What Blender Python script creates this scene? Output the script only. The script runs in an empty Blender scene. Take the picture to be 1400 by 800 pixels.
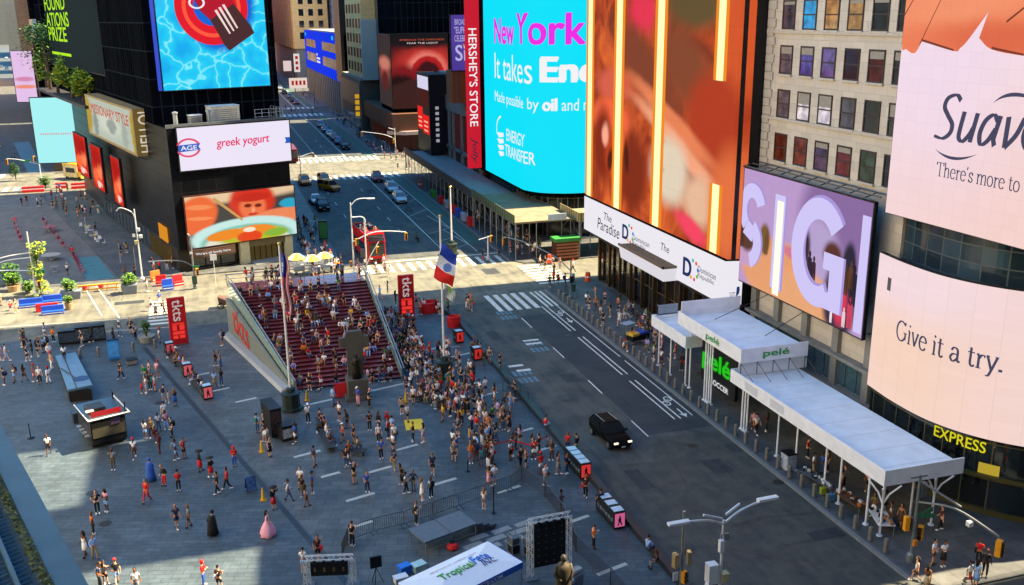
import bpy, bmesh, math, random
from mathutils import Vector, Matrix
random.seed(7)
R = math.radians
scene = bpy.context.scene
COL = scene.collection

cam_d = bpy.data.cameras.new('camera')
cam = bpy.data.objects.new('camera', cam_d)
COL.objects.link(cam)
scene.camera = cam
cam_d.sensor_width = 36.0
cam_d.lens = 36.0 * 1322.57 / 1400.0
cam_d.clip_start = 0.5
cam_d.clip_end = 4000
_r = Vector((0.95515691, -0.2959441, -0.00961021))
_d = Vector((-0.0906017, -0.26120888, -0.96102094))
_f = Vector((0.28189821, 0.9187965, -0.27630851))
cam.matrix_world = Matrix(((_r.x, -_d.x, -_f.x, 0), (_r.y, -_d.y, -_f.y, 0), (_r.z, -_d.z, -_f.z, 33.0), (0, 0, 0, 1)))

EXPO = 2.5
SUN_ELEV = 50
world = bpy.data.worlds.new('World')
scene.world = world
world.use_nodes = True
wn = world.node_tree
sky = wn.nodes.new('ShaderNodeTexSky')
sky.sky_type = 'NISHITA'
sky.sun_disc = False
sky.sun_elevation = R(SUN_ELEV)
sky.sun_rotation = R(93)
sky.air_density = 1.2
sky.dust_density = 0.6
sky.ozone_density = 3.0
hs_ = wn.nodes.new('ShaderNodeHueSaturation'); hs_.inputs['Saturation'].default_value = 1.35; hs_.inputs['Hue'].default_value = .492
wn.links.new(sky.outputs[0], hs_.inputs['Color'])
wn.links.new(hs_.outputs[0], wn.nodes['Background'].inputs[0])
wn.nodes['Background'].inputs[1].default_value = 0.092
sun_d = bpy.data.lights.new('sun', 'SUN')
sun_d.energy = 4.6
sun_d.angle = R(0.5)
sun_d.color = (1.0, 0.80, 0.50)
sun = bpy.data.objects.new('sun', sun_d)
COL.objects.link(sun)
sun.location = (200, 100, 240)
sun.rotation_euler = (0, R(90 - SUN_ELEV), R(-.6))
scene.view_settings.view_transform = 'Standard'
scene.view_settings.look = 'None'
scene.view_settings.exposure = EXPO
scene.view_settings.gamma = 1
scene.view_settings.use_curve_mapping = False
scene.render.engine = 'CYCLES'
scene.cycles.max_bounces = 5
scene.cycles.diffuse_bounces = 3
scene.cycles.glossy_bounces = 3
scene.cycles.use_denoising = True
scene.cycles.sample_clamp_indirect = 4.0

def lin(c):
 return c / 12.92 if c <= 0.04045 else ((c + 0.055) / 1.055) ** 2.4
def srgb(h):
 h = h.lstrip('#')
 return tuple(lin(int(h[i:i + 2], 16) / 255) for i in (0, 2, 4)) + (1.0,)
MATS = {}
def nmat(name):
 m = bpy.data.materials.new(name)
 m.use_nodes = True
 nt = m.node_tree
 return m, nt, nt.nodes['Principled BSDF']
def mat(name, col, rough=0.6, metal=0.0, var=0.12, scale=3.0, spec=0.4, bump=0.0):
 """plain surface with a little procedural mottling in object space"""
 if name in MATS: return MATS[name]
 m, nt, b = nmat(name)
 c = srgb(col) if isinstance(col, str) else tuple(col) + (1.0,) if len(col) == 3 else col
 tc = nt.nodes.new('ShaderNodeTexCoord')
 nz = nt.nodes.new('ShaderNodeTexNoise'); nz.inputs['Scale'].default_value = scale; nz.inputs['Detail'].default_value = 4
 nt.links.new(tc.outputs['Object'], nz.inputs['Vector'])
 rp = nt.nodes.new('ShaderNodeValToRGB')
 rp.color_ramp.elements[0].position = 0.3; rp.color_ramp.elements[1].position = 0.7
 rp.color_ramp.elements[0].color = tuple(x * (1 - var) for x in c[:3]) + (1,)
 rp.color_ramp.elements[1].color = tuple(min(1, x * (1 + var)) for x in c[:3]) + (1,)
 nt.links.new(nz.outputs['Fac'], rp.inputs[0]); nt.links.new(rp.outputs[0], b.inputs['Base Color'])
 b.inputs['Roughness'].default_value = rough; b.inputs['Metallic'].default_value = metal
 b.inputs['Specular IOR Level'].default_value = spec
 if bump:
  bp = nt.nodes.new('ShaderNodeBump'); bp.inputs['Strength'].default_value = bump
  nt.links.new(nz.outputs['Fac'], bp.inputs['Height']); nt.links.new(bp.outputs[0], b.inputs['Normal'])
 MATS[name] = m
 return m
EM = 2.0 ** -EXPO
def em(name, col, k=1.0):
 """something that gives off light: shows about the given colour"""
 if name in MATS: return MATS[name]
 m, nt, b = nmat(name)
 c = srgb(col)
 b.inputs['Base Color'].default_value = (0.01, 0.01, 0.01, 1)
 b.inputs['Emission Color'].default_value = c
 b.inputs['Emission Strength'].default_value = EM * k
 b.inputs['Roughness'].default_value = 0.8; b.inputs['Specular IOR Level'].default_value = 0
 MATS[name] = m
 return m
def pic(name, base, blobs=(), distort=0.0, dscale=3.0, grad=None, extra=None, k=1.0, vs=1.0):
 """the picture on an LED screen: a base colour (or vertical gradient) with soft ellipses, in the panel's own UV"""
 m, nt, b = nmat(name)
 L = nt.links.new
 tc = nt.nodes.new('ShaderNodeTexCoord')
 vec = tc.outputs['UV']
 if distort:
  nz = nt.nodes.new('ShaderNodeTexNoise'); nz.inputs['Scale'].default_value = dscale; nz.inputs['Detail'].default_value = 3
  L(vec, nz.inputs['Vector'])
  mx = nt.nodes.new('ShaderNodeVectorMath'); mx.operation = 'MULTIPLY_ADD'
  mx.inputs[1].default_value = (distort,) * 3
  sub = nt.nodes.new('ShaderNodeVectorMath'); sub.operation = 'SUBTRACT'; sub.inputs[1].default_value = (distort / 2,) * 3
  L(nz.outputs['Color'], mx.inputs[0]); L(vec, sub.inputs[0]); L(sub.outputs[0], mx.inputs[2])
  vec = mx.outputs[0]
 if grad:
  sp = nt.nodes.new('ShaderNodeSeparateXYZ'); L(vec, sp.inputs[0])
  rp = nt.nodes.new('ShaderNodeValToRGB')
  e = rp.color_ramp.elements
  while len(e) < len(grad): e.new(0.5)
  for i, (p, c) in enumerate(grad): e[i].position = p; e[i].color = srgb(c)
  L(sp.outputs['Y'], rp.inputs[0]); cur = rp.outputs[0]
 else:
  rgb = nt.nodes.new('ShaderNodeRGB'); rgb.outputs[0].default_value = srgb(base); cur = rgb.outputs[0]
 if extra: cur = extra(nt, vec, cur)
 for (u, v, ru, rv, rot, c, soft) in blobs:
  mp = nt.nodes.new('ShaderNodeMapping'); mp.vector_type = 'TEXTURE'
  mp.inputs['Location'].default_value = (u, v * vs, 0); mp.inputs['Rotation'].default_value = (0, 0, R(rot)); mp.inputs['Scale'].default_value = (ru, rv * vs, 1)
  L(vec, mp.inputs['Vector'])
  sx = nt.nodes.new('ShaderNodeSeparateXYZ'); L(mp.outputs[0], sx.inputs[0])
  cx = nt.nodes.new('ShaderNodeCombineXYZ'); L(sx.outputs[0], cx.inputs[0]); L(sx.outputs[1], cx.inputs[1])
  ln = nt.nodes.new('ShaderNodeVectorMath'); ln.operation = 'LENGTH'; L(cx.outputs[0], ln.inputs[0])
  mr = nt.nodes.new('ShaderNodeMapRange'); mr.interpolation_type = 'SMOOTHSTEP'
  mr.inputs['From Min'].default_value = 1 - soft; mr.inputs['From Max'].default_value = 1 + soft * .6
  mr.inputs['To Min'].default_value = 1; mr.inputs['To Max'].default_value = 0
  L(ln.outputs['Value'], mr.inputs['Value'])
  mix = nt.nodes.new('ShaderNodeMix'); mix.data_type = 'RGBA'
  L(mr.outputs[0], mix.inputs['Factor']); L(cur, mix.inputs['A']); mix.inputs['B'].default_value = srgb(c)
  cur = mix.outputs['Result']
 sm = nt.nodes.new('ShaderNodeMapping'); sm.inputs['Scale'].default_value = (16, 22, 1); L(tc.outputs['UV'], sm.inputs['Vector'])
 bk = nt.nodes.new('ShaderNodeTexBrick'); bk.offset = 0; bk.inputs['Scale'].default_value = 1; bk.inputs['Mortar Size'].default_value = .012; bk.inputs['Brick Width'].default_value = 1; bk.inputs['Row Height'].default_value = 1
 for q_, v_ in (('Color1', 1.0), ('Color2', .97), ('Mortar', .88)): bk.inputs[q_].default_value = (v_, v_, v_, 1)
 L(sm.outputs[0], bk.inputs['Vector']); mm = nt.nodes.new('ShaderNodeMix'); mm.data_type = 'RGBA'; mm.blend_type = 'MULTIPLY'; mm.inputs['Factor'].default_value = 1
 L(cur, mm.inputs['A']); L(bk.outputs['Color'], mm.inputs['B']); cur = mm.outputs['Result']
 b.inputs['Base Color'].default_value = (0.01, 0.01, 0.01, 1)
 b.inputs['Roughness'].default_value = 0.8; b.inputs['Specular IOR Level'].default_value = 0
 L(cur, b.inputs['Emission Color']); b.inputs['Emission Strength'].default_value = EM * k
 return m
def grid_mat(name, glass, frame, w, h, mortar=0.06, rough=0.12, var=0.5, coord='Object', rot=(0, 0, 0), spec=0.7, metal=0.0, offset=0.0):
 """curtain wall / panels: brick texture laid on world-oriented side coordinates"""
 m, nt, b = nmat(name)
 L = nt.links.new
 geo = nt.nodes.new('ShaderNodeNewGeometry'); tc = nt.nodes.new('ShaderNodeTexCoord')
 sp = nt.nodes.new('ShaderNodeSeparateXYZ'); L(tc.outputs['Object'], sp.inputs[0])
 sn = nt.nodes.new('ShaderNodeSeparateXYZ'); L(geo.outputs['Normal'], sn.inputs[0])
 ax = nt.nodes.new('ShaderNodeMath'); ax.operation = 'ABSOLUTE'; L(sn.outputs['X'], ax.inputs[0])
 gt = nt.nodes.new('ShaderNodeMath'); gt.operation = 'GREATER_THAN'; gt.inputs[1].default_value = 0.7; L(ax.outputs[0], gt.inputs[0])
 mx = nt.nodes.new('ShaderNodeMix'); mx.data_type = 'FLOAT'
 L(gt.outputs[0], mx.inputs['Factor']); L(sp.outputs['X'], mx.inputs['A']); L(sp.outputs['Y'], mx.inputs['B'])
 cb = nt.nodes.new('ShaderNodeCombineXYZ'); L(mx.outputs['Result'], cb.inputs['X']); L(sp.outputs['Z'], cb.inputs['Y'])
 br = nt.nodes.new('ShaderNodeTexBrick'); L(cb.outputs[0], br.inputs['Vector'])
 br.offset = offset; br.inputs['Scale'].default_value = 1.0
 br.inputs['Brick Width'].default_value = w; br.inputs['Row Height'].default_value = h; br.inputs['Mortar Size'].default_value = mortar
 g = srgb(glass)
 br.inputs['Color1'].default_value = tuple(x * (1 - var) for x in g[:3]) + (1,)
 br.inputs['Color2'].default_value = tuple(min(1, x * (1 + var)) for x in g[:3]) + (1,)
 br.inputs['Mortar'].default_value = srgb(frame)
 L(br.outputs['Color'], b.inputs['Base Color'])
 b.inputs['Metallic'].default_value = metal
 rr = nt.nodes.new('ShaderNodeMapRange'); rr.inputs['To Min'].default_value = rough; rr.inputs['To Max'].default_value = 0.6
 L(br.outputs['Fac'], rr.inputs['Value']); L(rr.outputs[0], b.inputs['Roughness'])
 b.inputs['Specular IOR Level'].default_value = spec
 return m

class MB:
 def __init__(s): s.v = []; s.f = []; s.m = []; s.uv = {}; s.cur = 0
 def add(s, vs, fs):
  o = len(s.v); s.v += [tuple(v) for v in vs]
  for f in fs: s.f.append(tuple(i + o for i in f)); s.m.append(s.cur)
  return s
 def box(s, x0, x1, y0, y1, z0, z1):
  v = [(x0, y0, z0), (x1, y0, z0), (x1, y1, z0), (x0, y1, z0), (x0, y0, z1), (x1, y0, z1), (x1, y1, z1), (x0, y1, z1)]
  return s.add(v, [(0, 3, 2, 1), (4, 5, 6, 7), (0, 1, 5, 4), (1, 2, 6, 5), (2, 3, 7, 6), (3, 0, 4, 7)])
 def obb(s, c, size, rz=0.0, rx=0.0):
  M = Matrix.Translation(c) @ Matrix.Rotation(rz, 4, 'Z') @ Matrix.Rotation(rx, 4, 'X')
  a, b_, d = (q / 2 for q in size)
  v = [M @ Vector(p) for p in [(-a, -b_, -d), (a, -b_, -d), (a, b_, -d), (-a, b_, -d), (-a, -b_, d), (a, -b_, d), (a, b_, d), (-a, b_, d)]]
  return s.add(v, [(0, 3, 2, 1), (4, 5, 6, 7), (0, 1, 5, 4), (1, 2, 6, 5), (2, 3, 7, 6), (3, 0, 4, 7)])
 def hexa(s, bot, top):
  n = len(bot)
  return s.add(list(bot) + list(top), [tuple(range(n - 1, -1, -1)), tuple(range(n, 2 * n))] + [(i, (i + 1) % n, n + (i + 1) % n, n + i) for i in range(n)])
 def prism(s, poly, z0, z1):
  area = sum(poly[i][0] * poly[(i + 1) % len(poly)][1] - poly[(i + 1) % len(poly)][0] * poly[i][1] for i in range(len(poly)))
  if area < 0: poly = poly[::-1]
  return s.hexa([(p[0], p[1], z0) for p in poly], [(p[0], p[1], z1) for p in poly])
 def tube(s, p0, p1, r0, r1=None, n=6):
  return s.path([p0, p1], [r0, r1 if r1 is not None else r0], n)
 def path(s, pts, r, n=6, closed=False):
  pts = [Vector(p) for p in pts]
  rs = r if isinstance(r, (list, tuple)) else [r] * len(pts)
  vs = []; fs = []; up = None
  for i, p in enumerate(pts):
   d = (pts[min(i + 1, len(pts) - 1)] - pts[max(i - 1, 0)])
   if d.length < 1e-9: d = Vector((0, 0, 1))
   d.normalize()
   a = d.cross(Vector((0, 0, 1)) if abs(d.z) < 0.95 else Vector((1, 0, 0))).normalized() if up is None else (up - d * up.dot(d)).normalized()
   up = a; b_ = d.cross(a)
   for k in range(n):
    t = 2 * math.pi * k / n
    vs.append(p + (a * math.cos(t) + b_ * math.sin(t)) * rs[i])
  for i in range(len(pts) - 1):
   for k in range(n): fs.append((i * n + k, i * n + (k + 1) % n, (i + 1) * n + (k + 1) % n, (i + 1) * n + k))
  fs.append(tuple(range(n - 1, -1, -1))); q = (len(pts) - 1) * n; fs.append(tuple(range(q, q + n)))
  return s.add(vs, fs)
 def lathe(s, prof, c=(0, 0, 0), n=12, sx=1.0, sy=1.0):
  vs = []; fs = []
  for (r, z) in prof:
   for k in range(n):
    t = 2 * math.pi * k / n
    vs.append((c[0] + r * sx * math.cos(t), c[1] + r * sy * math.sin(t), c[2] + z))
  for i in range(len(prof) - 1):
   for k in range(n): fs.append((i * n + k, i * n + (k + 1) % n, (i + 1) * n + (k + 1) % n, (i + 1) * n + k))
  fs.append(tuple(range(n - 1, -1, -1))); q = (len(prof) - 1) * n; fs.append(tuple(range(q, q + n)))
  return s.add(vs, fs)
 def ball(s, c, rx, ry=None, rz=None, n=8, m=6):
  ry = rx if ry is None else ry; rz = rx if rz is None else rz
  prof = [(max(1e-3, math.sin(math.pi * i / m)), -math.cos(math.pi * i / m)) for i in range(m + 1)]
  o = len(s.v); s.lathe(prof, (0, 0, 0), n)
  for i in range(o, len(s.v)): x, y, z = s.v[i]; s.v[i] = (c[0] + x * rx, c[1] + y * ry, c[2] + z * rz)
  return s
 def quad(s, a, b, c, d): return s.add([a, b, c, d], [(0, 1, 2, 3)])
 def uvquad(s, a, b, c, d, u0=0, u1=1, v0=0, v1=1):
  s.uv[len(s.f)] = ((u0, v0), (u1, v0), (u1, v1), (u0, v1)); return s.quad(a, b, c, d)
 def poly(s, pts): return s.add(pts, [tuple(range(len(pts)))])
 def build(s, name, material, parent=None, loc=(0, 0, 0), smooth=False, bevel=0.0):
  me = bpy.data.meshes.new(name)
  me.from_pydata([(v[0] - loc[0], v[1] - loc[1], v[2] - loc[2]) for v in s.v], [], s.f)
  ml = material if isinstance(material, (list, tuple)) else [material]
  for mm in ml: me.materials.append(mm)
  if len(ml) > 1: me.polygons.foreach_set('material_index', s.m)
  if s.uv:
   ul = me.uv_layers.new(name='UVMap')
   for fi, uvs in s.uv.items():
    p = me.polygons[fi]
    for li, q in zip(p.loop_indices, uvs): ul.data[li].uv = q
  if smooth: me.polygons.foreach_set('use_smooth', [True] * len(me.polygons))
  me.update()
  o = bpy.data.objects.new(name, me); COL.objects.link(o)
  if bevel:
   bv = o.modifiers.new('bevel', 'BEVEL'); bv.width = bevel; bv.segments = 2; bv.limit_method = 'ANGLE'
  if parent is not None: o.parent = parent
  else: o.location = loc
  return o
def tag(o, label=None, cat=None, group=None, kind=None):
 if label: o['label'] = label
 if cat: o['category'] = cat
 if group: o['group'] = group
 if kind: o['kind'] = kind
 return o
def thing(name, label, cat, loc=(0, 0, 0), rz=0.0, group=None):
 o = bpy.data.objects.new(name, None); COL.objects.link(o)
 o.location = loc; o.rotation_euler = (0, 0, rz); o.empty_display_size = 0.3
 return tag(o, label, cat, group)
def struct(name, mb, m): return tag(mb.build(name, m), kind='structure')
KIDS = {}
def kids(o): return [c for c in o.children]
def copy_tree(o, parent=None):
 c = o.copy(); COL.objects.link(c)
 if parent is not None: c.parent = parent
 for ch in kids(o): copy_tree(ch, c)
 return c
def copy_thing(o, loc, rz, label=None, group=None):
 c = copy_tree(o); c.location = loc; c.rotation_euler = (0, 0, rz)
 if label: c['label'] = label
 if group: c['group'] = group; 
 return c
def recolor(o, name, m):
 for ch in o.children:
  if ch.name.split('.')[0] == name:
   ch.material_slots[0].link = 'OBJECT'; ch.material_slots[0].material = m

# text as a flat mesh, returned as verts/faces in its own bounding box 0..1 with its aspect
_tcache = {}
def text_mesh(body, bold=0.0, shear=0.0, spacing=1.0):
 bold = min(bold, .008)
 key = (body, bold, shear, spacing)
 if key in _tcache: return _tcache[key]
 cu = bpy.data.curves.new('text', 'FONT'); cu.body = body; cu.offset = bold; cu.shear = shear; cu.space_character = spacing
 cu.resolution_u = 4; cu.fill_mode = 'FRONT'; cu.extrude = 0.0
 ob = bpy.data.objects.new('text', cu); COL.objects.link(ob)
 dg = bpy.context.evaluated_depsgraph_get(); dg.update()
 me = bpy.data.meshes.new_from_object(ob.evaluated_get(dg))
 vs = [tuple(v.co) for v in me.vertices]; fs = [tuple(p.vertices) for p in me.polygons]
 bpy.data.objects.remove(ob); bpy.data.curves.remove(cu); bpy.data.meshes.remove(me)
 x0 = min(v[0] for v in vs); x1 = max(v[0] for v in vs); y0 = min(v[1] for v in vs); y1 = max(v[1] for v in vs)
 out = ([((v[0] - x0) / (x1 - x0), (v[1] - y0) / (y1 - y0)) for v in vs], fs, (x1 - x0) / (y1 - y0))
 _tcache[key] = out
 return out

def catmull(pts, n=6):
 pts = [Vector(p) for p in pts]; P = [2 * pts[0] - pts[1]] + pts + [2 * pts[-1] - pts[-2]]; out = []
 for i in range(1, len(P) - 2):
  for k in range(n):
   t = k / n; a, b, c, d = P[i - 1:i + 3]
   out.append(.5 * ((2 * b) + (c - a) * t + (2 * a - 5 * b + 4 * c - d) * t * t + (-a + 3 * b - 3 * c + d) * t ** 3))
 out.append(pts[-1]); return out

class Face:
 """a wall face along a plan path, seen from its right-hand side; (s, z, off) -> world"""
 def __init__(s, path):
  s.p = [Vector((q[0], q[1])) for q in path]
  s.acc = [0.0]
  for i in range(len(s.p) - 1): s.acc.append(s.acc[-1] + (s.p[i + 1] - s.p[i]).length)
  s.len = s.acc[-1]
 def at(s, t, off=0.0):
  i = 0
  while i < len(s.p) - 2 and t > s.acc[i + 1]: i += 1
  d = (s.p[i + 1] - s.p[i]).normalized(); q = s.p[i] + d * (t - s.acc[i])
  def nrm(j):
   j = max(0, min(len(s.p) - 2, j)); dd = (s.p[j + 1] - s.p[j]).normalized(); return Vector((dd.y, -dd.x))
  L = s.acc[i + 1] - s.acc[i]; f = max(0, min(1, (t - s.acc[i]) / L))
  if len(s.p) > 3:
   n = nrm(i) * (1 - abs(f - .5)) + (nrm(i - 1) * (.5 - f) if f < .5 else nrm(i + 1) * (f - .5)); n.normalize()
  else: n = nrm(i)
  return q + n * off
 def pt(s, t, z, off=0.0):
  q = s.at(t, off); return (q.x, q.y, z)
 def stops(s, s0, s1):
  return [s0] + [a for a in s.acc if s0 + 1e-4 < a < s1 - 1e-4] + [s1]
 def slab(s, mb, s0, s1, z0, z1, o0, o1):
  st = s.stops(s0, s1)
  for a, b in zip(st[:-1], st[1:]):
   mb.hexa([s.pt(a, z0, o1), s.pt(b, z0, o1), s.pt(b, z0, o0), s.pt(a, z0, o0)], [s.pt(a, z1, o1), s.pt(b, z1, o1), s.pt(b, z1, o0), s.pt(a, z1, o0)])
  return mb
 def panel(s, mb, s0, s1, z0, z1, off):
  st = s.stops(s0, s1)
  for a, b in zip(st[:-1], st[1:]):
   mb.uvquad(s.pt(a, z0, off), s.pt(b, z0, off), s.pt(b, z1, off), s.pt(a, z1, off), (a - s0) / (s1 - s0), (b - s0) / (s1 - s0))
  return mb
 def poly(s, mb, pts, off):
  mb.poly([s.pt(a, z, off) for a, z in pts]); return mb
 def text(s, mb, body, s0, s1, z0, z1, off, bold=0.0, shear=0.0, spacing=1.0, skew=0.0):
  vs, fs, asp = text_mesh(body, 0.0, shear, spacing)
  b = bold * (z1 - z0) * 1.3
  if len(s.p) > 4:   # split the letters where the wall bends
   bm = bmesh.new(); bv = [bm.verts.new((u, v, 0)) for u, v in vs]
   for f in fs: bm.faces.new([bv[i] for i in f])
   for a in s.stops(s0, s1)[1:-1]:
    bmesh.ops.bisect_plane(bm, geom=bm.verts[:] + bm.edges[:] + bm.faces[:], plane_co=((a - s0) / (s1 - s0), 0, 0), plane_no=(1, 0, 0))
   bm.verts.index_update(); vs = [(v.co.x, v.co.y) for v in bm.verts]; fs = [tuple(v.index for v in f.verts) for f in bm.faces]; bm.free()
  for k, (du, dv) in enumerate([(0, 0)] if not bold else [(-1, -.5), (-.4, .5), (.4, -.5), (1, .5), (0, 0)]):
   mb.add([s.pt(s0 + b + (s1 - s0 - 2 * b) * u + du * b, z0 + b * .5 + (z1 - z0 - b) * v + dv * b + skew * u, off + k * .003) for u, v in vs], fs)
  return mb

def screen(name, label, face, s0, s1, z0, z1, material, depth=0.4, off=0.25, frame='#0b0b0d', rim=0.15, cat='screen', group=None):
 """LED screen or sign: casing, lit display; returns root, loc"""
 loc = face.pt((s0 + s1) / 2, z0, off)
 t = thing(name, label, cat, loc, 0, group)
 mb = face.slab(MB(), s0 - rim, s1 + rim, z0 - rim, z1 + rim, off - depth, off)
 mb.build('casing', mat('casing_' + frame, frame, 0.5), t, loc)
 face.panel(MB(), s0, s1, z0, z1, off + 0.02).build('display', material, t, loc)
 return t, loc
def _arc(cx, cy, rx, ry, a0, a1, n=16):
 return [(cx + rx * math.cos(R(a0 + (a1 - a0) * i / n)), cy + ry * math.sin(R(a0 + (a1 - a0) * i / n))) for i in range(n + 1)]
def _cv(*p): return [(v.x, v.y) for v in catmull([(a, b) for a, b in p], 5)]
GL = {
 'G': (.72, [_arc(.33, .33, .3, .35, 48, 345, 24), [(.6, .06), (.6, .3)], [(.48, .3), (.7, .3)], [(.55, .56), (.58, .68)]]),
 'i': (.22, [[(.11, 0), (.11, .45)], [(.02, 0), (.2, 0)], [(.03, .43), (.11, .46)], [(.09, .6), (.14, .66)], [(.08, .62), (.14, .62)]]),
 'v': (.44, [[(.05, .46), (.21, 0)], [(.21, 0), (.38, .46)], [(0, .46), (.13, .46)], [(.3, .46), (.44, .46)]]),
 'e': (.44, [[(.03, .27), (.41, .27)], _arc(.22, .23, .19, .24, 10, 325, 18)]),
 't': (.31, [_cv((.12, .62), (.12, .3), (.12, .1), (.19, 0), (.3, .05)), [(0, .46), (.28, .46)]]),
 'a': (.46, [_cv((.33, .25), (.14, .24), (.04, .12), (.13, 0), (.25, .04), (.33, .12)), _cv((.06, .36), (.16, .46), (.29, .44), (.34, .33), (.34, .1), (.38, .01), (.46, .04))]),
 'r': (.34, [[(.1, 0), (.1, .45)], [(.01, 0), (.2, 0)], [(.01, .43), (.1, .46)], _cv((.1, .3), (.2, .43), (.33, .44)), [(.3, .42), (.34, .39)]]),
 'y': (.46, [[(.05, .46), (.23, 0)], _cv((.41, .46), (.23, 0), (.14, -.18), (.03, -.2)), [(0, .46), (.13, .46)], [(.33, .46), (.46, .46)]]),
 'T': (.6, [[(.02, .66), (.58, .66)], [(.3, .66), (.3, 0)], [(.19, 0), (.41, 0)], [(.02, .67), (.01, .53)], [(.58, .67), (.59, .53)]]),
 'h': (.52, [[(.1, 0), (.1, .7)], [(.01, 0), (.19, 0)], [(.01, .68), (.1, .7)], _cv((.1, .3), (.2, .43), (.32, .45), (.4, .34), (.4, 0)), [(.31, 0), (.5, 0)]]),
 's': (.36, [_cv((.31, .37), (.19, .46), (.06, .38), (.08, .28), (.24, .2), (.32, .1), (.2, 0), (.04, .09)), [(.31, .46), (.31, .33)], [(.04, .13), (.04, 0)]]),
 'm': (.78, [[(.1, 0), (.1, .45)], [(.01, 0), (.19, 0)], [(.01, .43), (.1, .46)], _cv((.1, .3), (.2, .43), (.32, .45), (.39, .34), (.39, 0)), _cv((.39, .3), (.49, .43), (.61, .45), (.68, .34), (.68, 0)), [(.31, 0), (.48, 0)], [(.6, 0), (.77, 0)]]),
 'o': (.48, [_arc(.23, .23, .2, .24, 0, 360, 22)]),
 "'": (.15, [[(.08, .7), (.03, .55)]]),
 '.': (.18, [[(.05, 0), (.05, .09)], [(.09, 0), (.09, .09)]]),
 ' ': (.22, []),
 'S': (.56, [_cv((.5, .62), (.36, .7), (.16, .64), (.12, .5), (.26, .37), (.42, .24), (.42, .1), (.26, .0), (.02, .02))]),
 'u': (.5, [_cv((.07, .46), (.06, .2), (.08, .05), (.19, 0), (.31, .1), (.39, .25)), [(.4, .46), (.38, 0)]]),
 'A': (.52, [_cv((.38, .38), (.26, .46), (.1, .36), (.04, .16), (.12, .0), (.26, .06), (.38, .25)), [(.42, .46), (.39, .1), (.45, 0)]]),
 'V': (.46, [[(.06, .46), (.14, 0)], _cv((.14, 0), (.32, .2), (.42, .46))]),
}
def serif(face, mb, body, s0, s1, zb, em_h, off, thick=.075, thin=.03, shear=0.0, track=.03):
 W = sum(GL[c][0] + track for c in body) - track
 k = (s1 - s0) / W; x = 0
 for c in body:
  for st in GL[c][1]:
   L = []; Rr = []
   for i, p in enumerate(st):
    a = st[max(i - 1, 0)]; b = st[min(i + 1, len(st) - 1)]
    dx, dy = b[0] - a[0], b[1] - a[1]; n = math.hypot(dx, dy) or 1; dx /= n; dy /= n
    w = thin + (thick - thin) * abs(dy) ** .8
    L.append((p[0] - dy * w / 2, p[1] + dx * w / 2)); Rr.append((p[0] + dy * w / 2, p[1] - dx * w / 2))
   vs = [face.pt(s0 + (x + q[0] + shear * q[1]) * k, zb + q[1] * em_h, off) for q in L + Rr]; m = len(st)
   mb.add(vs, [(i + m, i + 1 + m, i + 1, i) for i in range(m - 1)])
  x += GL[c][0] + track
 return mb

def asphalt(name, c0, c1, sc=0.35):
 m, nt, b = nmat(name); L = nt.links.new
 tc = nt.nodes.new('ShaderNodeTexCoord')
 n1 = nt.nodes.new('ShaderNodeTexNoise'); n1.inputs['Scale'].default_value = sc; n1.inputs['Detail'].default_value = 6; n1.inputs['Roughness'].default_value = .65
 n2 = nt.nodes.new('ShaderNodeTexNoise'); n2.inputs['Scale'].default_value = 9; n2.inputs['Detail'].default_value = 3
 mp = nt.nodes.new('ShaderNodeMapping'); mp.inputs['Scale'].default_value = (1.6, .22, 1)
 n3 = nt.nodes.new('ShaderNodeTexNoise'); n3.inputs['Scale'].default_value = .9; n3.inputs['Detail'].default_value = 5
 L(tc.outputs['Object'], n1.inputs['Vector']); L(tc.outputs['Object'], n2.inputs['Vector']); L(tc.outputs['Object'], mp.inputs['Vector']); L(mp.outputs[0], n3.inputs['Vector'])
 ad = nt.nodes.new('ShaderNodeMath'); ad.operation = 'ADD'; L(n1.outputs['Fac'], ad.inputs[0])
 m3 = nt.nodes.new('ShaderNodeMath'); m3.operation = 'MULTIPLY_ADD'; m3.inputs[1].default_value = .5; L(n3.outputs['Fac'], m3.inputs[0])
 m2 = nt.nodes.new('ShaderNodeMath'); m2.operation = 'MULTIPLY'; m2.inputs[1].default_value = .25; L(n2.outputs['Fac'], m2.inputs[0]); L(m2.outputs[0], m3.inputs[2])
 L(m3.outputs[0], ad.inputs[1])
 rp = nt.nodes.new('ShaderNodeValToRGB'); rp.color_ramp.elements[0].position = .65; rp.color_ramp.elements[1].position = 1.1
 rp.color_ramp.elements[0].color = srgb(c0); rp.color_ramp.elements[1].color = srgb(c1)
 L(ad.outputs[0], rp.inputs[0]); L(rp.outputs[0], b.inputs['Base Color'])
 b.inputs['Roughness'].default_value = .75; b.inputs['Specular IOR Level'].default_value = .35
 return m
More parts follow.
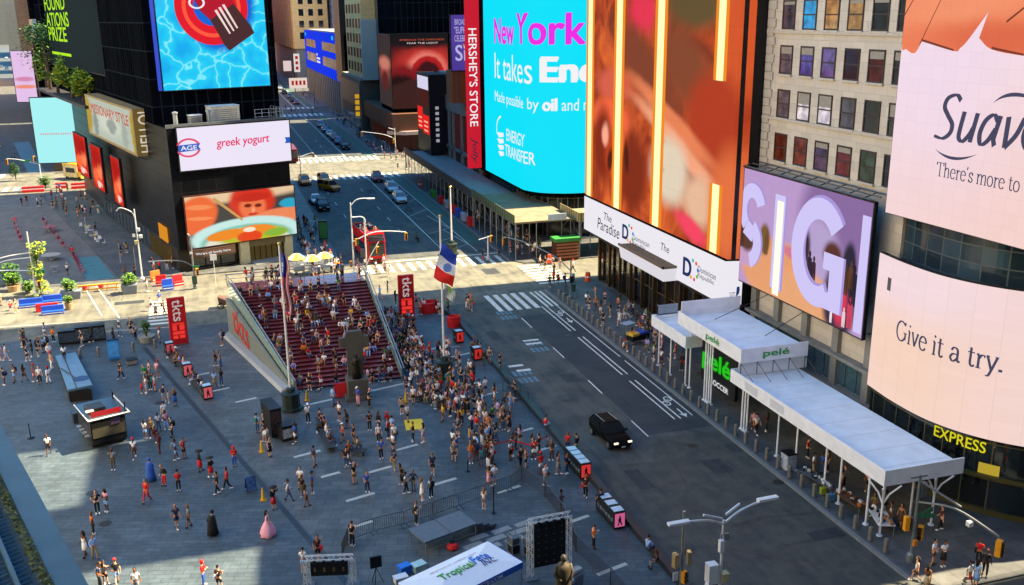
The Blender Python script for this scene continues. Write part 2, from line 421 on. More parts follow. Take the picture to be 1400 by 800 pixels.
def pavers(name, c0, c1, w, h, rot, joint, rough=.6):
 m, nt, b = nmat(name); L = nt.links.new
 tc = nt.nodes.new('ShaderNodeTexCoord'); mp = nt.nodes.new('ShaderNodeMapping'); mp.inputs['Rotation'].default_value = (0, 0, R(rot))
 L(tc.outputs['Object'], mp.inputs['Vector'])
 br = nt.nodes.new('ShaderNodeTexBrick'); br.inputs['Scale'].default_value = 1; br.inputs['Brick Width'].default_value = w; br.inputs['Row Height'].default_value = h
 br.inputs['Mortar Size'].default_value = .018; br.inputs['Color1'].default_value = srgb(c0); br.inputs['Color2'].default_value = srgb(c1); br.inputs['Mortar'].default_value = srgb(joint)
 L(mp.outputs[0], br.inputs['Vector'])
 n1 = nt.nodes.new('ShaderNodeTexNoise'); n1.inputs['Scale'].default_value = .22; n1.inputs['Detail'].default_value = 7; n1.inputs['Roughness'].default_value = .65
 L(tc.outputs['Object'], n1.inputs['Vector'])
 rp = nt.nodes.new('ShaderNodeMapRange'); rp.inputs['From Min'].default_value = .3; rp.inputs['From Max'].default_value = .7; rp.inputs['To Min'].default_value = .62; rp.inputs['To Max'].default_value = 1.4
 L(n1.outputs['Fac'], rp.inputs['Value'])
 mx = nt.nodes.new('ShaderNodeMix'); mx.data_type = 'RGBA'; mx.blend_type = 'MULTIPLY'; mx.inputs['Factor'].default_value = 1
 cb = nt.nodes.new('ShaderNodeCombineXYZ')
 for i in range(3): L(rp.outputs[0], cb.inputs[i])
 L(br.outputs['Color'], mx.inputs['A']); L(cb.outputs[0], mx.inputs['B']); L(mx.outputs['Result'], b.inputs['Base Color'])
 vo = nt.nodes.new('ShaderNodeTexVoronoi'); vo.inputs['Scale'].default_value = 1.3; L(tc.outputs['Object'], vo.inputs['Vector'])
 gm = nt.nodes.new('ShaderNodeMapRange'); gm.inputs['From Min'].default_value = .05; gm.inputs['From Max'].default_value = .11; gm.inputs['To Min'].default_value = .62; L(vo.outputs['Distance'], gm.inputs['Value'])
 n2 = nt.nodes.new('ShaderNodeTexNoise'); n2.inputs['Scale'].default_value = 1.7; n2.inputs['Detail'].default_value = 6; L(tc.outputs['Object'], n2.inputs['Vector'])
 g2 = nt.nodes.new('ShaderNodeMapRange'); g2.inputs['From Min'].default_value = .35; g2.inputs['From Max'].default_value = .65; g2.inputs['To Min'].default_value = .84; g2.inputs['To Max'].default_value = 1.14; L(n2.outputs['Fac'], g2.inputs['Value'])
 mu = nt.nodes.new('ShaderNodeMath'); mu.operation = 'MULTIPLY'; L(gm.outputs[0], mu.inputs[0]); L(g2.outputs[0], mu.inputs[1])
 ml = nt.nodes.new('ShaderNodeVectorMath'); ml.operation = 'SCALE'; L(mx.outputs['Result'], ml.inputs[0]); L(mu.outputs[0], ml.inputs['Scale']); L(ml.outputs[0], b.inputs['Base Color'])
 b.inputs['Roughness'].default_value = rough
 return m
M_ASPH = asphalt('asphalt', '#2e3539', '#50534f')
M_PAVE = pavers('plaza_pavers', '#354149', '#414e56', 1.1, .45, 15.7, '#252c31')
M_PAVE2 = pavers('dark_pavers', '#40474b', '#53585a', 1.4, .7, 15.7, '#272b2e')
M_SIDE = pavers('sidewalk_flags', '#42464a', '#545656', 1.5, 1.5, 0, '#292c2f')
M_WHITE = mat('road_paint', '#cfd0c8', .6, var=.18, scale=2.5)
M_LIGHTSTONE = mat('light_stone', '#a9aca6', .55, var=.1)
M_GREEN = mat('bike_lane_green', '#3d5a50', .75, var=.2, scale=1.2)
M_TEAL = mat('teal_paint', '#3f7882', .7, var=.15, scale=1)
M_KERB = mat('dark_granite_kerb', '#26282b', .45, var=.2, scale=4)
M_KERBG = mat('kerb_stone', '#6f7273', .7)
g = MB().quad((-1500, -300, 0), (1500, -300, 0), (1500, 2200, 0), (-1500, 2200, 0)); struct('ground', g, M_ASPH)
cs = MB().poly([(-60, 107, .002), (60, 107, .002), (60, 131.4, .002), (-60, 131.4, .002)]).poly([(-90, 206, .002), (60, 206, .002), (60, 236, .002), (-90, 236, .002)]); struct('cross_streets', cs, asphalt('pale_sunband_asphalt', '#45453f', '#6b6a5e'))  # pale lanes, lightened beyond the ground asphalt to lift the sunlit bands
# plaza between the avenues, south of the cross street
pl = MB().poly([(24.2, 30, .004), (24.2, 104, .004), (19, 108.5, .004), (-2, 108.6, .004), (-40, 109.5, .004), (-40, 30, .004)]); struct('plaza_pavement', pl, M_PAVE)
pd = MB().poly([(-.55, 104.2, .008), (-8.6, 103.3, .008), (6.1, 50.6, .008), (14, 50.6, .008), (15, 84.5, .008), (5.2, 84.5, .008)]); struct('plaza_walkway', pd, M_PAVE2)
st = MB(); d = Vector((-.271, .963)); n = Vector((.963, .271))
a = Vector((-8.73, 102.54)); b = Vector((8.2, 42.0)); e = n * .2
st.quad((a.x - e.x, a.y - e.y, .013), (b.x - e.x, b.y - e.y, .013), (b.x + e.x, b.y + e.y, .013), (a.x + e.x, a.y + e.y, .013)); struct('plaza_drain_strip', st, M_KERB)
# pale stone dashes set into the plaza
DASH = [(6.7, 81.5, 3.2), (9.9, 81.0, 0), (13.3, 83.2, 3.4), (-3.3, 92.2, 2.1), (-1.6, 87.5, 2.2), (.8, 84.2, 1.9), (2.7, 77.9, 1.7), (4.9, 71.2, 2.2), (6.2, 67.0, 1.5), (7.8, 62.8, 2.2), (7.2, 58.9, 1.8), (9.9, 66.7, 1.9), (14.0, 63.2, 2.1),
  (12.6, 69.9, 1.9), (18.2, 60.6, 2.0), (24.4, 71.0, 0), (22.9, 66.2, 2.2), (22.3, 70.0, 2.0), (20.9, 81.5, 2.2), (21.8, 78.6, 1.8), (21.4, 55.0, 1.8), (21.2, 48.6, 2.3), (22.0, 89.6, 2.4), (19.4, 92.3, 1.9)]
ds = MB(); u = Vector((.963, .271)); w = Vector((-.271, .963)) * .16
for x, y, l in DASH:
 if l == 0: continue
 p = Vector((x, y)); q = u * l / 2
 ds.quad(*[(c.x, c.y, .017) for c in (p - q - w, p + q - w, p + q + w, p - q + w)])
struct('plaza_inlay_dashes', ds, M_LIGHTSTONE)
# fine white line along the queue side of the steps
ql = MB().box(16.9, 17.05, 86, 97, 0, .012).box(15.3, 20.4, 104.6, 104.85, 0, .012).box(17.1, 22.6, 92.2, 92.33, 0, .012); struct('plaza_line_markings', ql, M_LIGHTSTONE)
# kerb / bench edge of the plaza along the avenue
kb = MB()
kb.prism([(24.2, 30), (24.75, 30), (24.75, 101), (24.3, 104.5), (23.7, 104.5), (24.2, 101)], 0, .42); struct('plaza_kerb', kb, M_KERB)
# east sidewalks
def walk(name, polys, m=M_SIDE, h=.13):
 mb = MB()
 for p in polys: mb.prism(p, 0, h)
 return struct(name, mb, m)
walk('east_sidewalk', [[(37.9, 41.8), (39.4, 40.2), (60, 40.2), (60, 58), (47.4, 58), (47.4, 78), (45, 78), (45, 111.6), (40.4, 111.6), (37.9, 109.3)], [(38.2, 125), (39.6, 122.8), (60, 122.8), (60, 134), (45, 140), (45, 205), (38.2, 205)], [(38.2, 236), (46, 236), (46, 352), (38.2, 352)], [(38.2, 376), (46, 376), (46, 900), (38.2, 900)]])
ke = MB()
for y0, y1 in ((42, 109.3), (125, 205), (236, 352), (376, 700)): ke.box(37.6 if y0 < 50 else 37.9, 37.9 if y0 < 50 else 38.2, y0, y1, 0, .145)
struct('east_kerb', ke, M_KERBG)
walk('west_sidewalk', [[(-5.5, 131.5), (14, 131.5), (15.6, 134), (15.6, 208), (10, 208), (10, 138)], [(9, 236), (15.6, 236), (15.6, 352), (9, 352)], [(9, 376), (15.6, 376), (15.6, 900), (9, 900)], [(-34, 236), (9, 236), (9, 234.5), (-34, 234.5)]])
walk('broadway_sidewalk', [[(-13, 132.6), (-5, 131.5), (-5, 134), (-24, 208), (-32.5, 208), (-30.5, 196.4)]], M_SIDE, .1)
# Broadway plaza north of the cross street
bp = MB().poly([(-13.2, 132.8, .004), (-30.6, 196.6, .004), (-33.5, 208, .004), (-60, 208, .004), (-42, 132, .004)]); struct('broadway_plaza', bp, asphalt('broadway_plaza', '#4d5155', '#6b6a68'))
tl = MB().poly([(-13.9, 133.6, .009), (-17.4, 147.6, .009), (-21.2, 147.6, .009), (-17.2, 133.6, .009)]).poly([(-36.5, 238, .006), (-49, 300, .006), (-53, 300, .006), (-40, 238, .006)]); struct('teal_lane_paint', tl, M_TEAL)
# bike lane on the avenue
gl = MB().box(35.4, 37.9, 137, 205, 0, .005).box(35.4, 37.9, 237, 352, 0, .005).box(35.4, 37.9, 377, 560, 0, .005); struct('green_bike_lane', gl, M_GREEN)
# darker patch of new asphalt in the avenue, and the worn south end
pt = MB().poly([(31.7, 66, .003), (37.5, 66, .003), (37.5, 100, .003), (31.7, 100, .003)]); struct('asphalt_patch', pt, asphalt('asphalt_dark', '#252b30', '#373c40'))
M_OLD = asphalt('asphalt_worn', '#303435', '#494a44', .8)
pt = MB().poly([(24.8, 30, .003), (60, 30, .003), (60, 40, .003), (37.5, 40, .003), (37.5, 65.2, .003), (31.9, 65.2, .003), (30, 61.5, .003), (24.8, 62, .003)]); struct('worn_asphalt', pt, M_OLD)
# lane lines
ln = MB(); Z = .009
def line(x0, y0, x1, y1, wd=.12, z=Z):
 p = Vector((x0, y0)); q = Vector((x1, y1)); dd = (q - p).normalized(); nn = Vector((-dd.y, dd.x)) * wd / 2
 ln.quad(*[(c.x, c.y, z) for c in (p - nn, q - nn, q + nn, p + nn)])
for y0, y1 in ((99.4, 95.7), (88.8, 85.5), (79.0, 75.5), (69.1, 65.7), (151, 148), (161, 158), (171, 168), (181, 178), (191, 188), (250, 246), (262, 258), (274, 270)):
 line(31.6 if y0 < 120 else 27.3, y0, 31.6 if y0 < 120 else 27.3, y1)
for y0, y1 in ((155, 152), (166, 163), (178, 175), (190, 187)): line(20.6, y0, 20.6, y1)
for y0, y1 in ((103, 93.2), (91, 79.3), (77.6, 68.2)):
 line(35.2, y0, 35.2, y1, .14); line(35.75, y0, 35.75, y1, .14)
line(37.0, 102.5, 37.0, 84); line(37.0, 82.8, 37.0, 68.5)
line(30.7, 206, 30.7, 143, .15); line(30.7, 132, 30.7, 143, .1); line(35.3, 206, 35.3, 132, .12); line(34.0, 160, 35.3, 148, .1); line(34.0, 148, 35.3, 136, .1)
line(30.7, 160, 35.3, 166, .1); line(30.7, 170, 35.3, 176, .1)
for y in (134, 140, 146): line(31.2, y, 35.3, y + 3, .1)
line(30.7, 352, 30.7, 236, .15); line(24, 352, 24, 236, .12); line(18, 352, 18, 236, .12)
line(30.7, 520, 30.7, 377, .2); line(35.2, 520, 35.2, 377, .2)
ln.box(16, 37.8, 130.0, 130.35, 0, Z); ln.box(16, 30.6, 238.2, 238.7, 0, Z); ln.box(16, 30.6, 377, 377.6, 0, Z)
struct('lane_lines', ln, M_WHITE)
cw = MB()
for i in range(5): cw.box(29.9 + i * 1.12, 30.5 + i * 1.12, 102.6, 109.4, 0, Z)
for i in range(3): cw.box(35.7 + i * .62, 36.0 + i * .62, 102.6, 109.2, 0, Z)
for i in range(15): cw.box(17.2 + i * 1.4, 17.75 + i * 1.4, 124.4, 128.8, 0, Z)
for i in range(15): cw.box(17.0 + i * 1.45, 17.6 + i * 1.45, 203.5, 209.5, 0, Z)
for i in range(15): cw.box(17.0 + i * 1.45, 17.7 + i * 1.45, 230.5, 237, 0, Z)
for i in range(12): cw.box(17.0 + i * 1.8, 18.0 + i * 1.8, 343, 352, 0, Z)
for i in range(12): cw.box(17.0 + i * 1.8, 18.0 + i * 1.8, 372, 378, 0, Z)
for i in range(8): cw.box(-8.8, -5.2, 110.4 + i * 1.3, 110.95 + i * 1.3, 0, Z)
for i in range(8): cw.box(.5, 3.4, 110.4 + i * 1.3, 110.95 + i * 1.3, 0, Z)
for i in range(8): cw.box(38.2, 42.6, 112.3 + i * 1.3, 112.85 + i * 1.3, 0, Z)
for i in range(14): cw.box(-62 + i * 1.9, -61 + i * 1.9, 213 , 217, 0, Z)
for i in range(14): cw.box(-70 + i * 1.9, -69 + i * 1.9, 232 , 237, 0, Z)
struct('crosswalk_stripes', cw, M_WHITE)
ln = MB()
line(-14, 116, -17.5, 131, .12); line(-12, 114.5, -16, 130.6, .12); line(-30, 115.6, -9, 113.6, .1); line(-6, 108.9, -20, 110.2, .1); line(5, 112.9, 22, 114.2, .08)
ln.box(29.3, 31.0, 90.4, 90.8, 0, Z).box(29.3, 31.0, 91.5, 91.9, 0, Z).box(25.6, 27.1, 84.6, 85.1, 0, Z).box(26.0, 27.4, 83.2, 83.7, 0, Z)
struct('street_markings', ln, M_WHITE)
# worn blue-white bus lane words and the two bicycle symbols
bl = MB()
for bx, by in ((29.2, 88.0), (25.4, 80.2), (29.4, 99.4)):
 for r_ in range(2):
  for c_ in range(4): bl.box(bx + c_ * .5, bx + c_ * .5 + .32, by + r_ * 1.9, by + r_ * 1.9 + 1.3, 0, .008)
struct('worn_lane_lettering', bl, mat('worn_paint', '#557484', .7, var=.3, scale=3))
bi = MB()
def ring(mb, cx, cy, r, z, wd=.06, sx=1.0, sy=1.0, n=14):
 for i in range(n):
  a0, a1 = 2 * math.pi * i / n, 2 * math.pi * (i + 1) / n
  mb.quad(*[(cx + (r + k) * sx * math.cos(t), cy + (r + k) * sy * math.sin(t), z) for t, k in ((a0, -wd), (a0, wd), (a1, wd), (a1, -wd))])
for yy in (99.2, 71.6):
 ring(bi, 36.1, yy, .3, .009, sy=1.5); ring(bi, 36.6, yy + .9, .3, .009, sy=1.5)
 ln = MB(); line(36.1, yy, 36.4, yy + .2, .09); line(36.4, yy + .2, 36.6, yy + .9, .09); line(36.1, yy, 36.25, yy + .9, .09); line(36.2, yy + .8, 36.45, yy + .3, .09)
 line(36.4, yy - 1.4, 36.4, yy - 2.6, .14); bi.add(ln.v, ln.f)
 bi.add([(36.05, yy - 2.5, .009), (36.75, yy - 2.5, .009), (36.4, yy - 3.3, .009)], [(0, 2, 1)])
struct('bike_symbols', bi, M_WHITE)
mh = MB()
for x, y in ((34.2, 63.0), (37.2, 55.5), (28, 75), (34.5, 92), (29, 104), (-10.6, 69.5), (-9.3, 64.5), (-6.6, 86), (26.5, 49)):
 mh.add([(x + .42 * math.cos(t * math.pi / 8), y + .42 * math.sin(t * math.pi / 8), .015) for t in range(16)], [tuple(range(16))])
struct('manhole_covers', mh, mat('iron', '#3a3633', .5, .6))

ts = MB(); rnd = random.Random(9)
for k in range(46):
 x, y = (rnd.uniform(25.5, 37), rnd.uniform(42, 110)) if k < 26 else (rnd.uniform(16, 37), rnd.uniform(131, 205)) if k < 36 else (rnd.uniform(-24, 40), rnd.uniform(110, 128)); a = rnd.choice((0, 1.57)) + rnd.gauss(0, .25)
 for j in range(rnd.randint(3, 9)):
  nx, ny = x + 1.1 * math.cos(a), y + 1.1 * math.sin(a); q = Vector((-math.sin(a), math.cos(a))) * .03
  ts.quad((x - q.x, y - q.y, .0065), (nx - q.x, ny - q.y, .0065), (nx + q.x, ny + q.y, .0065), (x + q.x, y + q.y, .0065)); x, y = nx, ny; a += rnd.gauss(0, .3)
struct('tar_seams', ts, mat('tar', '#17191b', .5)); cp = MB()
for x, y, w, h in ((33.5, 58, 1.6, 2.4), (27.2, 57.5, 1.2, 3.2), (29.5, 79, 1.4, 2.2), (36.6, 61, .9, 1.4), (35.0, 47.5, 2.4, 1.2), (26.4, 93, 1, 3), (22, 150, 2, 4), (28, 185, 1.6, 5), (12, 116, 3, 1.6), (-13, 120, 3.4, 1.4), (33, 119, 2, 3)): cp.quad((x, y, .005), (x + w, y, .005), (x + w, y + h, .005), (x, y + h, .005))
struct('asphalt_patches', cp, asphalt('asphalt_patch_mix', '#20262a', '#33383b', 1.2));
def pb(parent, loc, name, mb, m, **k): return mb.build(name, m, parent, loc, **k)
M_DARK = grid_mat('dark_curtain_wall', '#080a0f', '#1e242a', 1.5, 3.6, .08, rough=.5, var=.5, spec=.0)
M_DARK2 = grid_mat('black_glass', '#0b0d11', '#15181c', 2.2, 1.8, .04, rough=.35, var=.4, spec=.1)
M_BLACK = mat('black_paint', '#0c0d10', .5)
M_BLACKM = mat('black_metal', '#141518', .4, .4)
M_STONE = grid_mat('limestone_blocks', '#bdb5ab', '#a69e94', 1.5, .75, .02, rough=.8, var=.09, spec=.2, offset=.5)
M_TRIM = mat('stone_trim', '#b5aea5', .75, var=.08)
M_CONC = mat('concrete', '#7b7c7b', .8, var=.12, scale=1.5)
M_GLASS = mat('window_glass', '#1a1f26', .06, var=.35, scale=.6, spec=.8)
M_STEEL = mat('galvanised_steel', '#8d9499', .4, .5)
M_ALU = mat('white_metal', '#d2d5d8', .45, .1, var=.04)
M_GREY = mat('grey_metal', '#5a6066', .45, .3)
dB = Vector((-.271, .963)); nB = Vector((.963, .271))
A = Vector((-5.5, 132.7)); B = Vector((10, 138.0))
def at(p, k): q = p + dB * k; return (q.x, q.y)
TL = (0, 150, 0)
tw = thing('wedge_tower', 'black glass tower on a wedge plot with stacked screens facing the red steps', 'building', TL)
pod = [tuple(A), tuple(B), (10, 208), (-25.5, 208), at(A, 40)]
pb(tw, TL, 'podium_wall', MB().prism(pod, 3.2, 19.3), M_DARK2)
pb(tw, TL, 'ground_floor_wall', MB().prism([at(A, .8), (9.6, 139), (9.6, 207.6), (-25, 207.6), at(A, 40)], .05, 3.2), mat('shop_wall', '#1b1714', .4))
a6 = A + dB * 6; b6 = B + dB * 6
pb(tw, TL, 'tower_wall', MB().prism([tuple(a6), tuple(b6 + Vector((1.3, .45))), (9.75, 207.7), (-25.2, 207.7)], 19.3, 52), M_DARK)
pp = MB(); FR = Face([A, B])
FR.slab(pp, 0, FR.len, 19.3, 19.75, -.3, 0.05); pb(tw, TL, 'parapet', pp, M_GREY)
cols = MB(); FR.slab(cols, 8.3, 9.6, .05, 3.2, -.6, .12); FR.slab(cols, 14.9, 16.0, .05, 3.2, -.6, .12)
pb(tw, TL, 'column', cols, mat('lit_column', '#b9b48e', .6))
ent = MB(); FR.slab(ent, 9.7, 14.8, 2.3, 3.15, -.5, .06); pb(tw, TL, 'fascia', ent, mat('bronze_fascia', '#5e5638', .5))
dr = MB()
for k in range(6): FR.slab(dr, 9.8 + k * .84, 10.5 + k * .84, .15, 2.2, -.72, -.66)
pb(tw, TL, 'door', dr, em('warm_shop_interior', '#5a4a26', .6))
lobby = MB(); FR.slab(lobby, 9.7, 14.8, .1, .2, -.6, 2.0); pb(tw, TL, 'doorstep', lobby, M_CONC)
for k in range(3):
 hr = MB(); FR.slab(hr, 1.6 + k * 2.1, 3.5 + k * 2.1, .2, 2.6, -.74, -.7); pb(tw, TL, 'window', hr, M_GLASS)
# slanted silver rib on the west wall and amber shop band
WF = Face([Vector((-6.28, 141.03)) + dB * 90, Vector((-6.28, 141.03))])
rb = MB()
for k in range(14): WF.slab(rb, 60.4, 66.5, 21 + k * 2.1, 21.25 + k * 2.1, .25, .5)
WF.slab(rb, 60.2, 60.5, 20, 55, 0, .5); WF.slab(rb, 66.4, 66.8, 20, 55, 0, .5)
pb(tw, TL, 'wall_rib', rb, M_GREY)
WG = Face([A + dB * 70, A])
am = MB()
for s0, s1 in ((60.4, 61.6), (62.0, 63.2), (63.6, 64.8)): WG.slab(am, s0, s1, 3.3, 5.4, .05, .2)
pb(tw, TL, 'shop_sign', am, em('amber_sign', '#d98b1e'))
gl2 = MB()
for k in range(16): WG.slab(gl2, 20 + k * 2.6, 22.2 + k * 2.6, .3, 3.0, -.4, .07)
pb(tw, TL, 'shop_window', gl2, mat('shop_glass', '#2a2f33', .1, spec=.7))
gd = MB()
for k in range(10): WG.slab(gd, 54.4 + k * 1.3, 54.5 + k * 1.3, .2, 2.9, .1, .3)
pb(tw, TL, 'door_frame', gd, mat('brass', '#8a7330', .4, .5))
# screens on the tower
_caus_c = ('#12c8ee', '#0a9be0', '#b6fbff')
def caustic(nt, vec, cur):
 L = nt.links.new
 mp = nt.nodes.new('ShaderNodeMapping'); mp.inputs['Scale'].default_value = (5.5, 7, 1); L(vec, mp.inputs['Vector'])
 nz = nt.nodes.new('ShaderNodeTexNoise'); nz.inputs['Scale'].default_value = 1.2; L(mp.outputs[0], nz.inputs['Vector'])
 ad = nt.nodes.new('ShaderNodeVectorMath'); ad.operation = 'ADD'; L(mp.outputs[0], ad.inputs[0]); L(nz.outputs['Color'], ad.inputs[1])
 vo = nt.nodes.new('ShaderNodeTexVoronoi'); vo.feature = 'DISTANCE_TO_EDGE'; vo.inputs['Scale'].default_value = .8; L(ad.outputs[0], vo.inputs['Vector'])
 rp = nt.nodes.new('ShaderNodeValToRGB'); e = rp.color_ramp.elements; e.new(.5)
 for i, (p, c) in enumerate(((0, '#8ff2ff'), (.05, '#22d2fa'), (.4, '#12aef2'))): e[i].position = p; e[i].color = srgb(c)
 L(vo.outputs['Distance'], rp.inputs[0]); return rp.outputs[0]
TWF = Face([a6, b6])
t, l = screen('pool_advert_screen', 'tall screen showing a red swim ring and dark bottle floating on turquoise water', TWF, 1.55, 16.4, 23.7, 42, pic('pool_picture', '#18c8f0', [(.55, .62, .36, .36, 0, '#1466d8', .15)], extra=caustic), off=.5, depth=.6)
def ellipse(f, cx, cz, rx, rz, off, a0=0, a1=360, n=40): return [(cx + rx * math.cos(R(a0 + (a1 - a0) * i / n)), cz + rz * math.sin(R(a0 + (a1 - a0) * i / n))) for i in range(n + 1)]
def annulus(f, mb, cx, cz, r0, r1, off, k=1.0, n=44, w=None, rot=0):
 for i in range(n):
  q = []
  for t_, r_ in ((i, r0), (i, r1), (i + 1, r1), (i + 1, r0)):
   an = 2 * math.pi * t_ / n; q.append(f.pt(cx + r_ * k * math.cos(an), cz + r_ * math.sin(an), off))
  mb.quad(*q)
rg = MB(); annulus(TWF, rg, 9.0, 34.4, 2.5, 5.0, .535); pb(t, l, 'swim_ring', rg, pic('ring_picture', '#f0182c', []))
rg = MB(); annulus(TWF, rg, 9.0, 34.4, 3.5, 4.0, .55); pb(t, l, 'ring_highlight', rg, em('ring_light', '#ff5a3c'))
def bottle(w, top, z0):
 # slanted bottle: axis from upper left to lower right
 ax = Vector((.52, -.85)); nn = Vector((.85, .52)); o = Vector((9.2, 35.6)); pts = []
 prof = [(-6, .9), (-3, 1.0), (-1.2, 1.75), (.6, 1.9), (2.2, 1.55), (4.0, 1.65), (5.8, 1.8), (6.9, 1.7)]
 prof = [(p, q * w) for p, q in prof if p <= top and p >= z0]
 L_ = [o + ax * p - nn * q for p, q in prof]; R_ = [o + ax * p + nn * q for p, q in prof]
 return [(v.x, v.y) for v in L_ + R_[::-1]]
pb(t, l, 'bottle', TWF.poly(MB(), bottle(1.3, 7, -7), .565), em('bottle_brown', '#4a2a2c'))
pb(t, l, 'bottle_label', TWF.poly(MB(), bottle(1.28, 2.3, -7), .58), em('bottle_red', '#b5142a'))
wh = MB()
for k in range(3):
 o = Vector((9.3 + k * .55, 33.9 + k * .35)); TWF.poly(wh, [(o.x, o.y), (o.x + .35, o.y + .1), (o.x + 2.0, o.y - 3.0), (o.x + 1.8, o.y - 3.1)], .6)
pb(t, l, 'bottle_shine', wh, em('shine_white', '#f7dcd6'))
sw = MB()
for i in range(18):
 a0, a1 = R(150 + i * 14), R(150 + i * 14 + 14)
 sw.quad(*[TWF.pt(7.0 + r_ * 1.1 * math.cos(a_), 34.9 + r_ * .8 * math.sin(a_), .6) for a_, r_ in ((a0, .75), (a0, 1.0), (a1, 1.0), (a1, .75))])
pb(t, l, 'script_swirl', sw, em('white_light', '#f4f2f5'))
edge = MB(); TWF.slab(edge, 1.0, 1.35, 23.7, 42, 0, .5); pb(t, l, 'edge_light', edge, pic('edge_strip', '#3a56d8', [(.5, .5, 1, .1, 0, '#c04ab8', .6)]))

t, l = screen('yogurt_screen', 'wide white screen reading greek yogurt beside a blue and pink badge', FR, 1.2, 16.6, 13.75, 19.3, em('screen_white', '#ece4f7'), off=.35, depth=.3)
pb(t, l, 'lettering', FR.text(MB(), 'greek yogurt', 6.2, 13.6, 16.1, 17.55, .40, bold=.015, shear=.1, skew=.15), em('yogurt_pink', '#e8306f'))
bd = MB(); bd2 = MB()
for i in range(16):
 for lo, hi, mbb in ((20, 160, bd), (200, 340, bd)):
  a0, a1 = R(lo + (hi - lo) * i / 16), R(lo + (hi - lo) * (i + 1) / 16)
  mbb.quad(*[FR.pt(2.5 + r_ * 1.25 * math.cos(a_), 16.7 + r_ * math.sin(a_) * .95, .40) for a_, r_ in ((a0, 1.05), (a0, 1.3), (a1, 1.3), (a1, 1.05))])
pb(t, l, 'badge_ring', bd, em('badge_pink', '#e2466e'))
FR.poly(bd2, [(1.2, 16.2), (4.1, 16.35), (3.8, 16.75), (4.1, 17.2), (1.2, 17.1)], .40); FR.poly(bd2, [(15.8, 16.2), (16.6, 16.2), (16.6, 17.0), (15.8, 17.0), (16.0, 16.6)], .40)
pb(t, l, 'badge_ribbon', bd2, em('badge_blue', '#1d5cc4'))
pb(t, l, 'badge_letters', FR.text(MB(), 'AGE', 1.45, 3.6, 16.4, 17.0, .43, bold=.02), em('white_light', '#f4f2f5'))
kid = pic('kid_picture', '#43423e', [
 (.5, 1.0, .7, .2, 0, '#e8c8a0', .3), (.6, .78, .22, .4, 0, '#d8321c', .2), (.6, .66, .13, .26, 0, '#f07848', .25), (.6, .86, .17, .09, 0, '#c82a18', .2), (.555, .7, .035, .04, 0, '#7a2418', .3), (.65, .68, .035, .04, 0, '#7a2418', .3), (.6, .52, .05, .03, 0, '#c83a2c', .3), (.6, .6, .02, .06, 0, '#ffa070', .5), (.85, .42, .3, .16, 8, '#f08a5c', .2), (.95, .66, .1, .1, 0, '#2aa6c8', .2),
 (.09, .62, .19, .38, -8, '#ef6a34', .15), (.12, .78, .12, .05, -10, '#f89058', .4), (.12, .56, .12, .04, -10, '#f89058', .4), (.53, .12, .52, .36, 0, '#c8ece6', .08), (.53, .02, .44, .32, 0, '#7cc4b0', .1), (.53, -.02, .40, .3, 0, '#e8e4d4', .1),
 (.58, .1, .34, .17, 0, '#b8c030', .2), (.35, .17, .2, .1, 10, '#f08a1c', .1), (.62, .2, .18, .1, -8, '#f4902a', .1), (.55, .08, .12, .12, 0, '#e8481c', .15), (.8, .1, .12, .08, 0, '#8cb83c', .2), (.55, .22, .06, .05, 0, '#fbe8d0', .2)], distort=.03, dscale=4)
t, l = screen('food_advert_screen', 'colourful screen showing a red haired child leaning over a plate of food', FR, 1.25, 16.6, 3.35, 10.25, kid, off=.35, depth=.3, frame='#3a1512')
ch = MB(); FR.poly(ch, [(4.9, 9.6), (5.25, 9.85), (8.95, 6.45), (8.75, 6.2)], .40); pb(t, l, 'spoon', ch, em('spoon_tan', '#c99a5a'))
t, l = screen('family_sign', 'curved brown sign reading We are all family here above the corner entrance', Face([A + Vector((-.2, -.6)), A + Vector((3, -.2)), A + Vector((8, 1.6))]), 1.6, 7.4, 2.35, 3.15, mat('brown_sign', '#4a3328', .6), off=.5, depth=.3, frame='#3a2a22', cat='sign')
fs = Face([A + Vector((-.2, -.6)), A + Vector((3, -.2)), A + Vector((8, 1.6))])
pb(t, l, 'lettering', fs.text(MB(), "We're all family here", 2.2, 6.8, 2.52, 2.95, .54, bold=.01), em('white_light', '#f4f2f5'))
# roof machinery on the podium
def rooftop(name, label, cat, c, size, m, rz=R(18.9), fins=True):
 tt = thing(name, label, cat, c, rz); sx, sy, sz = size
 MB().box(-sx / 2, sx / 2, -sy / 2, sy / 2, .15, sz).build('housing', m, tt, bevel=.06)
 lg = MB()
 for x in (-sx * .4, sx * .4): lg.box(x - .1, x + .1, -sy / 2, sy / 2, 0, .15)
 lg.build('skid', M_GREY, tt)
 MB().box(-sx / 2 - .05, sx / 2 + .05, -sy / 2 - .05, sy / 2 + .05, sz, sz + .08).build('lid', M_ALU, tt)
 if fins:
  f_ = MB()
  for k in range(6): f_.box(-sx * .4, sx * .4, -sy / 2 - .03, -sy / 2, .4 + k * (sz - .6) / 6, .47 + k * (sz - .6) / 6)
  f_.build('louvre', M_GREY, tt)
 return tt
def onpod(s, back, z=19.32): q = A + (B - A).normalized() * s + dB * back; return (q.x, q.y, z)
rooftop('hvac_unit', 'large cream air handling unit on the roof above the white screen', 'roof unit', onpod(8.5, 3.0), (3.9, 2.2, 2.2), mat('cream_metal', '#d6cfba', .5))
rooftop('roof_cabinet', 'small pale equipment cabinet left of the large cream roof unit', 'roof unit', onpod(4.3, 1.8), (1.6, 1.2, 1.3), M_STEEL)
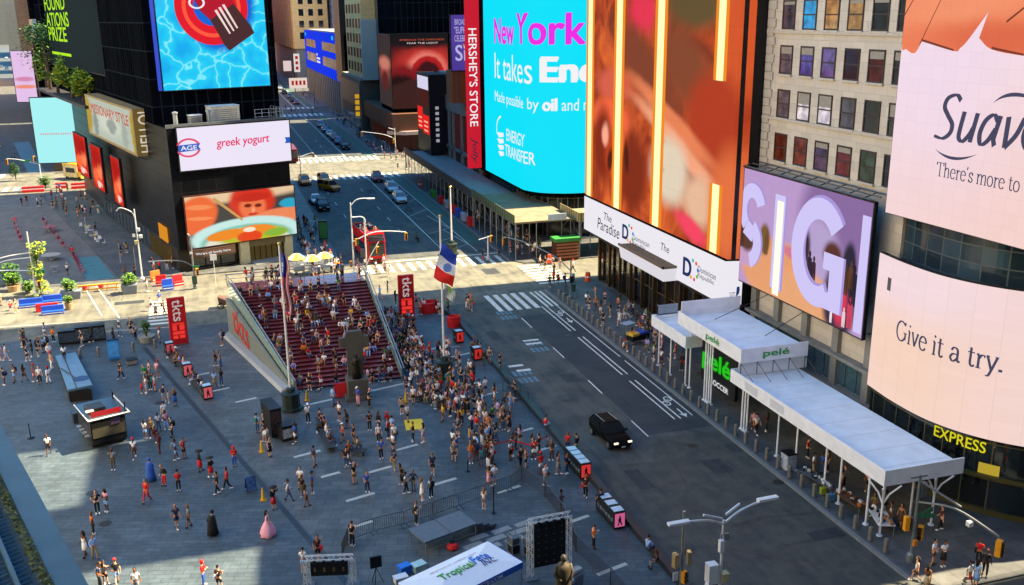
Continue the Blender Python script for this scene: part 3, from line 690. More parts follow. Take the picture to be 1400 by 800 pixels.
for k, s_ in enumerate((1.6, 6.0)):
 tt = thing('roof_vent', ('slim roof vent pipe at the left end of the white screen', 'slim roof vent pipe beside the large cream roof unit')[k], 'vent', onpod(s_, 1.2), 0, 'vent pipes on the podium roof')
 MB().lathe([(.28, 0), (.28, 1.7), (.36, 1.7), (.36, 1.9), (.05, 2.0)]).build('pipe', M_STEEL, tt); MB().lathe([(.4, 0), (.4, .1)]).build('flange', M_GREY, tt)
rl = thing('roof_railing', 'thin pale railing round the east end of the podium roof', 'railing', onpod(14, 1.0))
r_ = MB(); ps = [Vector(onpod(12.2, .6)), Vector(onpod(16.2, .6)), Vector(onpod(16.2, 5.4))]
lo = Vector(onpod(14, 1.0)); ps = [p - lo for p in ps]
for h in (.6, 1.1, 1.6): r_.path([p + Vector((0, 0, h)) for p in ps], .035, 5)
r_.build('rail', M_STEEL, rl)
for k in range(9):
 p = ps[0].lerp(ps[1], k / 4) if k <= 4 else ps[1].lerp(ps[2], (k - 4) / 4); MB().tube(p, p + Vector((0, 0, 1.6)), .04).build('post', M_STEEL, rl)

# Broadway side signs
HE = Face([(-10.1, 143.72), (-7.3, 144.5)]); MI = Face([Vector((-10.1, 143.72)) + dB * 35, (-10.1, 143.72)])
bx = thing('billboard_box', 'boxed billboard with pale ripped poster reading missionary style and vertical hello panel', 'billboard', (-11, 160, 14.3)); l = (-11, 160, 14.3)
pb(bx, l, 'casing', MB().prism([(-10.1, 143.72), (-7.3, 144.5), at(Vector((-7.3, 144.5)), 34.9), at(Vector((-10.1, 143.72)), 35)], 14.5, 21), mat('tan_frame', '#8a7448', .6))
mis = pic('poster_picture', '#b9c2b2', [(0, .5, .13, .6, 0, '#b89a3a', .3), (1, .5, .06, .6, 0, '#b89a3a', .3), (.5, .45, .3, .3, 0, '#d2d6c8', .6), (.56, .42, .1, .2, 0, '#9aa39a', .3), (.2, .3, .06, .4, 0, '#8e9a94', .4), (.82, .3, .06, .4, 0, '#a6aea4', .4)], distort=.1, dscale=8)
pb(bx, l, 'poster', MI.panel(MB(), .4, 34.6, 14.9, 20.7, .03), mis)
pb(bx, l, 'poster_lettering', MI.text(MB(), 'MISSIONARY STYLE', 5, 32, 18.4, 19.9, .06, bold=.01), em('poster_red', '#c8341e'))
pb(bx, l, 'hello_panel', HE.panel(MB(), .08, 2.8, 14.7, 20.8, .03), mat('hello_gold', '#94793f', .5))
hv, hf, _ = text_mesh('HELLO!', .02)
pb(bx, l, 'hello_lettering', MB().add([HE.pt(.6 + (1 - v) * 1.7, 15.0 + u * 5.6, .06) for u, v in hv], [tuple(reversed(f)) for f in hf]), em('hello_white', '#cfc7b4'))
tr = MB()
for k in range(8):
 q = Vector((-10.1, 143.72)) + dB * (1 + k * 4.5); tr.tube((q.x + .2, q.y, 14.4), (q.x + 3.2, q.y + .8, 13.2), .06)
pb(bx, l, 'bracket', tr, M_BLACKM)
for k, (s0, s1, z0, z1, o_) in enumerate(((49.5, 55.5, 5.4, 12.6, 1.6), (33.0, 41.5, 5.6, 12.8, 1.6), (17.0, 28.5, 6.2, 13.2, 1.6))):
 screen('red_poster_screen', ('red food poster screen nearest the black tower corner', 'red food poster screen in the middle of three under the billboard', 'red food poster screen farthest up the street beside the cyan screen')[k], Face([A + dB * 80, A]), s0, s1, z0, z1,
           pic('red_food_%d' % k, '#d8200f', [(.3, .3, .3, .2, 0, '#ff6a3a', .4), (.7, .45, .25, .2, 0, '#ff8a5a', .5), (.5, .75, .6, .25, 0, '#b00a08', .5), (.6, .12, .3, .06, 0, '#ffd0c0', .4)], distort=.3, dscale=6), off=o_, group='red poster screens on the side street')
CY = Face([(-33.3, 211.2), (-25.7, 210)])
t, l = screen('pale_cyan_screen', 'plain pale cyan screen standing out over the left side street', CY, 0, CY.len, 5.5, 18.2, em('pale_cyan', '#a8f2f4'), off=0, depth=.6)
wl = MB()
for k in range(14): CY.slab(wl, 1.1 + k * .42, 1.3 + k * .42, 11.0, 11.35, .03, .05)
pb(t, l, 'tiny_lettering', wl, em('tiny_pink', '#e08a96'))
PK = Face([(-44.8, 266.6), (-40, 265.5)])
t, l = screen('pink_screen', 'narrow pale pink screen above the far left street', PK, 0, PK.len, 13.5, 25.6, pic('pink_picture', '#e6c2ea', [(.5, .45, .5, .05, 0, '#d88ab0', .4), (.5, .3, .6, .04, 0, '#f0907a', .4)]), off=0, depth=.6)
t, l = screen('prize_screen', 'huge black screen with lime green lettering reading foundations prize', WF, 6.2, 59.6, 24.3, 46, pic('prize_black', '#0d1c22', [(.6, .4, .5, .5, 0, '#14262a', .6)]), off=.9, depth=.5)
lm = em('lime', '#b4f01e')
for body, s0, s1, z0 in (('FOUND', 7.5, 31, 34.6), ('ATIONS', 7.5, 33, 31.6), ('PRIZE', 8.2, 29, 28.9)): pb(t, l, 'lettering', WF.text(MB(), body, s0, s1, z0, z0 + 2.6, .95, bold=.03), lm)
pb(t, l, 'lettering', WF.slab(MB(), 9.5, 31, 26.3, 26.8, .93, .96), lm)

NB = (-15, 290, 0)
nb = thing('north_block', 'dark block of buildings beyond the second cross street behind the black tower', 'building', NB)
pb(nb, NB, 'wall', MB().prism([(-34, 238), (9, 238), (9, 352), (-49, 352)], 0, 42), M_DARK)
pb(nb, NB, 'storefront', MB().prism([(-34.4, 237.6), (9.4, 237.6), (9.4, 352.3), (-49.5, 352.3)], .1, 4.5), mat('shopfront_brown', '#4a3a30', .6))

OL = (45, 95, 0)
ot = thing('amber_screen_tower', 'black tower wrapped by a giant amber picture screen over a white band', 'building', OL)
pb(ot, OL, 'wall', MB().prism([(45.3, 77.75), (45.3, 113.3), (90, 113.3), (90, 77.75)], 5.8, 112), mat('matte_black_cladding', '#0f0e10', .55))
pb(ot, OL, 'ground_floor_wall', MB().prism([(46.2, 78.4), (46.2, 112.6), (90, 112.6), (90, 78.4)], 0, 5.8), grid_mat('bronze_shopfront', '#1c1814', '#57431f', 2.1, 2.9, .05, rough=.1, var=.5))
dp = MB().prism([(45.1, 77.4), (45.1, 77.75), (48.5, 77.75), (48.5, 77.4)], 10.8, 60); pb(ot, OL, 'end_pier', dp, M_BLACK)
pn = MB()
for k in range(11): pn.box(45.7, 46.05, 79 + k * 3.2, 79.25 + k * 3.2, .13, 5.8)
pb(ot, OL, 'mullion', pn, mat('bronze_frame', '#4c3a20', .4, .5))
mq = MB().hexa([(43.2, 87.5, 6.3), (45.2, 87.5, 6.3), (45.2, 98.5, 6.3), (43.2, 98.5, 6.3)], [(43.0, 87.3, 7.7), (45.2, 87.3, 7.7), (45.2, 98.7, 7.7), (43.0, 98.7, 7.7)])
pb(ot, OL, 'marquee', mq, em('marquee_white', '#e6e2ea', .9))
mr = MB()
for k in range(7): mr.box(43.2 + .27 * k, 43.32 + .27 * k, 87.4, 98.6, 7.72, 7.9)
mr.box(42.95, 45.2, 87.2, 87.4, 7.7, 7.95).box(42.95, 43.1, 87.2, 98.8, 7.7, 7.95)
pb(ot, OL, 'marquee_deck', mr, mat('brown_deck', '#6b5846', .7))
ORF = Face([(44.9, 113.5), (44.9, 77.5), (46.3, 77.45)])
amb = lambda: pic('amber_picture', '#ac3a14', [
 (.42, .95, .1, .12, 0, '#d8304a', .5), (.75, 1.0, .2, .14, 0, '#5d4a2a', .4), (.95, .9, .1, .3, 0, '#c85024', .5), (.45, .68, .3, .14, -20, '#7a3a24', .5), (.7, .72, .2, .16, -20, '#7e4026', .5), (.86, .52, .16, .2, 0, '#a83618', .4),
 (.22, .6, .14, .08, 0, '#cc5a44', .5), (.62, .50, .3, .05, -14, '#dc7a50', .5), (.66, .40, .3, .05, -14, '#e89a74', .5), (.62, .27, .12, .16, 0, '#d6c6ae', .4), (.8, .2, .1, .12, 0, '#dcb090', .5), (.95, .2, .1, .24, 0, '#d86a3a', .5), (.2, .44, .16, .10, 0, '#e8603a', .3), (.14, .3, .08, .2, 0, '#7e240c', .4), (.26, .26, .1, .16, 0, '#b8400f', .35), (.38, .2, .1, .2, 0, '#7a260c', .4),
 (.16, .36, .03, .06, 20, '#f0a088', .5), (.28, .34, .03, .09, -30, '#e0662e', .5), (.24, .2, .03, .08, 30, '#e8762e', .5), (.33, .28, .02, .08, 10, '#4a1406', .5), (.2, .24, .02, .07, -20, '#4a1406', .5), (.76, .07, .1, .05, -8, '#e8405c', .5), (.55, .26, .04, .02, 0, '#7aa284', .6)], distort=.05, dscale=3.2, vs=.46, k=1.15, extra=lambda a, b, c: amber_extra(a, b, c))

def amber_extra(nt, vec, cur):
 L = nt.links.new
 nz = nt.nodes.new('ShaderNodeTexNoise'); nz.inputs['Scale'].default_value = 9; nz.inputs['Detail'].default_value = 5; nz.inputs['Distortion'].default_value = 1.2; L(vec, nz.inputs['Vector'])
 rp = nt.nodes.new('ShaderNodeValToRGB'); e = rp.color_ramp.elements; e.new(.5)
 for i, (q, c) in enumerate(((.3, '#6e2410'), (.5, '#a8401c'), (.72, '#d8642c'))): e[i].position = q; e[i].color = srgb(c)
 L(nz.outputs['Fac'], rp.inputs[0]); return rp.outputs[0]
t, l = screen('amber_picture_screen', 'giant screen showing a blurred amber close up crossed by painted window glass reflection streaks', ORF, 0.05, 37.35, 10.9, 62, amb(), off=.12, depth=.2, rim=0)
M_BAR = em('glass_reflection_streak', '#fff3b0', 1.25); M_STREAK_HALO = em('reflection_streak_halo', '#f28a1c', 1.0)  # reflections of lamps in window glass, painted onto the screen as glowing streaks
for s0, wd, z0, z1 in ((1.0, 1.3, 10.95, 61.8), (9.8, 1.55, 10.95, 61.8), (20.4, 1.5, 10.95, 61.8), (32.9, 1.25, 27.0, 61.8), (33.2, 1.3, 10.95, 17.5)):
 pb(t, l, 'reflection_glow', ORF.slab(MB(), s0 - wd * .95, s0 + wd * .95, z0, z1, .12, .15), M_STREAK_HALO)
 pb(t, l, 'glass_reflection_streak', ORF.slab(MB(), s0 - wd / 2, s0 + wd / 2, z0, z1, .12, .17), M_BAR)
t, l = screen('white_band_sign', 'white wraparound band sign with blue letter mark below the amber screen', ORF, 0.05, 37.35, 6.5, 10.75, em('band_white', '#ece8f0'), off=.32, depth=.35, rim=0, cat='sign')
nv = em('navy_ink', '#1c2f66', .9)
def RT(name, body, s0, s1, z0, z1, m, **k): pb(t, l, name, ORF.text(MB(), body, s0, s1, z0, z1, .36, **k), m)
bkk = em('dark_ink', '#25283a')
RT('lettering', 'The', 6.6, 9.0, 9.0, 9.9, bkk, shear=.15); RT('lettering', 'Paradise', 4.6, 11.4, 7.5, 8.9, bkk, shear=.15)
RT('lettering', 'Dominican', 15.2, 19.6, 8.35, 8.95, bkk); RT('lettering', 'Republic', 15.2, 18.6, 7.6, 8.25, bkk)
RT('lettering', 'The', 22.4, 24.4, 8.8, 9.6, bkk, shear=.15); RT('lettering', 'Dominican', 30.8, 34.4, 8.5, 9.1, bkk); RT('lettering', 'Republic', 30.8, 34.1, 7.8, 8.4, bkk)
RT('lettering', 'TASTE', 35.9 + .15, 36.65, 7.2, 7.8, nv); RT('lettering', 'P', 36.72, 37.1, 6.9, 8.3, nv, bold=.03, shear=.2)
RT('letter_mark', 'D', 12.2, 14.0, 7.9, 9.6, nv, bold=.05); RT('letter_mark', 'D', 27.6, 29.5, 7.4, 9.3, nv, bold=.05)
for cx, cz in ((14.3, 8.8), (29.9, 8.4)):
 for k, c in enumerate(('#2fb8b0', '#e8503a', '#3a78c8', '#6ab84a', '#e84a6a', '#f0a020')):
  an = R(100 - k * 44); pts = ellipse(ORF, cx + .95 * math.cos(an), cz + .95 * math.sin(an), .24, .2, 0, n=10)[:-1]
  pb(t, l, 'petal', ORF.poly(MB(), pts, .37), em('petal_' + c, c))

BL = (47.5, 67.5, 0)
be = thing('beige_stone_building', 'beige stone building with rows of narrow sash windows beside the amber screen', 'building', BL)
pb(be, BL, 'wall', MB().prism([(47.5, 57.6), (47.5, 77.4), (95, 77.4), (95, 57.6)], 0, 70), M_STONE)
pb(be, BL, 'upper_wing', MB().prism([(48.5, 57.7), (48.5, 67), (94, 67), (94, 57.7)], 70, 86), M_STONE)
tr = MB()
for z in (24.0, 31.35, 38.6): tr.box(47.32, 47.5, 57.6, 77.3, z - .12, z + .12)
pb(be, BL, 'string_course', tr, M_TRIM)
qn = MB()
for k in range(48): qn.box(47.36, 47.5, 76.3 - (k % 2) * .25, 77.3, 4 + k * .75, 4.68 + k * .75)
pb(be, BL, 'quoin', qn, M_TRIM)
art = {(0, 1): '#1f9be8', (0, 2): '#a9814a', (0, 3): '#a07a48', (1, 1): '#5a3a8a', (1, 2): '#6a4a86', (2, 1): '#cfcbe2', (2, 2): '#c9c6de', (3, 1): '#6a3a34', (3, 2): '#4a4260', (3, 3): '#5a2f3a', (1, 4): '#4a1c20', (1, 3): '#351a20', (3, 4): '#3a4a40', (0, 0): '#3a3f4c', (1, 0): '#57525e', (2, 0): '#5a545c', (2, 3): '#3e4244', (2, 4): '#1c2426', (3, 0): '#4a1f18'}
M_BLIND = mat('window_blind', '#8d8880', .8)
M_FRM = mat('bronze_window_frame', '#2c2224', .5)
for ri, zc in enumerate((32.75, 29.05, 25.35, 21.6, 36.5)):
 for ci, yc in enumerate((74.2, 71.15, 68.15, 65.15, 62.2, 59.35)):
  fr = MB()
  for y0, y1, z0, z1 in ((-.95, -.83, -1.2, 1.2), (.83, .95, -1.2, 1.2), (-.83, .83, 1.08, 1.2), (-.83, .83, -1.2, -1.08), (-.83, .83, -.05, .05)): fr.box(47.42, 47.56, yc + y0, yc + y1, zc + z0, zc + z1)
  w = pb(be, BL, 'window', fr, M_FRM)
  ac = art.get((ri, ci), '#20262c')
  pm = mat('pane_' + ac, ac, .1, var=.5, scale=1.3, spec=.7)
  pane = MB().box(47.5 - .03, 47.54, yc - .83, yc + .83, zc - 1.08, zc + 1.08).build('pane', pm, None, BL); pane.parent = w; pane.location = (0, 0, 0)
  if (ri * 5 + ci * 3) % 4 < 2:
   bz = .25 + .3 * ((ri * 7 + ci * 5) % 5) / 2; bd_ = MB().box(47.455, 47.465, yc - .8, yc + .8, zc + 1.06 - bz, zc + 1.06).build('blind', M_BLIND, None, BL); bd_.parent = w; bd_.location = (0, 0, 0)
  sl = MB().box(47.28, 47.5, yc - 1.05, yc + 1.05, zc - 1.36, zc - 1.2).build('sill', M_TRIM, None, BL); sl.parent = w; sl.location = (0, 0, 0)
# lower floors: piers, strip of glazing, ledge
lw = MB().box(47.0, 47.5, 57.7, 77.2, 2.9, 3.4).box(46.7, 47.5, 57.7, 77.2, 5.9, 6.2)
for y in (76.4, 72.6, 68.2, 63.8, 59.6): lw.box(47.1, 47.5, y - .4, y + .4, 3.4, 9)
pb(be, BL, 'ledge', lw, M_CONC)
sg = MB()
for k in range(13): sg.box(47.38, 47.48, 58.1 + k * 1.45, 59.4 + k * 1.45, 3.5, 5.8)
pb(be, BL, 'strip_window', sg, mat('strip_glass', '#3d5a68', .12, spec=.7, var=.25))
pb(be, BL, 'shop_recess', MB().box(47.3, 47.49, 57.8, 77.2, .13, 2.8), M_BLACK)
SG = Face([(45.9, 77.15), (45.9, 58.9)])
sigp = pic('loft_picture', '#bb9acb', [(.8, .75, .32, .5, 0, '#8a6aa0', .25), (.62, .5, .2, .3, 0, '#b7a2cf', .3), (.35, .2, .34, .3, 0, '#e8a070', .15), (.62, .1, .3, .22, 0, '#eaa878', .2), (.05, .25, .12, .1, 0, '#c8a0c8', .3), (.06, .42, .08, .14, 0, '#5a3a30', .3), (.22, .45, .05, .14, 0, '#7a5a30', .3), (.83, .2, .12, .32, 0, '#3a3048', .25), (.55, .5, .05, .18, 0, '#3a2838', .4), (.76, .52, .07, .12, 0, '#5a3028', .35), (.88, .48, .05, .2, 0, '#2a2438', .3), (.84, .2, .05, .2, 0, '#d83a58', .4), (.45, .42, .08, .05, -20, '#d87a8a', .5)], distort=.01, dscale=5)
t, l = screen('letter_screen', 'lilac screen with huge pale letters S I G and people in a loft', SG, 0, SG.len, 9.0, 19.45, sigp, off=.05, depth=.3, rim=.12)
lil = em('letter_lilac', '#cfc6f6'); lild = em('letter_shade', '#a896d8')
def arcband(f, mb, cx, cz, rx, rz, a0, a1, wd, off, n=26):
 for i in range(n):
  q = []
  for t_, k_ in ((i, -1), (i, 1), (i + 1, 1), (i + 1, -1)):
   an = R(a0 + (a1 - a0) * t_ / n); q.append(f.pt(max(.02, cx + (rx + k_ * wd / 2) * math.cos(an)), cz + (rz + k_ * wd / 2) * math.sin(an), off))
  mb.quad(*q)
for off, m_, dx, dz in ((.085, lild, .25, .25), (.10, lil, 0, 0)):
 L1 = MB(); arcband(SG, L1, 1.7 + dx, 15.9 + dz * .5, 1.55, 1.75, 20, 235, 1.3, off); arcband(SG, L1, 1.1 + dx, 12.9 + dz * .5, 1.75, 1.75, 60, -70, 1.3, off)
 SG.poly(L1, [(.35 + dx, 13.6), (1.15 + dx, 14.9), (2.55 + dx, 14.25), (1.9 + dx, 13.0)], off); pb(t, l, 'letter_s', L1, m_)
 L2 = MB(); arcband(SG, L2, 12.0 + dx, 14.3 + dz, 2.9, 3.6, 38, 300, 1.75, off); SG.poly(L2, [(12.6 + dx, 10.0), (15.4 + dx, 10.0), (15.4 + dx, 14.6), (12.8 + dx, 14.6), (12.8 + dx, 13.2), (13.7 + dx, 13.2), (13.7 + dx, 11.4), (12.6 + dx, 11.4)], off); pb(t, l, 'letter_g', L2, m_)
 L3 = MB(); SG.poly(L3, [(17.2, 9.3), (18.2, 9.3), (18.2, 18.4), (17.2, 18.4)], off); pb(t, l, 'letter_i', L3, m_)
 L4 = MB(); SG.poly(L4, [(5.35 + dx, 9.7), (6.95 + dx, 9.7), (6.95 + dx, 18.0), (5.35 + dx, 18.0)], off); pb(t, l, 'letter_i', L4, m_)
L5 = MB(); SG.poly(L5, [(5.75, 9.2), (6.75, 9.2), (6.75, 17.5), (5.75, 17.5)], .12); pb(t, l, 'glass_reflection_streak', L5, em('warm_reflection_streak', '#fff6e4', 1.1))  # warm window-glass reflection painted over the letter as a glowing streak
for s_, z_, h_, c_ in ((10.9, 11.6, 2.6, '#2a2230'), (11.5, 11.5, 2.4, '#3a2030'), (15.75, 11.8, 2.4, '#4a3020'), (16.3, 12.4, 2.2, '#5a3a24'), (16.75, 11.2, 3.2, '#221c2c'), (16.6, 9.3, 2.6, '#c8405c'), (15.9, 9.2, 1.6, '#e8c8d0'), (18.2, 11.6, 2.4, '#2a2438'), (.25, 12.2, 2.2, '#4a3028'), (4.3, 12.4, 2.2, '#6a4a2c'), (14.3, 9.1, 1.2, '#f0e0e4')):
 fg = MB(); SG.poly(fg, [(max(.02, min(18.22, s_ + a * h_)), z_ + b * h_) for a, b in ((-.1, 0), (.02, 0), (.03, .4), (.05, 0), (.14, 0), (.15, .45), (.13, .78), (.05, .82), (.08, .9), (.05, 1), (-.03, 1), (-.05, .9), (-.02, .82), (-.11, .76), (-.12, .4))], .076)
 pb(t, l, 'picture_figure', fg, em('figure_' + c_, c_))
tt = MB()
for k in range(10): tt.tube((45.6, 60 + k * 1.9, 19.6), (47.4, 60.6 + k * 1.9, 19.9), .05)
for x, z in ((45.7, 19.7), (46.5, 19.85), (47.2, 19.95)): tt.tube((x, 59, z), (x, 77, z), .06)
pb(t, l, 'catwalk', tt, M_GREY)

SL_ = [(v.x, v.y) for v in catmull([(46.2, 58), (45.8, 54.5), (45.9, 51), (46.9, 48), (48.7, 45.6), (51, 44), (55, 42.6), (62, 41.2), (95, 41.2)], 6)]
LO = Face(SL_); UP = Face([(46.1, 57.8), (46.3, 51.4), (46.5, 45.4), (46.7, 40.9)])
CB = (50, 50, 0)
cb = thing('curved_corner_building', 'curved glass corner building carrying two pale pink screens over a clothing shop', 'building', CB)
back = [tuple(LO.at(a_, -.5)) for a_ in LO.acc]
pb(cb, CB, 'wall', MB().prism(back + [(95, 57.5), (47.0, 57.5)], 19.4, 55), M_DARK)
pb(cb, CB, 'lower_wall', MB().prism(back + [(95, 57.5), (47.0, 57.5)], 7, 15.4), M_DARK)
pb(cb, CB, 'terrace_wall', MB().prism([tuple(LO.at(a_, -1.6)) for a_ in LO.acc] + [(94, 57.4), (48, 57.4)], 15.4, 19.5), grid_mat('blue_black_glass', '#2c3e4c', '#37464f', 1.6, 1.2, .05, rough=.08, var=.5))
pb(cb, CB, 'shop_glass', MB().prism([tuple(LO.at(a_, -.25)) for a_ in LO.acc] + [(95, 57.4), (46.9, 57.4)], .3, 7), grid_mat('shop_curtain_wall', '#101a20', '#4a4526', 1.5, 2.6, .04, rough=.05, var=.5))
tr2 = MB(); LO.slab(tr2, 0, 40, 2.75, 2.95, -.3, .02); LO.slab(tr2, 0, 40, .13, .45, -.3, .0); pb(cb, CB, 'shop_trim', tr2, mat('olive_trim', '#5a5430', .4, .4))
lw2 = MB()
for s0, z0 in ((16.4, .6), (14.8, .55), (10.8, 2.98)): LO.slab(lw2, s0, s0 + 1.35, z0, z0 + .75, -.24, -.22)
pb(cb, CB, 'lit_display_window', lw2, em('shop_yellow', '#b39a2e'))
pb(cb, CB, 'shop_lettering', LO.text(MB(), 'EXPRESS', 7.45, 11.15, 4.55, 5.35, -.16, bold=.012, skew=-.12), em('express_yellow', '#d8cf1e'))
fl = MB().prism([tuple(LO.at(a_, .1)) for a_ in LO.acc if a_ < 30] + [(60, 56), (48, 57)], 15.45, 15.6); pb(cb, CB, 'terrace_floor', fl, mat('terrace_grey', '#3a4650', .6))
pinkm = pic('pale_pink', '#f6dde4', [(.5, .1, .8, .4, 0, '#f6d2cc', .9), (.2, .6, .5, .5, 0, '#f3dcec', .9)], distort=.2, dscale=2)
t, l = screen('upper_pink_screen', 'upper pale pink screen with large grey script and resting arms at its top', UP, 0, UP.len, 19.0, 40, pinkm, off=.05, depth=.4, rim=.05)
ink = em('slate_ink', '#4a4a66', .85)
pb(t, l, 'script_lettering', serif(UP, MB(), 'SuAV', 3.9, 11.0, 24.85, 4.1, .09, .11, .035, .22), ink)
pb(t, l, 'script_lettering', serif(UP, MB(), 'e', 11.1, 13.0, 24.85, 4.1, .09, .11, .035, .1), ink)
swm = MB()
def swoosh(mb, p0, p1, p2, wd, off, f):
 n = 16
 for i in range(n):
  q = []
  for tt_, sg_ in ((i / n, -1), ((i + 1) / n, -1), ((i + 1) / n, 1), (i / n, 1)):
   x = (1 - tt_) ** 2 * p0[0] + 2 * tt_ * (1 - tt_) * p1[0] + tt_ ** 2 * p2[0]; z = (1 - tt_) ** 2 * p0[1] + 2 * tt_ * (1 - tt_) * p1[1] + tt_ ** 2 * p2[1]
   q.append(f.pt(x, z + sg_ * wd * math.sin(math.pi * min(.999, max(.001, tt_))), off))
  mb.quad(*q)
swoosh(swm, (4.2, 24.1), (5.8, 23.2), (7.9, 24.2), .1, .09, UP); swoosh(swm, (8.6, 27.4), (9.8, 28.6), (12.6, 27.7), .12, .09, UP); pb(t, l, 'swash', swm, ink)
pb(t, l, 'serif_lettering', serif(UP, MB(), "There's more to", 4.55, 11.5, 22.35, 1.35, .09, .085, .035), ink)
skin = pic('skin_picture', '#f08058', [(.3, .6, .5, .3, 30, '#f4946c', .7), (.6, .2, .5, .2, 0, '#e06a48', .7)], distort=.2)
for nm, pts in (('picture_arm', [(.02, 36), (.02, 30.85), (.5, 30.45), (1.2, 30.2), (1.75, 30.7), (3.4, 33.8), (3.6, 36)]), ('picture_arm', [(1.9, 31.0), (4.9, 30.45), (5.4, 30.65), (6.2, 31.4), (8.6, 34.5), (9, 36), (3.3, 36), (3.3, 33.6)]), ('picture_knee', [(6.9, 31.3), (8, 30.65), (10.5, 30.35), (13, 30.3), (16.8, 30.2), (16.8, 36), (8.4, 36)])):
 mb = MB(); o_ = .085 + .012 * ('knee' in nm)
 pts = [(max(.02, v.x), v.y) for v in catmull(pts, 4)]; n_ = len(pts); cs = sum(p[0] for p in pts) / n_; cz = sum(p[1] for p in pts) / n_
 mb.add([UP.pt(cs, cz, o_)] + [UP.pt(p[0], p[1], o_) for p in pts], [(0, 1 + i, 1 + (i + 1) % n_) for i in range(n_)])
 mb.f = [tuple(range(1, n_ + 1))]; mb.m = [0]; mb.uv[0] = tuple((p[0] / 17, (p[1] - 30) / 6) for p in pts)
 pb(t, l, nm, mb, skin)
lk = MB()
for a_, b_ in (((1.75, 30.7), (3.4, 33.8)), ((1.9, 31.0), (4.9, 30.45)), ((8, 30.65), (10.5, 30.35)), ((8.9, 32.2), (11.5, 34)), ((.02, 32.6), (1.0, 34))):
 UP.poly(lk, [(a_[0], a_[1]), (b_[0], b_[1]), (b_[0], b_[1] + .12), (a_[0], a_[1] + .16)], .105)
pb(t, l, 'crease', lk, em('crease_brown', '#7a3828'))
t, l = screen('lower_pink_screen', 'lower curved pale peach screen reading give it a try', LO, 0, 30, 5.6, 15.95, pic('pale_peach', '#f6d6cd', [(.15, .4, .3, .6, 0, '#f8d4c0', .9), (.1, .9, .4, .3, 0, '#f6dce2', .9), (.6, .5, .3, .6, 0, '#f4d6d4', .9)], distort=.15), off=.1, depth=.35, rim=.04)
pb(t, l, 'serif_lettering', serif(LO, MB(), 'Give it a try.', 3.15, 11.6, 10.4, 2.05, .16, .10, .04), ink)
pb(t, l, 'camera_hatch', LO.slab(MB(), 1.42, 1.85, 13.5, 14.45, .1, .14), em('hatch_grey', '#5c5458'))

ENP = [(v.x, v.y) for v in catmull([(45, 161), (45, 151), (45, 141), (45.3, 139), (46.6, 136.6), (49.5, 134.8), (53, 134.2), (60, 133.9), (95, 133.9)], 6)]
EN = Face(ENP); EL = (50, 150, 0)
eb = thing('round_corner_building', 'tall round cornered building wrapped by a turquoise screen above a plywood shed', 'building', EL)
pb(eb, EL, 'wall', MB().prism([tuple(EN.at(a_, -.6)) for a_ in EN.acc] + [(95, 168), (45.6, 168)], 6.4, 95), M_DARK)
pb(eb, EL, 'base_wall', MB().prism([tuple(EN.at(a_, -2.0)) for a_ in EN.acc] + [(95, 168), (47, 168)], 0, 6.6), grid_mat('base_glass', '#1a1c1e', '#4c4a44', 1.9, 6, .06, rough=.15, var=.5))
pb(eb, EL, 'mullion', (lambda m: [EN.slab(m, 12 + k * 1.9, 12.12 + k * 1.9, 3.6, 6.5, -1.9, -1.7) for k in range(22)] and m)(MB()), M_STEEL)
t, l = screen('turquoise_screen', 'huge turquoise curved screen reading New York it takes energy', EN, 0, 44, 7.15, 60, em('turquoise', '#06e2fb'), off=.1, depth=.4, rim=.05)
def ET(name, body, s0, s1, z0, z1, m, **k): pb(t, l, name, EN.text(MB(), body, s0, s1, z0, z1, .16, **k), m)
mag = em('magenta', '#ee2be6'); wht = em('white_light', '#f4f2f5')
ET('lettering', 'New', 6.5, 17.4, 28.5, 32.5, mag, bold=.03); ET('lettering', 'York', 18.6, 31.5, 28.7, 33.2, mag, bold=.03)
ET('lettering', 'It takes', 6.5, 23.4, 23.1, 27.1, wht); ET('lettering', 'Energy', 24.7, 41, 22.3, 27.1, wht, bold=.045)
ET('lettering', 'Made possible by', 6.4, 24.6, 18.9, 21.1, wht); ET('lettering', 'oil', 25.1, 27.4, 19.3, 21.2, wht, bold=.05); ET('lettering', 'and natural gas', 28.0, 39, 18.8, 21.1, wht)
ET('lettering', 'ENERGY', 12.7, 21.7, 13.7, 15.6, wht, bold=.01); ET('lettering', 'TRANSFER', 11.9, 24.0, 11.2, 13.1, wht, bold=.01)
lg = MB()
for k in range(4): EN.poly(lg, [(7.0 + k * .3, 14.4 - k * 1.0), (11.0, 14.7 - k * 1.0), (11.2, 14.1 - k * 1.0), (8.5 + k * .2, 13.7 - k * 1.0)], .16)
arcband(EN, lg, 10.2, 15.0, 3.0, 2.2, 100, 200, .35, .16, 12); pb(t, l, 'swirl_mark', lg, wht)
# red blade sign
HF = Face([(42.6, 164.5), (45.2, 164.5)])
hs = thing('red_blade_sign', "tall red vertical blade sign reading Hershey's store in white letters", 'sign', (44, 164.8, 7)); l = (44, 164.8, 7)
pb(hs, l, 'casing', MB().box(42.7, 45.1, 164.5, 165.2, 7, 48), em('blade_red', '#d01a30', .9))
hv, hf, _ = text_mesh("HERSHEY'S STORE", .02)
pb(hs, l, 'lettering', MB().add([(43.15 + (v) * 1.5, 164.45, 30.8 - u * 16.5) for u, v in hv], [tuple(f) for f in hf]), wht)
pb(hs, l, 'wordmark', MB().add([(43.2 + v * 1.3, 164.45, 12.4 - u * 4.6) for u, v in text_mesh('Jolly', .02, .3)[0]], text_mesh('Jolly', .02, .3)[1]), em('dark_ink', '#25283a'))

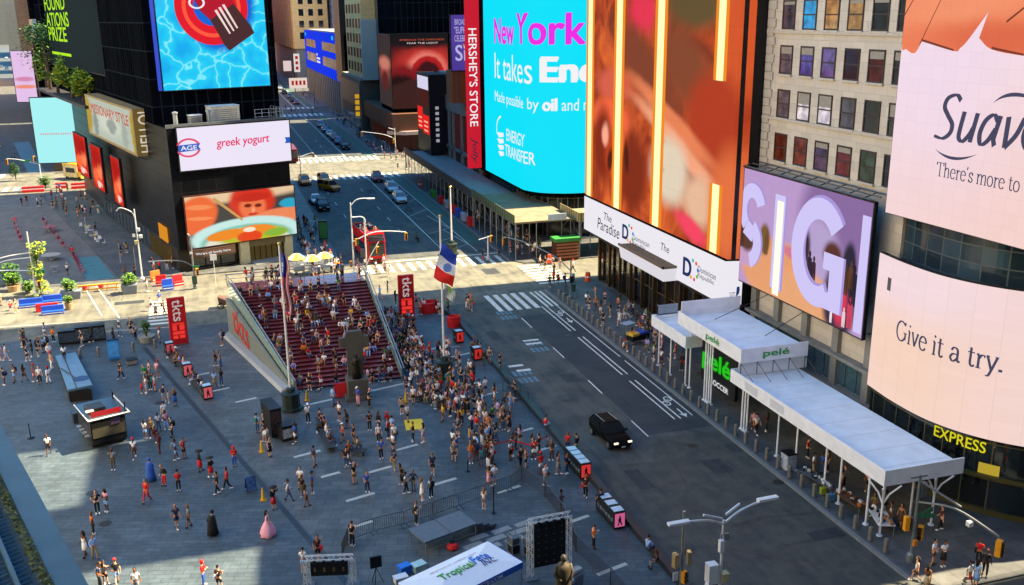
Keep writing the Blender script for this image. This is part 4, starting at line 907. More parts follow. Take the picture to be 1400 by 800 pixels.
GL_ = (50, 187, 0)
gb = thing('grey_midrise', 'grey concrete mid-rise with tall red lit window bays behind the sidewalk shed', 'building', GL_)
pb(gb, GL_, 'wall', MB().prism([(46.3, 168.2), (46.3, 204), (80, 204), (80, 168.2)], 0, 17.2), mat('dark_brick', '#3c3432', .8))  # dark brown wall colour
fm = MB().box(45.9, 46.4, 168.3, 204, 14.6, 17.6).box(45.9, 46.4, 168.3, 204, 7.0, 7.6)
for y in (168.6, 175.5, 182, 188.6, 192.2): fm.box(45.9, 46.4, y - .5, y + .5, 0, 14.6)
pb(gb, GL_, 'pier', fm, M_CONC)
for k, y in enumerate((172.0, 178.7, 185.3)): pb(gb, GL_, 'window', MB().box(46.2, 46.32, y - 2.9, y + 2.9, 7.8, 14.4), pic('red_room_%d' % k, '#3a1a1a', [(.5, .15, .5, .2, 0, '#8a2a1c', .3), (.3, .6, .3, .3, 0, '#241618', .4), (.7, .4, .1, .2, 0, '#a06a2a', .3)], k=.8))
pb(gb, GL_, 'roof_deck', MB().box(46, 80, 168.3, 204, 17.2, 17.4), mat('terracotta_deck', '#6a4034', .8))
pb(gb, GL_, 'penthouse', MB().box(46.5, 70, 186, 203, 17.4, 21.8), M_CONC)
led = thing('black_screen_column', 'black corner screen column with two red posters behind the sidewalk shed', 'screen', (44.2, 203, 0)); l = (44.2, 203, 0)
pb(led, l, 'column', MB().box(42.6, 46.2, 194.5, 206.6, 5.5, 21.5), M_BLACK)
LF = Face([(42.6, 206.4), (42.6, 194.7)]); LS = Face([(42.6, 194.5), (46.2, 194.5)])
pb(led, l, 'red_poster', LF.slab(MB(), .4, 5.2, 9.9, 14.6, 0, .05), em('poster_scarlet', '#e8221a')); pb(led, l, 'red_poster', LF.slab(MB(), 5.6, 11.2, 9.4, 13.2, 0, .05), em('poster_scarlet', '#e8221a'))
pw = MB()
for k in range(3): LF.slab(pw, 1.2, 4.4, 10.4 + k * .9, 10.7 + k * .9, .05, .08); LF.slab(pw, 6.6, 10.2, 9.9 + k * .9, 10.2 + k * .9, .05, .08)
pb(led, l, 'poster_lines', pw, em('poster_line', '#ffb49c'))
pb(led, l, 'pale_screen', LF.slab(MB(), 1.0, 11.2, 18.4, 21.0, 0, .05), em('pale_lilac', '#d6d2ec')); pb(led, l, 'planet_screen', LF.slab(MB(), .6, 11.3, 14.9, 18.3, 0, .04), pic('planet', '#3a1512', [(.5, -.2, .8, 1.0, 0, '#4a201a', .1)]))
pb(led, l, 'side_lettering', (lambda m: [LS.slab(m, 1.2, 1.9, 8 + k * 1.1, 8.6 + k * 1.1, 0, .04) for k in range(7)] and m)(MB()), em('grey_light', '#9a98a4'))
SXF = Face([(42.7, 175.0), (48.6, 175.0)])
t, l = screen('purple_poster', 'purple theatre poster reading six over an orange brown base on the grey roof', SXF, 0, 5.8, 23.3, 33, pic('six_purple', '#4a3690', [(.5, .6, .6, .5, 0, '#54409c', .8)]), off=.1, depth=.4, cat='billboard')
lv = em('poster_lavender', '#b9b4e2')
for body, z0, z1, s0, s1 in (("BROADWAY'S", 31.3, 32.3, .7, 4.6), ('"EUPHORIC', 29.8, 31.0, .6, 4.7), ('CELEBRATION"', 28.4, 29.5, .6, 4.9)): pb(t, l, 'lettering', SXF.text(MB(), body, s0, s1, z0, z1, .16), lv)
pb(t, l, 'title_lettering', SXF.text(MB(), 'SiX', .7, 5.2, 25.0, 27.8, .16, bold=.01), lv)
pb(t, l, 'crown_mark', SXF.poly(MB(), [(2.3, 27.3), (3.1, 27.3), (3.3, 28.0), (2.7, 27.6), (2.1, 28.0)], .17), em('crown_orange', '#e08a3a'))
pb(t, l, 'base', MB().box(42.8, 48.6, 175.3, 180, 17.4, 23.2), mat('orange_brown_panel', '#7a4420', .6)); pb(t, l, 'stanchion', MB().box(43.5, 43.8, 175.2, 175.4, 17.4, 33), M_GREY)

DL = (50, 255, 0)
db = thing('dark_theatre_building', 'dark building north of the second cross street above brown shopfronts', 'building', DL)
pb(db, DL, 'wall', MB().prism([(44.4, 243.4), (44.4, 262), (85, 262), (85, 243.4)], 9.5, 46), M_DARK)
pb(db, DL, 'tower_wall', MB().prism([(48, 250), (48, 288.2), (100, 288.2), (100, 250)], 9.6, 62), grid_mat('brown_bay_glass', '#1b1815', '#3a3024', 1.8, 40, .12, rough=.2, var=.7))
pb(db, DL, 'brown_band', MB().box(43.2, 85, 240, 286, 5.2, 9.5), mat('brown_wood_band', '#5a3620', .7)); pb(db, DL, 'shopfront', MB().box(44.4, 85, 241.5, 286, 0, 5.2), mat('shop_dark', '#2a1d18', .6))
sf = MB()
for k in range(9): sf.box(44.5 + k * 1.7, 45.7 + k * 1.7, 241.4, 241.48, .5, 4.4); sf.box(44.28, 44.38, 242.5 + k * 4, 245.2 + k * 4, .5, 4.4)
pb(db, DL, 'shop_window', sf, pic('warm_shop', '#3a1c16', [(.5, .5, .4, .4, 0, '#7a3020', .5)], k=.7))
pb(db, DL, 'canopy', MB().prism([(42, 242), (46, 239), (52, 239), (52, 241.4), (44, 241.4)], 4.4, 5.3), mat('canopy_white_red', '#b8a09a', .6))
EF = Face([(43.9, 243), (58.6, 243)]); EW = Face([(44.1, 262), (44.1, 243.6)])
ecl = pic('eclipse_picture', '#2a0c0e', [(.5, .6, .9, .3, 0, '#501416', .6), (.62, .52, .62, .36, 0, '#c8342c', .5), (.62, .5, .36, .26, 0, '#f08a7a', .35), (.64, .47, .3, .24, 0, '#b01818', .1), (.64, .46, .22, .18, 0, '#3a0c10', .2), (.2, .45, .3, .16, 0, '#7a1418', .5), (.15, .35, .28, .12, 0, '#24080a', .5), (.6, .05, .9, .36, 0, '#3a1c18', .08), (.5, 1, .9, .2, 0, '#161012', .3)], distort=.06, dscale=8)
t, l = screen('red_eclipse_billboard', 'dark billboard with a glowing red eclipse arch over rocks', EF, .1, 14.4, 10.6, 28.6, ecl, off=.1, depth=.4, cat='billboard')
pb(t, l, 'lettering', EF.text(MB(), 'EMBRACE THE DARKNESS', 2.4, 13.6, 27.0, 27.4, .15), em('title_orange', '#c8583a')); pb(t, l, 'lettering', EF.text(MB(), 'FEAR THE LIGHT', 4.2, 12.0, 26.2, 26.6, .15), em('title_pale', '#e6d6d0'))
t, l = screen('grey_side_billboard', 'narrow grey side billboard with a faint red glow left of the eclipse', EW, .4, 18.2, 10.8, 28.4, pic('side_picture', '#3a3030', [(.5, .5, .4, .2, 0, '#a04a40', .6), (.5, .6, .5, .1, 0, '#c87a6a', .6), (.5, .35, .3, .15, 0, '#5a2420', .4)]), off=.1, depth=.3, cat='billboard')

def simple_block(name, label, poly, z0, z1, m, loc=None, top=None):
 cx = sum(p[0] for p in poly) / len(poly); cy = sum(p[1] for p in poly) / len(poly); l = (cx, cy, 0)
 t = thing(name, label, 'building', l); pb(t, l, 'wall', MB().prism(poly, z0, z1), m)
 pb(t, l, 'roof', MB().prism([(cx + (p[0] - cx) * .98, cy + (p[1] - cy) * .98) for p in poly], z1, z1 + .6), M_CONC)
 return t, l
M_TAN = grid_mat('tan_brick', '#e8b878', '#cf9e60', 1.2, .5, .03, rough=.85, var=.1, spec=.2, offset=.5)
M_TAN2 = grid_mat('brown_brick', '#a08468', '#8a6e54', 1.2, .5, .03, rough=.85, var=.12, spec=.2, offset=.5)
M_BRICK = grid_mat('red_brick', '#8a4632', '#6e3828', 1, .4, .03, rough=.85, var=.12, spec=.2, offset=.5)
t, l = simple_block('slim_tan_building', 'tan brick building with many slim windows above the bus stop corner', [(44, 288.5), (44, 321), (80, 321), (80, 288.5)], 15, 56, M_TAN)
for r_ in range(7):
 for c_ in range(5): pb(t, l, 'window', MB().box(43.9, 44.02, 290.5 + c_ * 6.2, 293.6 + c_ * 6.2, 17 + r_ * 4.2, 19.6 + r_ * 4.2), M_GLASS)
lt = MB().box(43.6, 80, 287, 288.4, 15, 32); pb(t, l, 'pale_return', lt, mat('pale_stone', '#b7b2a6', .7))
t, l = simple_block('brown_lowrise', 'low brown shop building below the slim tan building', [(42.8, 288.4), (42.8, 330), (80, 330), (80, 288.4)], 0, 14.8, mat('brown_render', '#6e5644', .8))
pb(t, l, 'sign_band', MB().box(42.5, 42.75, 289, 329, 7, 13.8), mat('brown_panel', '#7a5e4c', .6)); vs_ = MB()
for k in range(4): vs_.box(41.2, 42.4, 289.4, 289.7, 4.6 + k * 1.7, 5.8 + k * 1.7)
pb(t, l, 'blade_sign', vs_, em('amber_letters', '#c8961e'))
pb(t, l, 'shop_window', MB().box(42.66, 42.78, 290, 329, .5, 4.2), mat('shop_glass', '#2a2f33', .1))
t, l = simple_block('black_slab_tower', 'narrow black slab tower behind the slim tan building', [(43.4, 331), (43.4, 346), (80, 346), (80, 331)], 11.5, 56, M_BLACK)
t, l = simple_block('blue_lit_building', 'low office block covered in bright blue display panels along the far avenue', [(44.4, 331), (44.4, 459), (80, 459), (80, 331)], 0, 27, M_CONC)
BF = Face([(44.2, 459), (44.2, 346.5)]); BS = Face([(44.2, 330.8), (60, 330.8)])
for z0, z1 in ((11, 14.6), (18.2, 20.4), (23.6, 27.2)): pb(t, l, 'blue_panel', BF.slab(MB(), 0, 128 if z0 < 12 else 112, z0, z1, -.1, .15), em('deep_blue', '#0c35e6'))
for s0, s1 in ((0, 6), (44, 66), (108, 112)): pb(t, l, 'blue_panel', BF.slab(MB(), s0, s1, 14.6, 23.6, -.1, .14), em('deep_blue', '#0c35e6'))
gw = MB(); BF.slab(gw, 6, 44, 14.6, 18.2, -.1, .04); BF.slab(gw, 66, 108, 14.6, 18.2, -.1, .04); BF.slab(gw, 6, 44, 20.4, 23.6, -.1, .04); BF.slab(gw, 66, 108, 20.4, 23.6, -.1, .04); pb(t, l, 'strip_window', gw, mat('pale_strip_glass', '#8d8a72', .25, var=.5, scale=.3))
pb(t, l, 'lettering', (lambda m: [BF.slab(m, 46.5 + (k % 3) * 4, 49.5 + (k % 3) * 4, 14.9 + (k // 3) * 1.4, 15.7 + (k // 3) * 1.4, .15, .2) for k in range(7)] and m)(MB()), em('white_light', '#f4f2f5'))
pb(t, l, 'corner_mark', (lambda m: [BF.slab(m, s0, s0 + 5, 24.8, 26.2, .15, .2) for s0 in (3, 98)] and m)(MB()), em('sky_mark', '#2ab4f4'))
pcs = MB()
for k in range(18): pcs.box(44.0, 44.6, 348 + k * 6, 349.4 + k * 6, 0, 10.8)
pb(t, l, 'pier', pcs, M_CONC)
t, l = simple_block('tan_hotel', 'tall tan hotel with square windows closing the far avenue', [(42.2, 492), (42.2, 640), (59, 640), (59, 492)], 18, 75, M_TAN)
for r_ in range(7):
 for c_ in range(3): pb(t, l, 'window', MB().box(45.2 + c_ * 4.6, 47.4 + c_ * 4.6, 491.85, 492.02, 22.5 + r_ * 5.4, 25.6 + r_ * 5.4), M_GLASS)
wv = MB()
for k in range(12): wv.box(41.7, 42.2, 500 + k * 11, 503 + k * 11, 18, 74)
pb(t, l, 'buttress', wv, M_TAN2); pb(t, l, 'base_wall', MB().box(43, 58.5, 493, 640, 0, 18), M_CONC)
t, l = simple_block('blue_glass_tower', 'blue grey glass tower right of the tan hotel', [(60, 480), (60, 560), (100, 560), (100, 480)], 0, 80, grid_mat('blue_glass', '#4a6484', '#6c7f95', 2, 3.5, .1, rough=.12, var=.2))
t, l = simple_block('red_brick_block', 'red brick block with dark windows at the far avenue left edge', [(-20, 500), (14.5, 500), (14.5, 700), (-20, 700)], 0, 60, M_BRICK)
for r_ in range(12): pb(t, l, 'window', MB().box(14.45, 14.6, 503, 511, 18 + r_ * 5, 20.8 + r_ * 5), M_GLASS)
t, l = simple_block('west_avenue_block', 'dark mid block building on the west side of the far avenue', [(-60, 378), (9, 378), (9, 498), (-60, 498)], 0, 45, M_TAN2)
t, l = simple_block('far_avenue_slab', 'grey brown slab closing the avenue in the distance', [(-20, 980), (90, 980), (90, 1040), (-20, 1040)], 0, 140, M_TAN2)
t, l = simple_block('brown_office_tower', 'dark brown office tower rising behind the grey mid-rise', [(58, 168.1), (58, 204.4), (110, 204.4), (110, 168.1)], 17, 95, grid_mat('brown_tower_glass', '#221c18', '#3d342a', 1.7, 3.6, .1, rough=.2, var=.5))
# far west side, beyond Broadway
for i, (x0, y0, x1, y1, h, m_, lab) in enumerate(((-190, 330, -88, 420, 60, M_TAN2, 'brown building at the far end of the left street, nearest'), (-260, 520, -120, 640, 75, M_TAN, 'tan building far up the left street'), (-700, 1500, -150, 1600, 60, M_TAN2, 'reddish building closing the left street in the distance'))):
 simple_block('far_street_building', lab, [(x0, y0), (x1, y0), (x1, y1), (x0, y1)], 0, h, m_)

M_PALE = mat('pale_facade', '#c9c5bb', .8, scale=.2)
t, l = simple_block('left_street_block', 'dark brown block with a pale band left of the prize screen', [(-52, 357), (-62, 410), (-76, 500), (-40, 500), (-40, 357)], 0, 64, M_DARK)
pb(t, l, 'pale_band', MB().prism([(-52.3, 356.7), (-62.3, 410), (-40, 410), (-40, 356.7)], 27, 33), M_PALE)
for i, (x, y0, y1) in enumerate(((-76, 560, 640), (-97, 690, 740), (-122, 800, 900), (-165, 980, 1150))): simple_block('street_row_block', ('first', 'second', 'third', 'fourth')[i] + ' block in the row beyond the prize screen along the left street', [(x, y0), (x - 8, y1), (x + 40, y1), (x + 40, y0)], 0, 46, M_TAN2)
simple_block('west_sky_blocker', 'unseen pale block added west of the square to cut and bounce light', [(-130, -60), (-130, 104), (-50, 104), (-47, -60)], 0, 85, M_PALE)  # unseen block added to cut skylight, pale to bounce sun onto the east side
simple_block('west_bounce_tower', 'unseen pale tower added west beyond the cross street to cut and bounce light', [(-150, 132), (-150, 205), (-78, 205), (-64, 132)], 0, 95, M_PALE)  # unseen tower added likewise, cutting skylight and bouncing sun eastward
simple_block('south_sky_blocker', 'unseen dark block added behind the viewpoint to cut skylight', [(-60, -110), (-60, -40), (40, -40), (40, -110)], 0, 110, M_DARK2)  # unseen block added behind the camera to dim the skylight
simple_block('southeast_shade_block', 'unseen dark block added south of the last cross street to shade the teal roof', [(47, -60), (47, 39.7), (110, 39.7), (110, -60)], 0, 115, M_DARK2)  # unseen block added to keep the sun off the teal roof
RL = (-6, 32, 0)
rf = thing('teal_roof_parapet', 'teal metal roof with a green garland along its parapet at lower left', 'building', RL)
e0 = Vector((-10.9, 45.0)); dr_ = Vector((4.42, -12.96)).normalized(); nl = Vector((dr_.y, -dr_.x))  # left of travel -> towards the roof
P0 = [e0, e0 + dr_ * 32]
def strip(o0, o1, z0, z1): return MB().prism([tuple(P0[0] + nl * o0), tuple(P0[1] + nl * o0), tuple(P0[1] + nl * o1), tuple(P0[0] + nl * o1)], z0, z1)
M_TEALR = mat('teal_roof', '#2d4c5c', .55, var=.15, scale=1.2); M_TEALD = mat('teal_net', '#22404f', .8, var=.55, scale=7)
pb(rf, RL, 'wall', strip(.1, 12, 0, 17.4), M_TEALD)
pb(rf, RL, 'parapet_cap', strip(0, .75, 17.4, 18.0), M_TEALR)
pb(rf, RL, 'roof_slope', strip(.75, 12, 17.4, 17.7), M_TEALD)
rr = MB()
for k, (o0, o1, h) in enumerate(((1.5, 1.62, .3), (2.0, 2.1, .22), (2.9, 3.9, .12), (4.6, 4.75, .3))): s_ = strip(o0, o1, 17.7, 17.7 + h); rr.add(s_.v, s_.f)
pb(rf, RL, 'roof_rib', rr, M_TEALR)
gv = MB(); rnd = random.Random(3)
for k in range(1500):
 q = P0[0] + dr_ * (rnd.random() * 32) + nl * (.95 + rnd.gauss(0, .06)); z = 17.98 + abs(rnd.gauss(0, .1)); a_ = rnd.random() * 6.28; s_ = .07 + rnd.random() * .08
 dx, dy, dz = math.cos(a_) * s_, math.sin(a_) * s_, rnd.uniform(-.06, .08)
 gv.add([(q.x - dx, q.y - dy, z), (q.x + dy * .4, q.y - dx * .4, z + dz), (q.x + dx, q.y + dy, z + .02), (q.x - dy * .4, q.y + dx * .4, z + dz)], [(0, 1, 2, 3)])
gl_o = tag(gv.build('garland', mat('garland_green', '#3c451c', .8, var=.5, scale=14), None, (-6, 32, 17.9)), 'olive green leaf garland lying along the teal parapet', 'garland')
nt_ = MB()
for k in range(120):
 q = P0[0] + dr_ * (k * .27); a_ = q + nl * 1.15; b_ = a_ + nl * 1.7 + dr_ * (.25 + .2 * rnd.random()); nt_.tube((a_.x, a_.y, 17.78), (b_.x, b_.y, 17.8), .035, n=4)
 c_ = q + nl * 4.9; d_ = c_ + nl * 3 + dr_ * .8; nt_.tube((c_.x, c_.y, 17.74), (d_.x, d_.y, 17.76), .035, n=4)
pb(rf, RL, 'roof_net', nt_, mat('net_blue', '#3d6274', .7))
SL = (10, 95, 0)
rs = thing('red_steps', 'wide flight of dark red glass steps with people sitting on it', 'steps', SL)
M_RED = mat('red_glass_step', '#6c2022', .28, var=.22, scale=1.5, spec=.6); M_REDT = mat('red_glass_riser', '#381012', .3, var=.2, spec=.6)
NST = 27; Y0, Y1, ZT = 85.1, 104.0, 4.9
def lx(y): return 5.4 + (.7 - 5.4) * (y - Y0) / (Y1 - Y0)
def rx_(y): return 15.0 + (14.75 - 15.0) * (y - Y0) / (Y1 - Y0)
for i in range(NST):
 ya = Y0 + (Y1 - Y0) * i / NST; yb = Y0 + (Y1 - Y0) * (i + 1) / NST; z = ZT * (i + 1) / NST
 mb = MB(); mb.m = []
 mb.hexa([(lx(ya), ya, max(.02, z - .42)), (rx_(ya), ya, max(.02, z - .42)), (rx_(yb), yb + .05, max(.02, z - .42)), (lx(yb), yb + .05, max(.02, z - .42))], [(lx(ya), ya, z), (rx_(ya), ya, z), (rx_(yb), yb + .05, z), (lx(yb), yb + .05, z)])
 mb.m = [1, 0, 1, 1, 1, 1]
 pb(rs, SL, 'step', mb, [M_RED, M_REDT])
pb(rs, SL, 'upper_landing', MB().hexa([(lx(104), 104.06, ZT - .3), (14.75, 104.06, ZT - .3), (14.7, 107.2, ZT - .3), (.1, 107.2, ZT - .3)], [(lx(104), 104.06, ZT), (14.75, 104.06, ZT), (14.7, 107.2, ZT), (.1, 107.2, ZT)]), mat('red_landing', '#8e3038', .25, var=.15, spec=.7))
pb(rs, SL, 'booth_wall', MB().box(.3, 14.6, 106.3, 106.7, .05, ZT - .3), mat('booth_grey', '#7c8286', .4))
M_CLEAR = mat('pale_glass', '#7f938c', .08, var=.15, spec=.8)
pb(rs, SL, 'side_panel', MB().hexa([(4.75, 85.4, .1), (4.95, 85.4, .1), (.2, 104.4, .1), (-.15, 104.4, .1)], [(4.75, 85.4, .35), (4.95, 85.4, .35), (.2, 104.4, 4.0), (-.15, 104.4, 4.0)]), mat('cream_panel', '#727873', .5))
pb(rs, SL, 'side_glass', MB().hexa([(5.1, 85.3, .3), (5.2, 85.3, .3), (.45, 104.6, 4.0), (.3, 104.6, 4.0)], [(5.1, 85.3, .9), (5.2, 85.3, .9), (.35, 104.6, 5.9), (.2, 104.6, 5.9)]), M_CLEAR)
pb(rs, SL, 'side_plinth', MB().hexa([(3.9, 85.0, .01), (4.9, 85.0, .01), (-.1, 104.4, .01), (-.75, 103.2, .01)], [(4.1, 85.2, .3), (4.8, 85.2, .3), (-.15, 104.3, .3), (-.6, 103.2, .3)]), mat('pale_plinth', '#9a9a98', .6))
SF = Face([(-.17, 104.4), (4.73, 85.4)])
hv, hf, _ = text_mesh('tkts', .01)
pb(rs, SL, 'side_lettering', MB().add([SF.pt(2.2 + u * 5.4, (.55 + 3.1 * v * .9) + .2 * (1 - u) - (u * 5.4) * .12 + .35, .03) for u, v in hv], hf), mat('tkts_red', '#c02a2c', .5))
for nm, pts in (('handrail', [(5.3, 85.0, .02), (5.3, 85.0, 1.0), (lx(104) - .1, 104.3, 5.95), (.0, 107.1, 5.95)]), ('handrail', [(15.1, 84.9, .02), (15.1, 84.9, 1.05), (14.85, 104.2, 5.95), (14.8, 107.1, 5.95)]), ('handrail', [(15.35, 84.9, 1.05), (15.1, 104.2, 5.95)])):
 pb(rs, SL, nm, MB().path(pts, .055, 6), M_STEEL)
pb(rs, SL, 'right_glass', MB().hexa([(15.12, 85, .05), (15.2, 85, .05), (14.95, 104.2, 4.4), (14.87, 104.2, 4.4)], [(15.12, 85, .95), (15.2, 85, .95), (14.95, 104.2, 5.85), (14.87, 104.2, 5.85)]), M_CLEAR)
pb(rs, SL, 'right_wall', MB().hexa([(15.05, 85.2, .02), (15.4, 85.2, .02), (15.2, 104.2, .02), (14.85, 104.2, .02)], [(15.05, 85.2, .2), (15.4, 85.2, .2), (15.2, 104.2, 4.4), (14.85, 104.2, 4.4)]), M_CONC)
pb(rs, SL, 'back_rail', MB().path([(.0, 107.1, 5.9), (14.8, 107.1, 5.9)], .06).path([(.0, 107.1, 5.4), (14.8, 107.1, 5.4)], .03), M_STEEL)
for k in range(8): pb(rs, SL, 'rail_post', MB().tube((.1 + k * 2.1, 107.1, ZT), (.1 + k * 2.1, 107.1, 5.9), .04), M_STEEL)
for k in range(9): y = 86 + k * 2.2; pb(rs, SL, 'rail_post', MB().tube((lx(y) - .08, y, ZT * (y - Y0) / (Y1 - Y0)), (lx(y) - .08, y, 1.0 + 4.95 * (y - 85) / 19.3), .03), M_STEEL)

def human_statue(mb, c, h):
 x, y, z = c; k = h / 1.8
 def P(a, b, d): return (x + a * k, y + b * k, z + d * k)
 mb.lathe([(.34 * k, 0), (.3 * k, .5 * k), (.24 * k, 1.0 * k), (.27 * k, 1.3 * k), (.2 * k, 1.46 * k), (.07 * k, 1.5 * k), (.07 * k, 1.56 * k)], c, 12, 1, .8)
 mb.ball(P(0, -.02, 1.67), .1 * k, .12 * k, .14 * k)
 for s in (-1, 1): mb.path([P(s * .22, 0, 1.42), P(s * .3, -.03, 1.12), P(s * .16, -.25, .98)], [.075 * k, .06 * k, .045 * k])
 return mb
ST = (10.45, 81.9, 0); M_GRAN = mat('grey_granite', '#514d47', .7, var=.15, scale=5); M_BRZ = mat('dark_bronze', '#2e2a22', .4, .6)
s_ = thing('cross_monument', 'tall stone celtic cross monument with bronze priest figure at the foot of the red steps', 'monument', ST)
pb(s_, ST, 'plinth', MB().box(9.3, 11.6, 80.7, 83.0, 0, .35), M_GRAN, bevel=.03); pb(s_, ST, 'pedestal', MB().box(9.55, 11.35, 80.95, 82.75, .35, 1.9), M_GRAN, bevel=.03)
cr = MB().prism([(9.75, 82.1), (11.15, 82.1), (11.15, 82.6), (9.75, 82.6)], 1.9, 6.1).box(9.15, 11.75, 82.12, 82.58, 4.7, 5.55)
pb(s_, ST, 'cross', cr, M_GRAN); rr = MB()
for i in range(24):
 a0, a1 = 2 * math.pi * i / 24, 2 * math.pi * (i + 1) / 24
 rr.hexa([(10.45 + r_ * math.cos(a), 82.15, 5.1 + r_ * math.sin(a)) for a, r_ in ((a0, .75), (a0, 1.0), (a1, 1.0), (a1, .75))], [(10.45 + r_ * math.cos(a), 82.55, 5.1 + r_ * math.sin(a)) for a, r_ in ((a0, .75), (a0, 1.0), (a1, 1.0), (a1, .75))])
pb(s_, ST, 'cross_ring', rr, M_GRAN); pb(s_, ST, 'figure', human_statue(MB(), (10.45, 81.5, 1.9), 2.3), M_BRZ, smooth=True)
ST = (15.55, 42.0, 0)
s_ = thing('bronze_statue', 'brown bronze statue of a standing man on a stone pedestal at the bottom edge', 'statue', ST)
pb(s_, ST, 'pedestal', MB().box(14.7, 16.4, 41.1, 42.9, 0, 3.0), M_GRAN, bevel=.04); pb(s_, ST, 'figure', human_statue(MB(), (15.55, 42, 3.0), 2.9), mat('brown_bronze', '#3a3226', .6, .1), smooth=True)

def flagpole(loc, h, label):
 t = thing('flagpole', label, 'flagpole', loc)
 MB().lathe([(1.0, 0), (1.0, .25), (.75, .3), (.75, 1.4), (.85, 1.45), (.85, 1.6), (.4, 1.7), (.4, 2.0), (.15, 2.1)], n=8).build('base', mat('dark_green_base', '#1c2a26', .5), t)
 MB().tube((0, 0, 2), (0, 0, h), .12, .08, 10).build('pole', M_ALU, t)
 MB().ball((0, 0, h + .12), .15).build('finial', mat('gilt', '#c0a860', .3, .6), t)
 return t
flagpole((4.53, 80.7, 0), 14.75, 'white flagpole at the lower left foot of the red steps with striped flag')
flagpole((19.07, 84.2, 0), 15.4, 'white flagpole in the dense crowd right of the steps with tricolour flag')
flagpole((31.4, 131.5, 0), 9.6, 'shorter grey pole with round top at the avenue stop line')
def flag_grid(fn, nu, nv):
 mb = MB(); vs = [fn(i / nu, j / nv) for j in range(nv + 1) for i in range(nu + 1)]; fs = []; ms = []
 for j in range(nv):
  for i in range(nu): fs.append((j * (nu + 1) + i, j * (nu + 1) + i + 1, (j + 1) * (nu + 1) + i + 1, (j + 1) * (nu + 1) + i))
 mb.add(vs, fs); return mb
M_FB = mat('flag_blue', '#1b3fae', .7); M_FW = mat('flag_white', '#dcdfe8', .7); M_FR = mat('flag_red', '#e0261c', .7)
# tricolour: hangs diagonally from the mast, three bands along u
def tri(u, v): # u from hoist top to fly bottom, v across
 return (19.15 + 1.35 * v - u * .9 + .4 * v * u, 84.0 - .14 * math.sin(u * 7 + v * 4) - .3 * v, 13.0 - u * 3.1 - v * 1.1 + .08 * math.sin(v * 6 + u * 3))
mb = flag_grid(tri, 15, 8); mb.m = [(0 if (i % 15) < 5 else 1 if (i % 15) < 10 else 2) for i in range(120)]
fo = mb.build('tricolour_flag', [M_FB, M_FW, M_FR], None, (19.1, 84, 12)); tag(fo, 'blue white and red flag hanging from the flagpole in the dense crowd', 'flag')
em_ = MB(); c_ = tri(.5, .5)
em_.lathe([(.42, 0), (.42, .02)], (0, 0, 0), 12); o = em_.build('emblem', mat('emblem_blue', '#6f8fc8', .7), None); o.parent = fo; o.location = (c_[0] - 19.1, c_[1] - 84 - .42, c_[2] - 12); o.rotation_euler = (R(75), 0, R(10))
def wf(u, v): return (19.25 + u * 1.0 - v * .1, 84.0 - .15 * math.sin(u * 7 + v * 3), 9.3 - v * 1.2 - u * .9)
wo = flag_grid(wf, 6, 6).build('white_flag', mat('flag_pale', '#b9c2bd', .7), None, (19.3, 84, 8.5)); tag(wo, 'small pale flag with green leaf mark below the tricolour flag', 'flag')
lf = MB(); lf.add([(19.45, 83.7, 8.9), (19.75, 83.65, 8.25), (19.9, 83.65, 8.6), (19.75, 83.68, 8.95)], [(0, 1, 2, 3)]); o = lf.build('leaf_mark', mat('leaf_green', '#7aa83a', .7), wo, (19.3, 84, 8.5))
def usf(u, v): return (4.5 + .12 + .55 * u + .1 * math.sin(v * 9), 80.55 - .25 * math.sin(u * 10 + v * 2), 14.2 - v * 5.2 - u * .5)
mb = flag_grid(usf, 13, 10); mb.m = [(0 if (k // 13 < 4 and k % 13 < 6) else (1 if (k % 13) % 2 else 2)) for k in range(130)]
tag(mb.build('striped_flag', [M_FB, M_FW, M_FR], None, (4.6, 80.5, 11.5)), 'red and white striped flag with blue corner hanging limp on the left flagpole', 'flag')
M_TK = mat('banner_red', '#b3141c', .5, var=.06); M_TKW = em('banner_white', '#e9dedf', .55); M_TKL = em('ticket_red', '#ff3a34', .8)
def banner(loc, rz, label):
 t = thing('ticket_banner', label, 'banner', loc, rz, 'red ticket banners')
 MB().box(-.88, .88, -.22, .22, .12, 5.15).build('panel', M_TK, t, bevel=.03); MB().box(-1.0, 1.0, -.35, .35, 0, .12).build('base', M_GREY, t)
 vs, fs, _ = text_mesh('tkts', .012)
 MB().add([(-.42 + (v) * 1.05, -.232, 4.95 - u * 2.3) for u, v in vs], fs).build('lettering', M_TKW, t)
 d_ = MB()
 for z0, z1, x0, x1 in ((2.3, 2.45, -.6, .6), (1.65, 2.25, -.6, -.15), (1.65, 2.25, .1, .6), (1.2, 1.55, -.6, .6), (.75, 1.12, -.6, -.1), (.75, 1.12, .05, .6)): d_.quad((x0, -.235, z0), (x1, -.235, z0), (x1, -.235, z1), (x0, -.235, z1))
 d_.build('ticket_display', M_TKL, t)
 return t
banner((-5.15, 102.25, 0), R(9), 'tall red ticket banner standing left of the steps by the crosswalk')
banner((19.25, 103.3, 0), R(0), 'tall red ticket banner standing right of the steps above the queue')

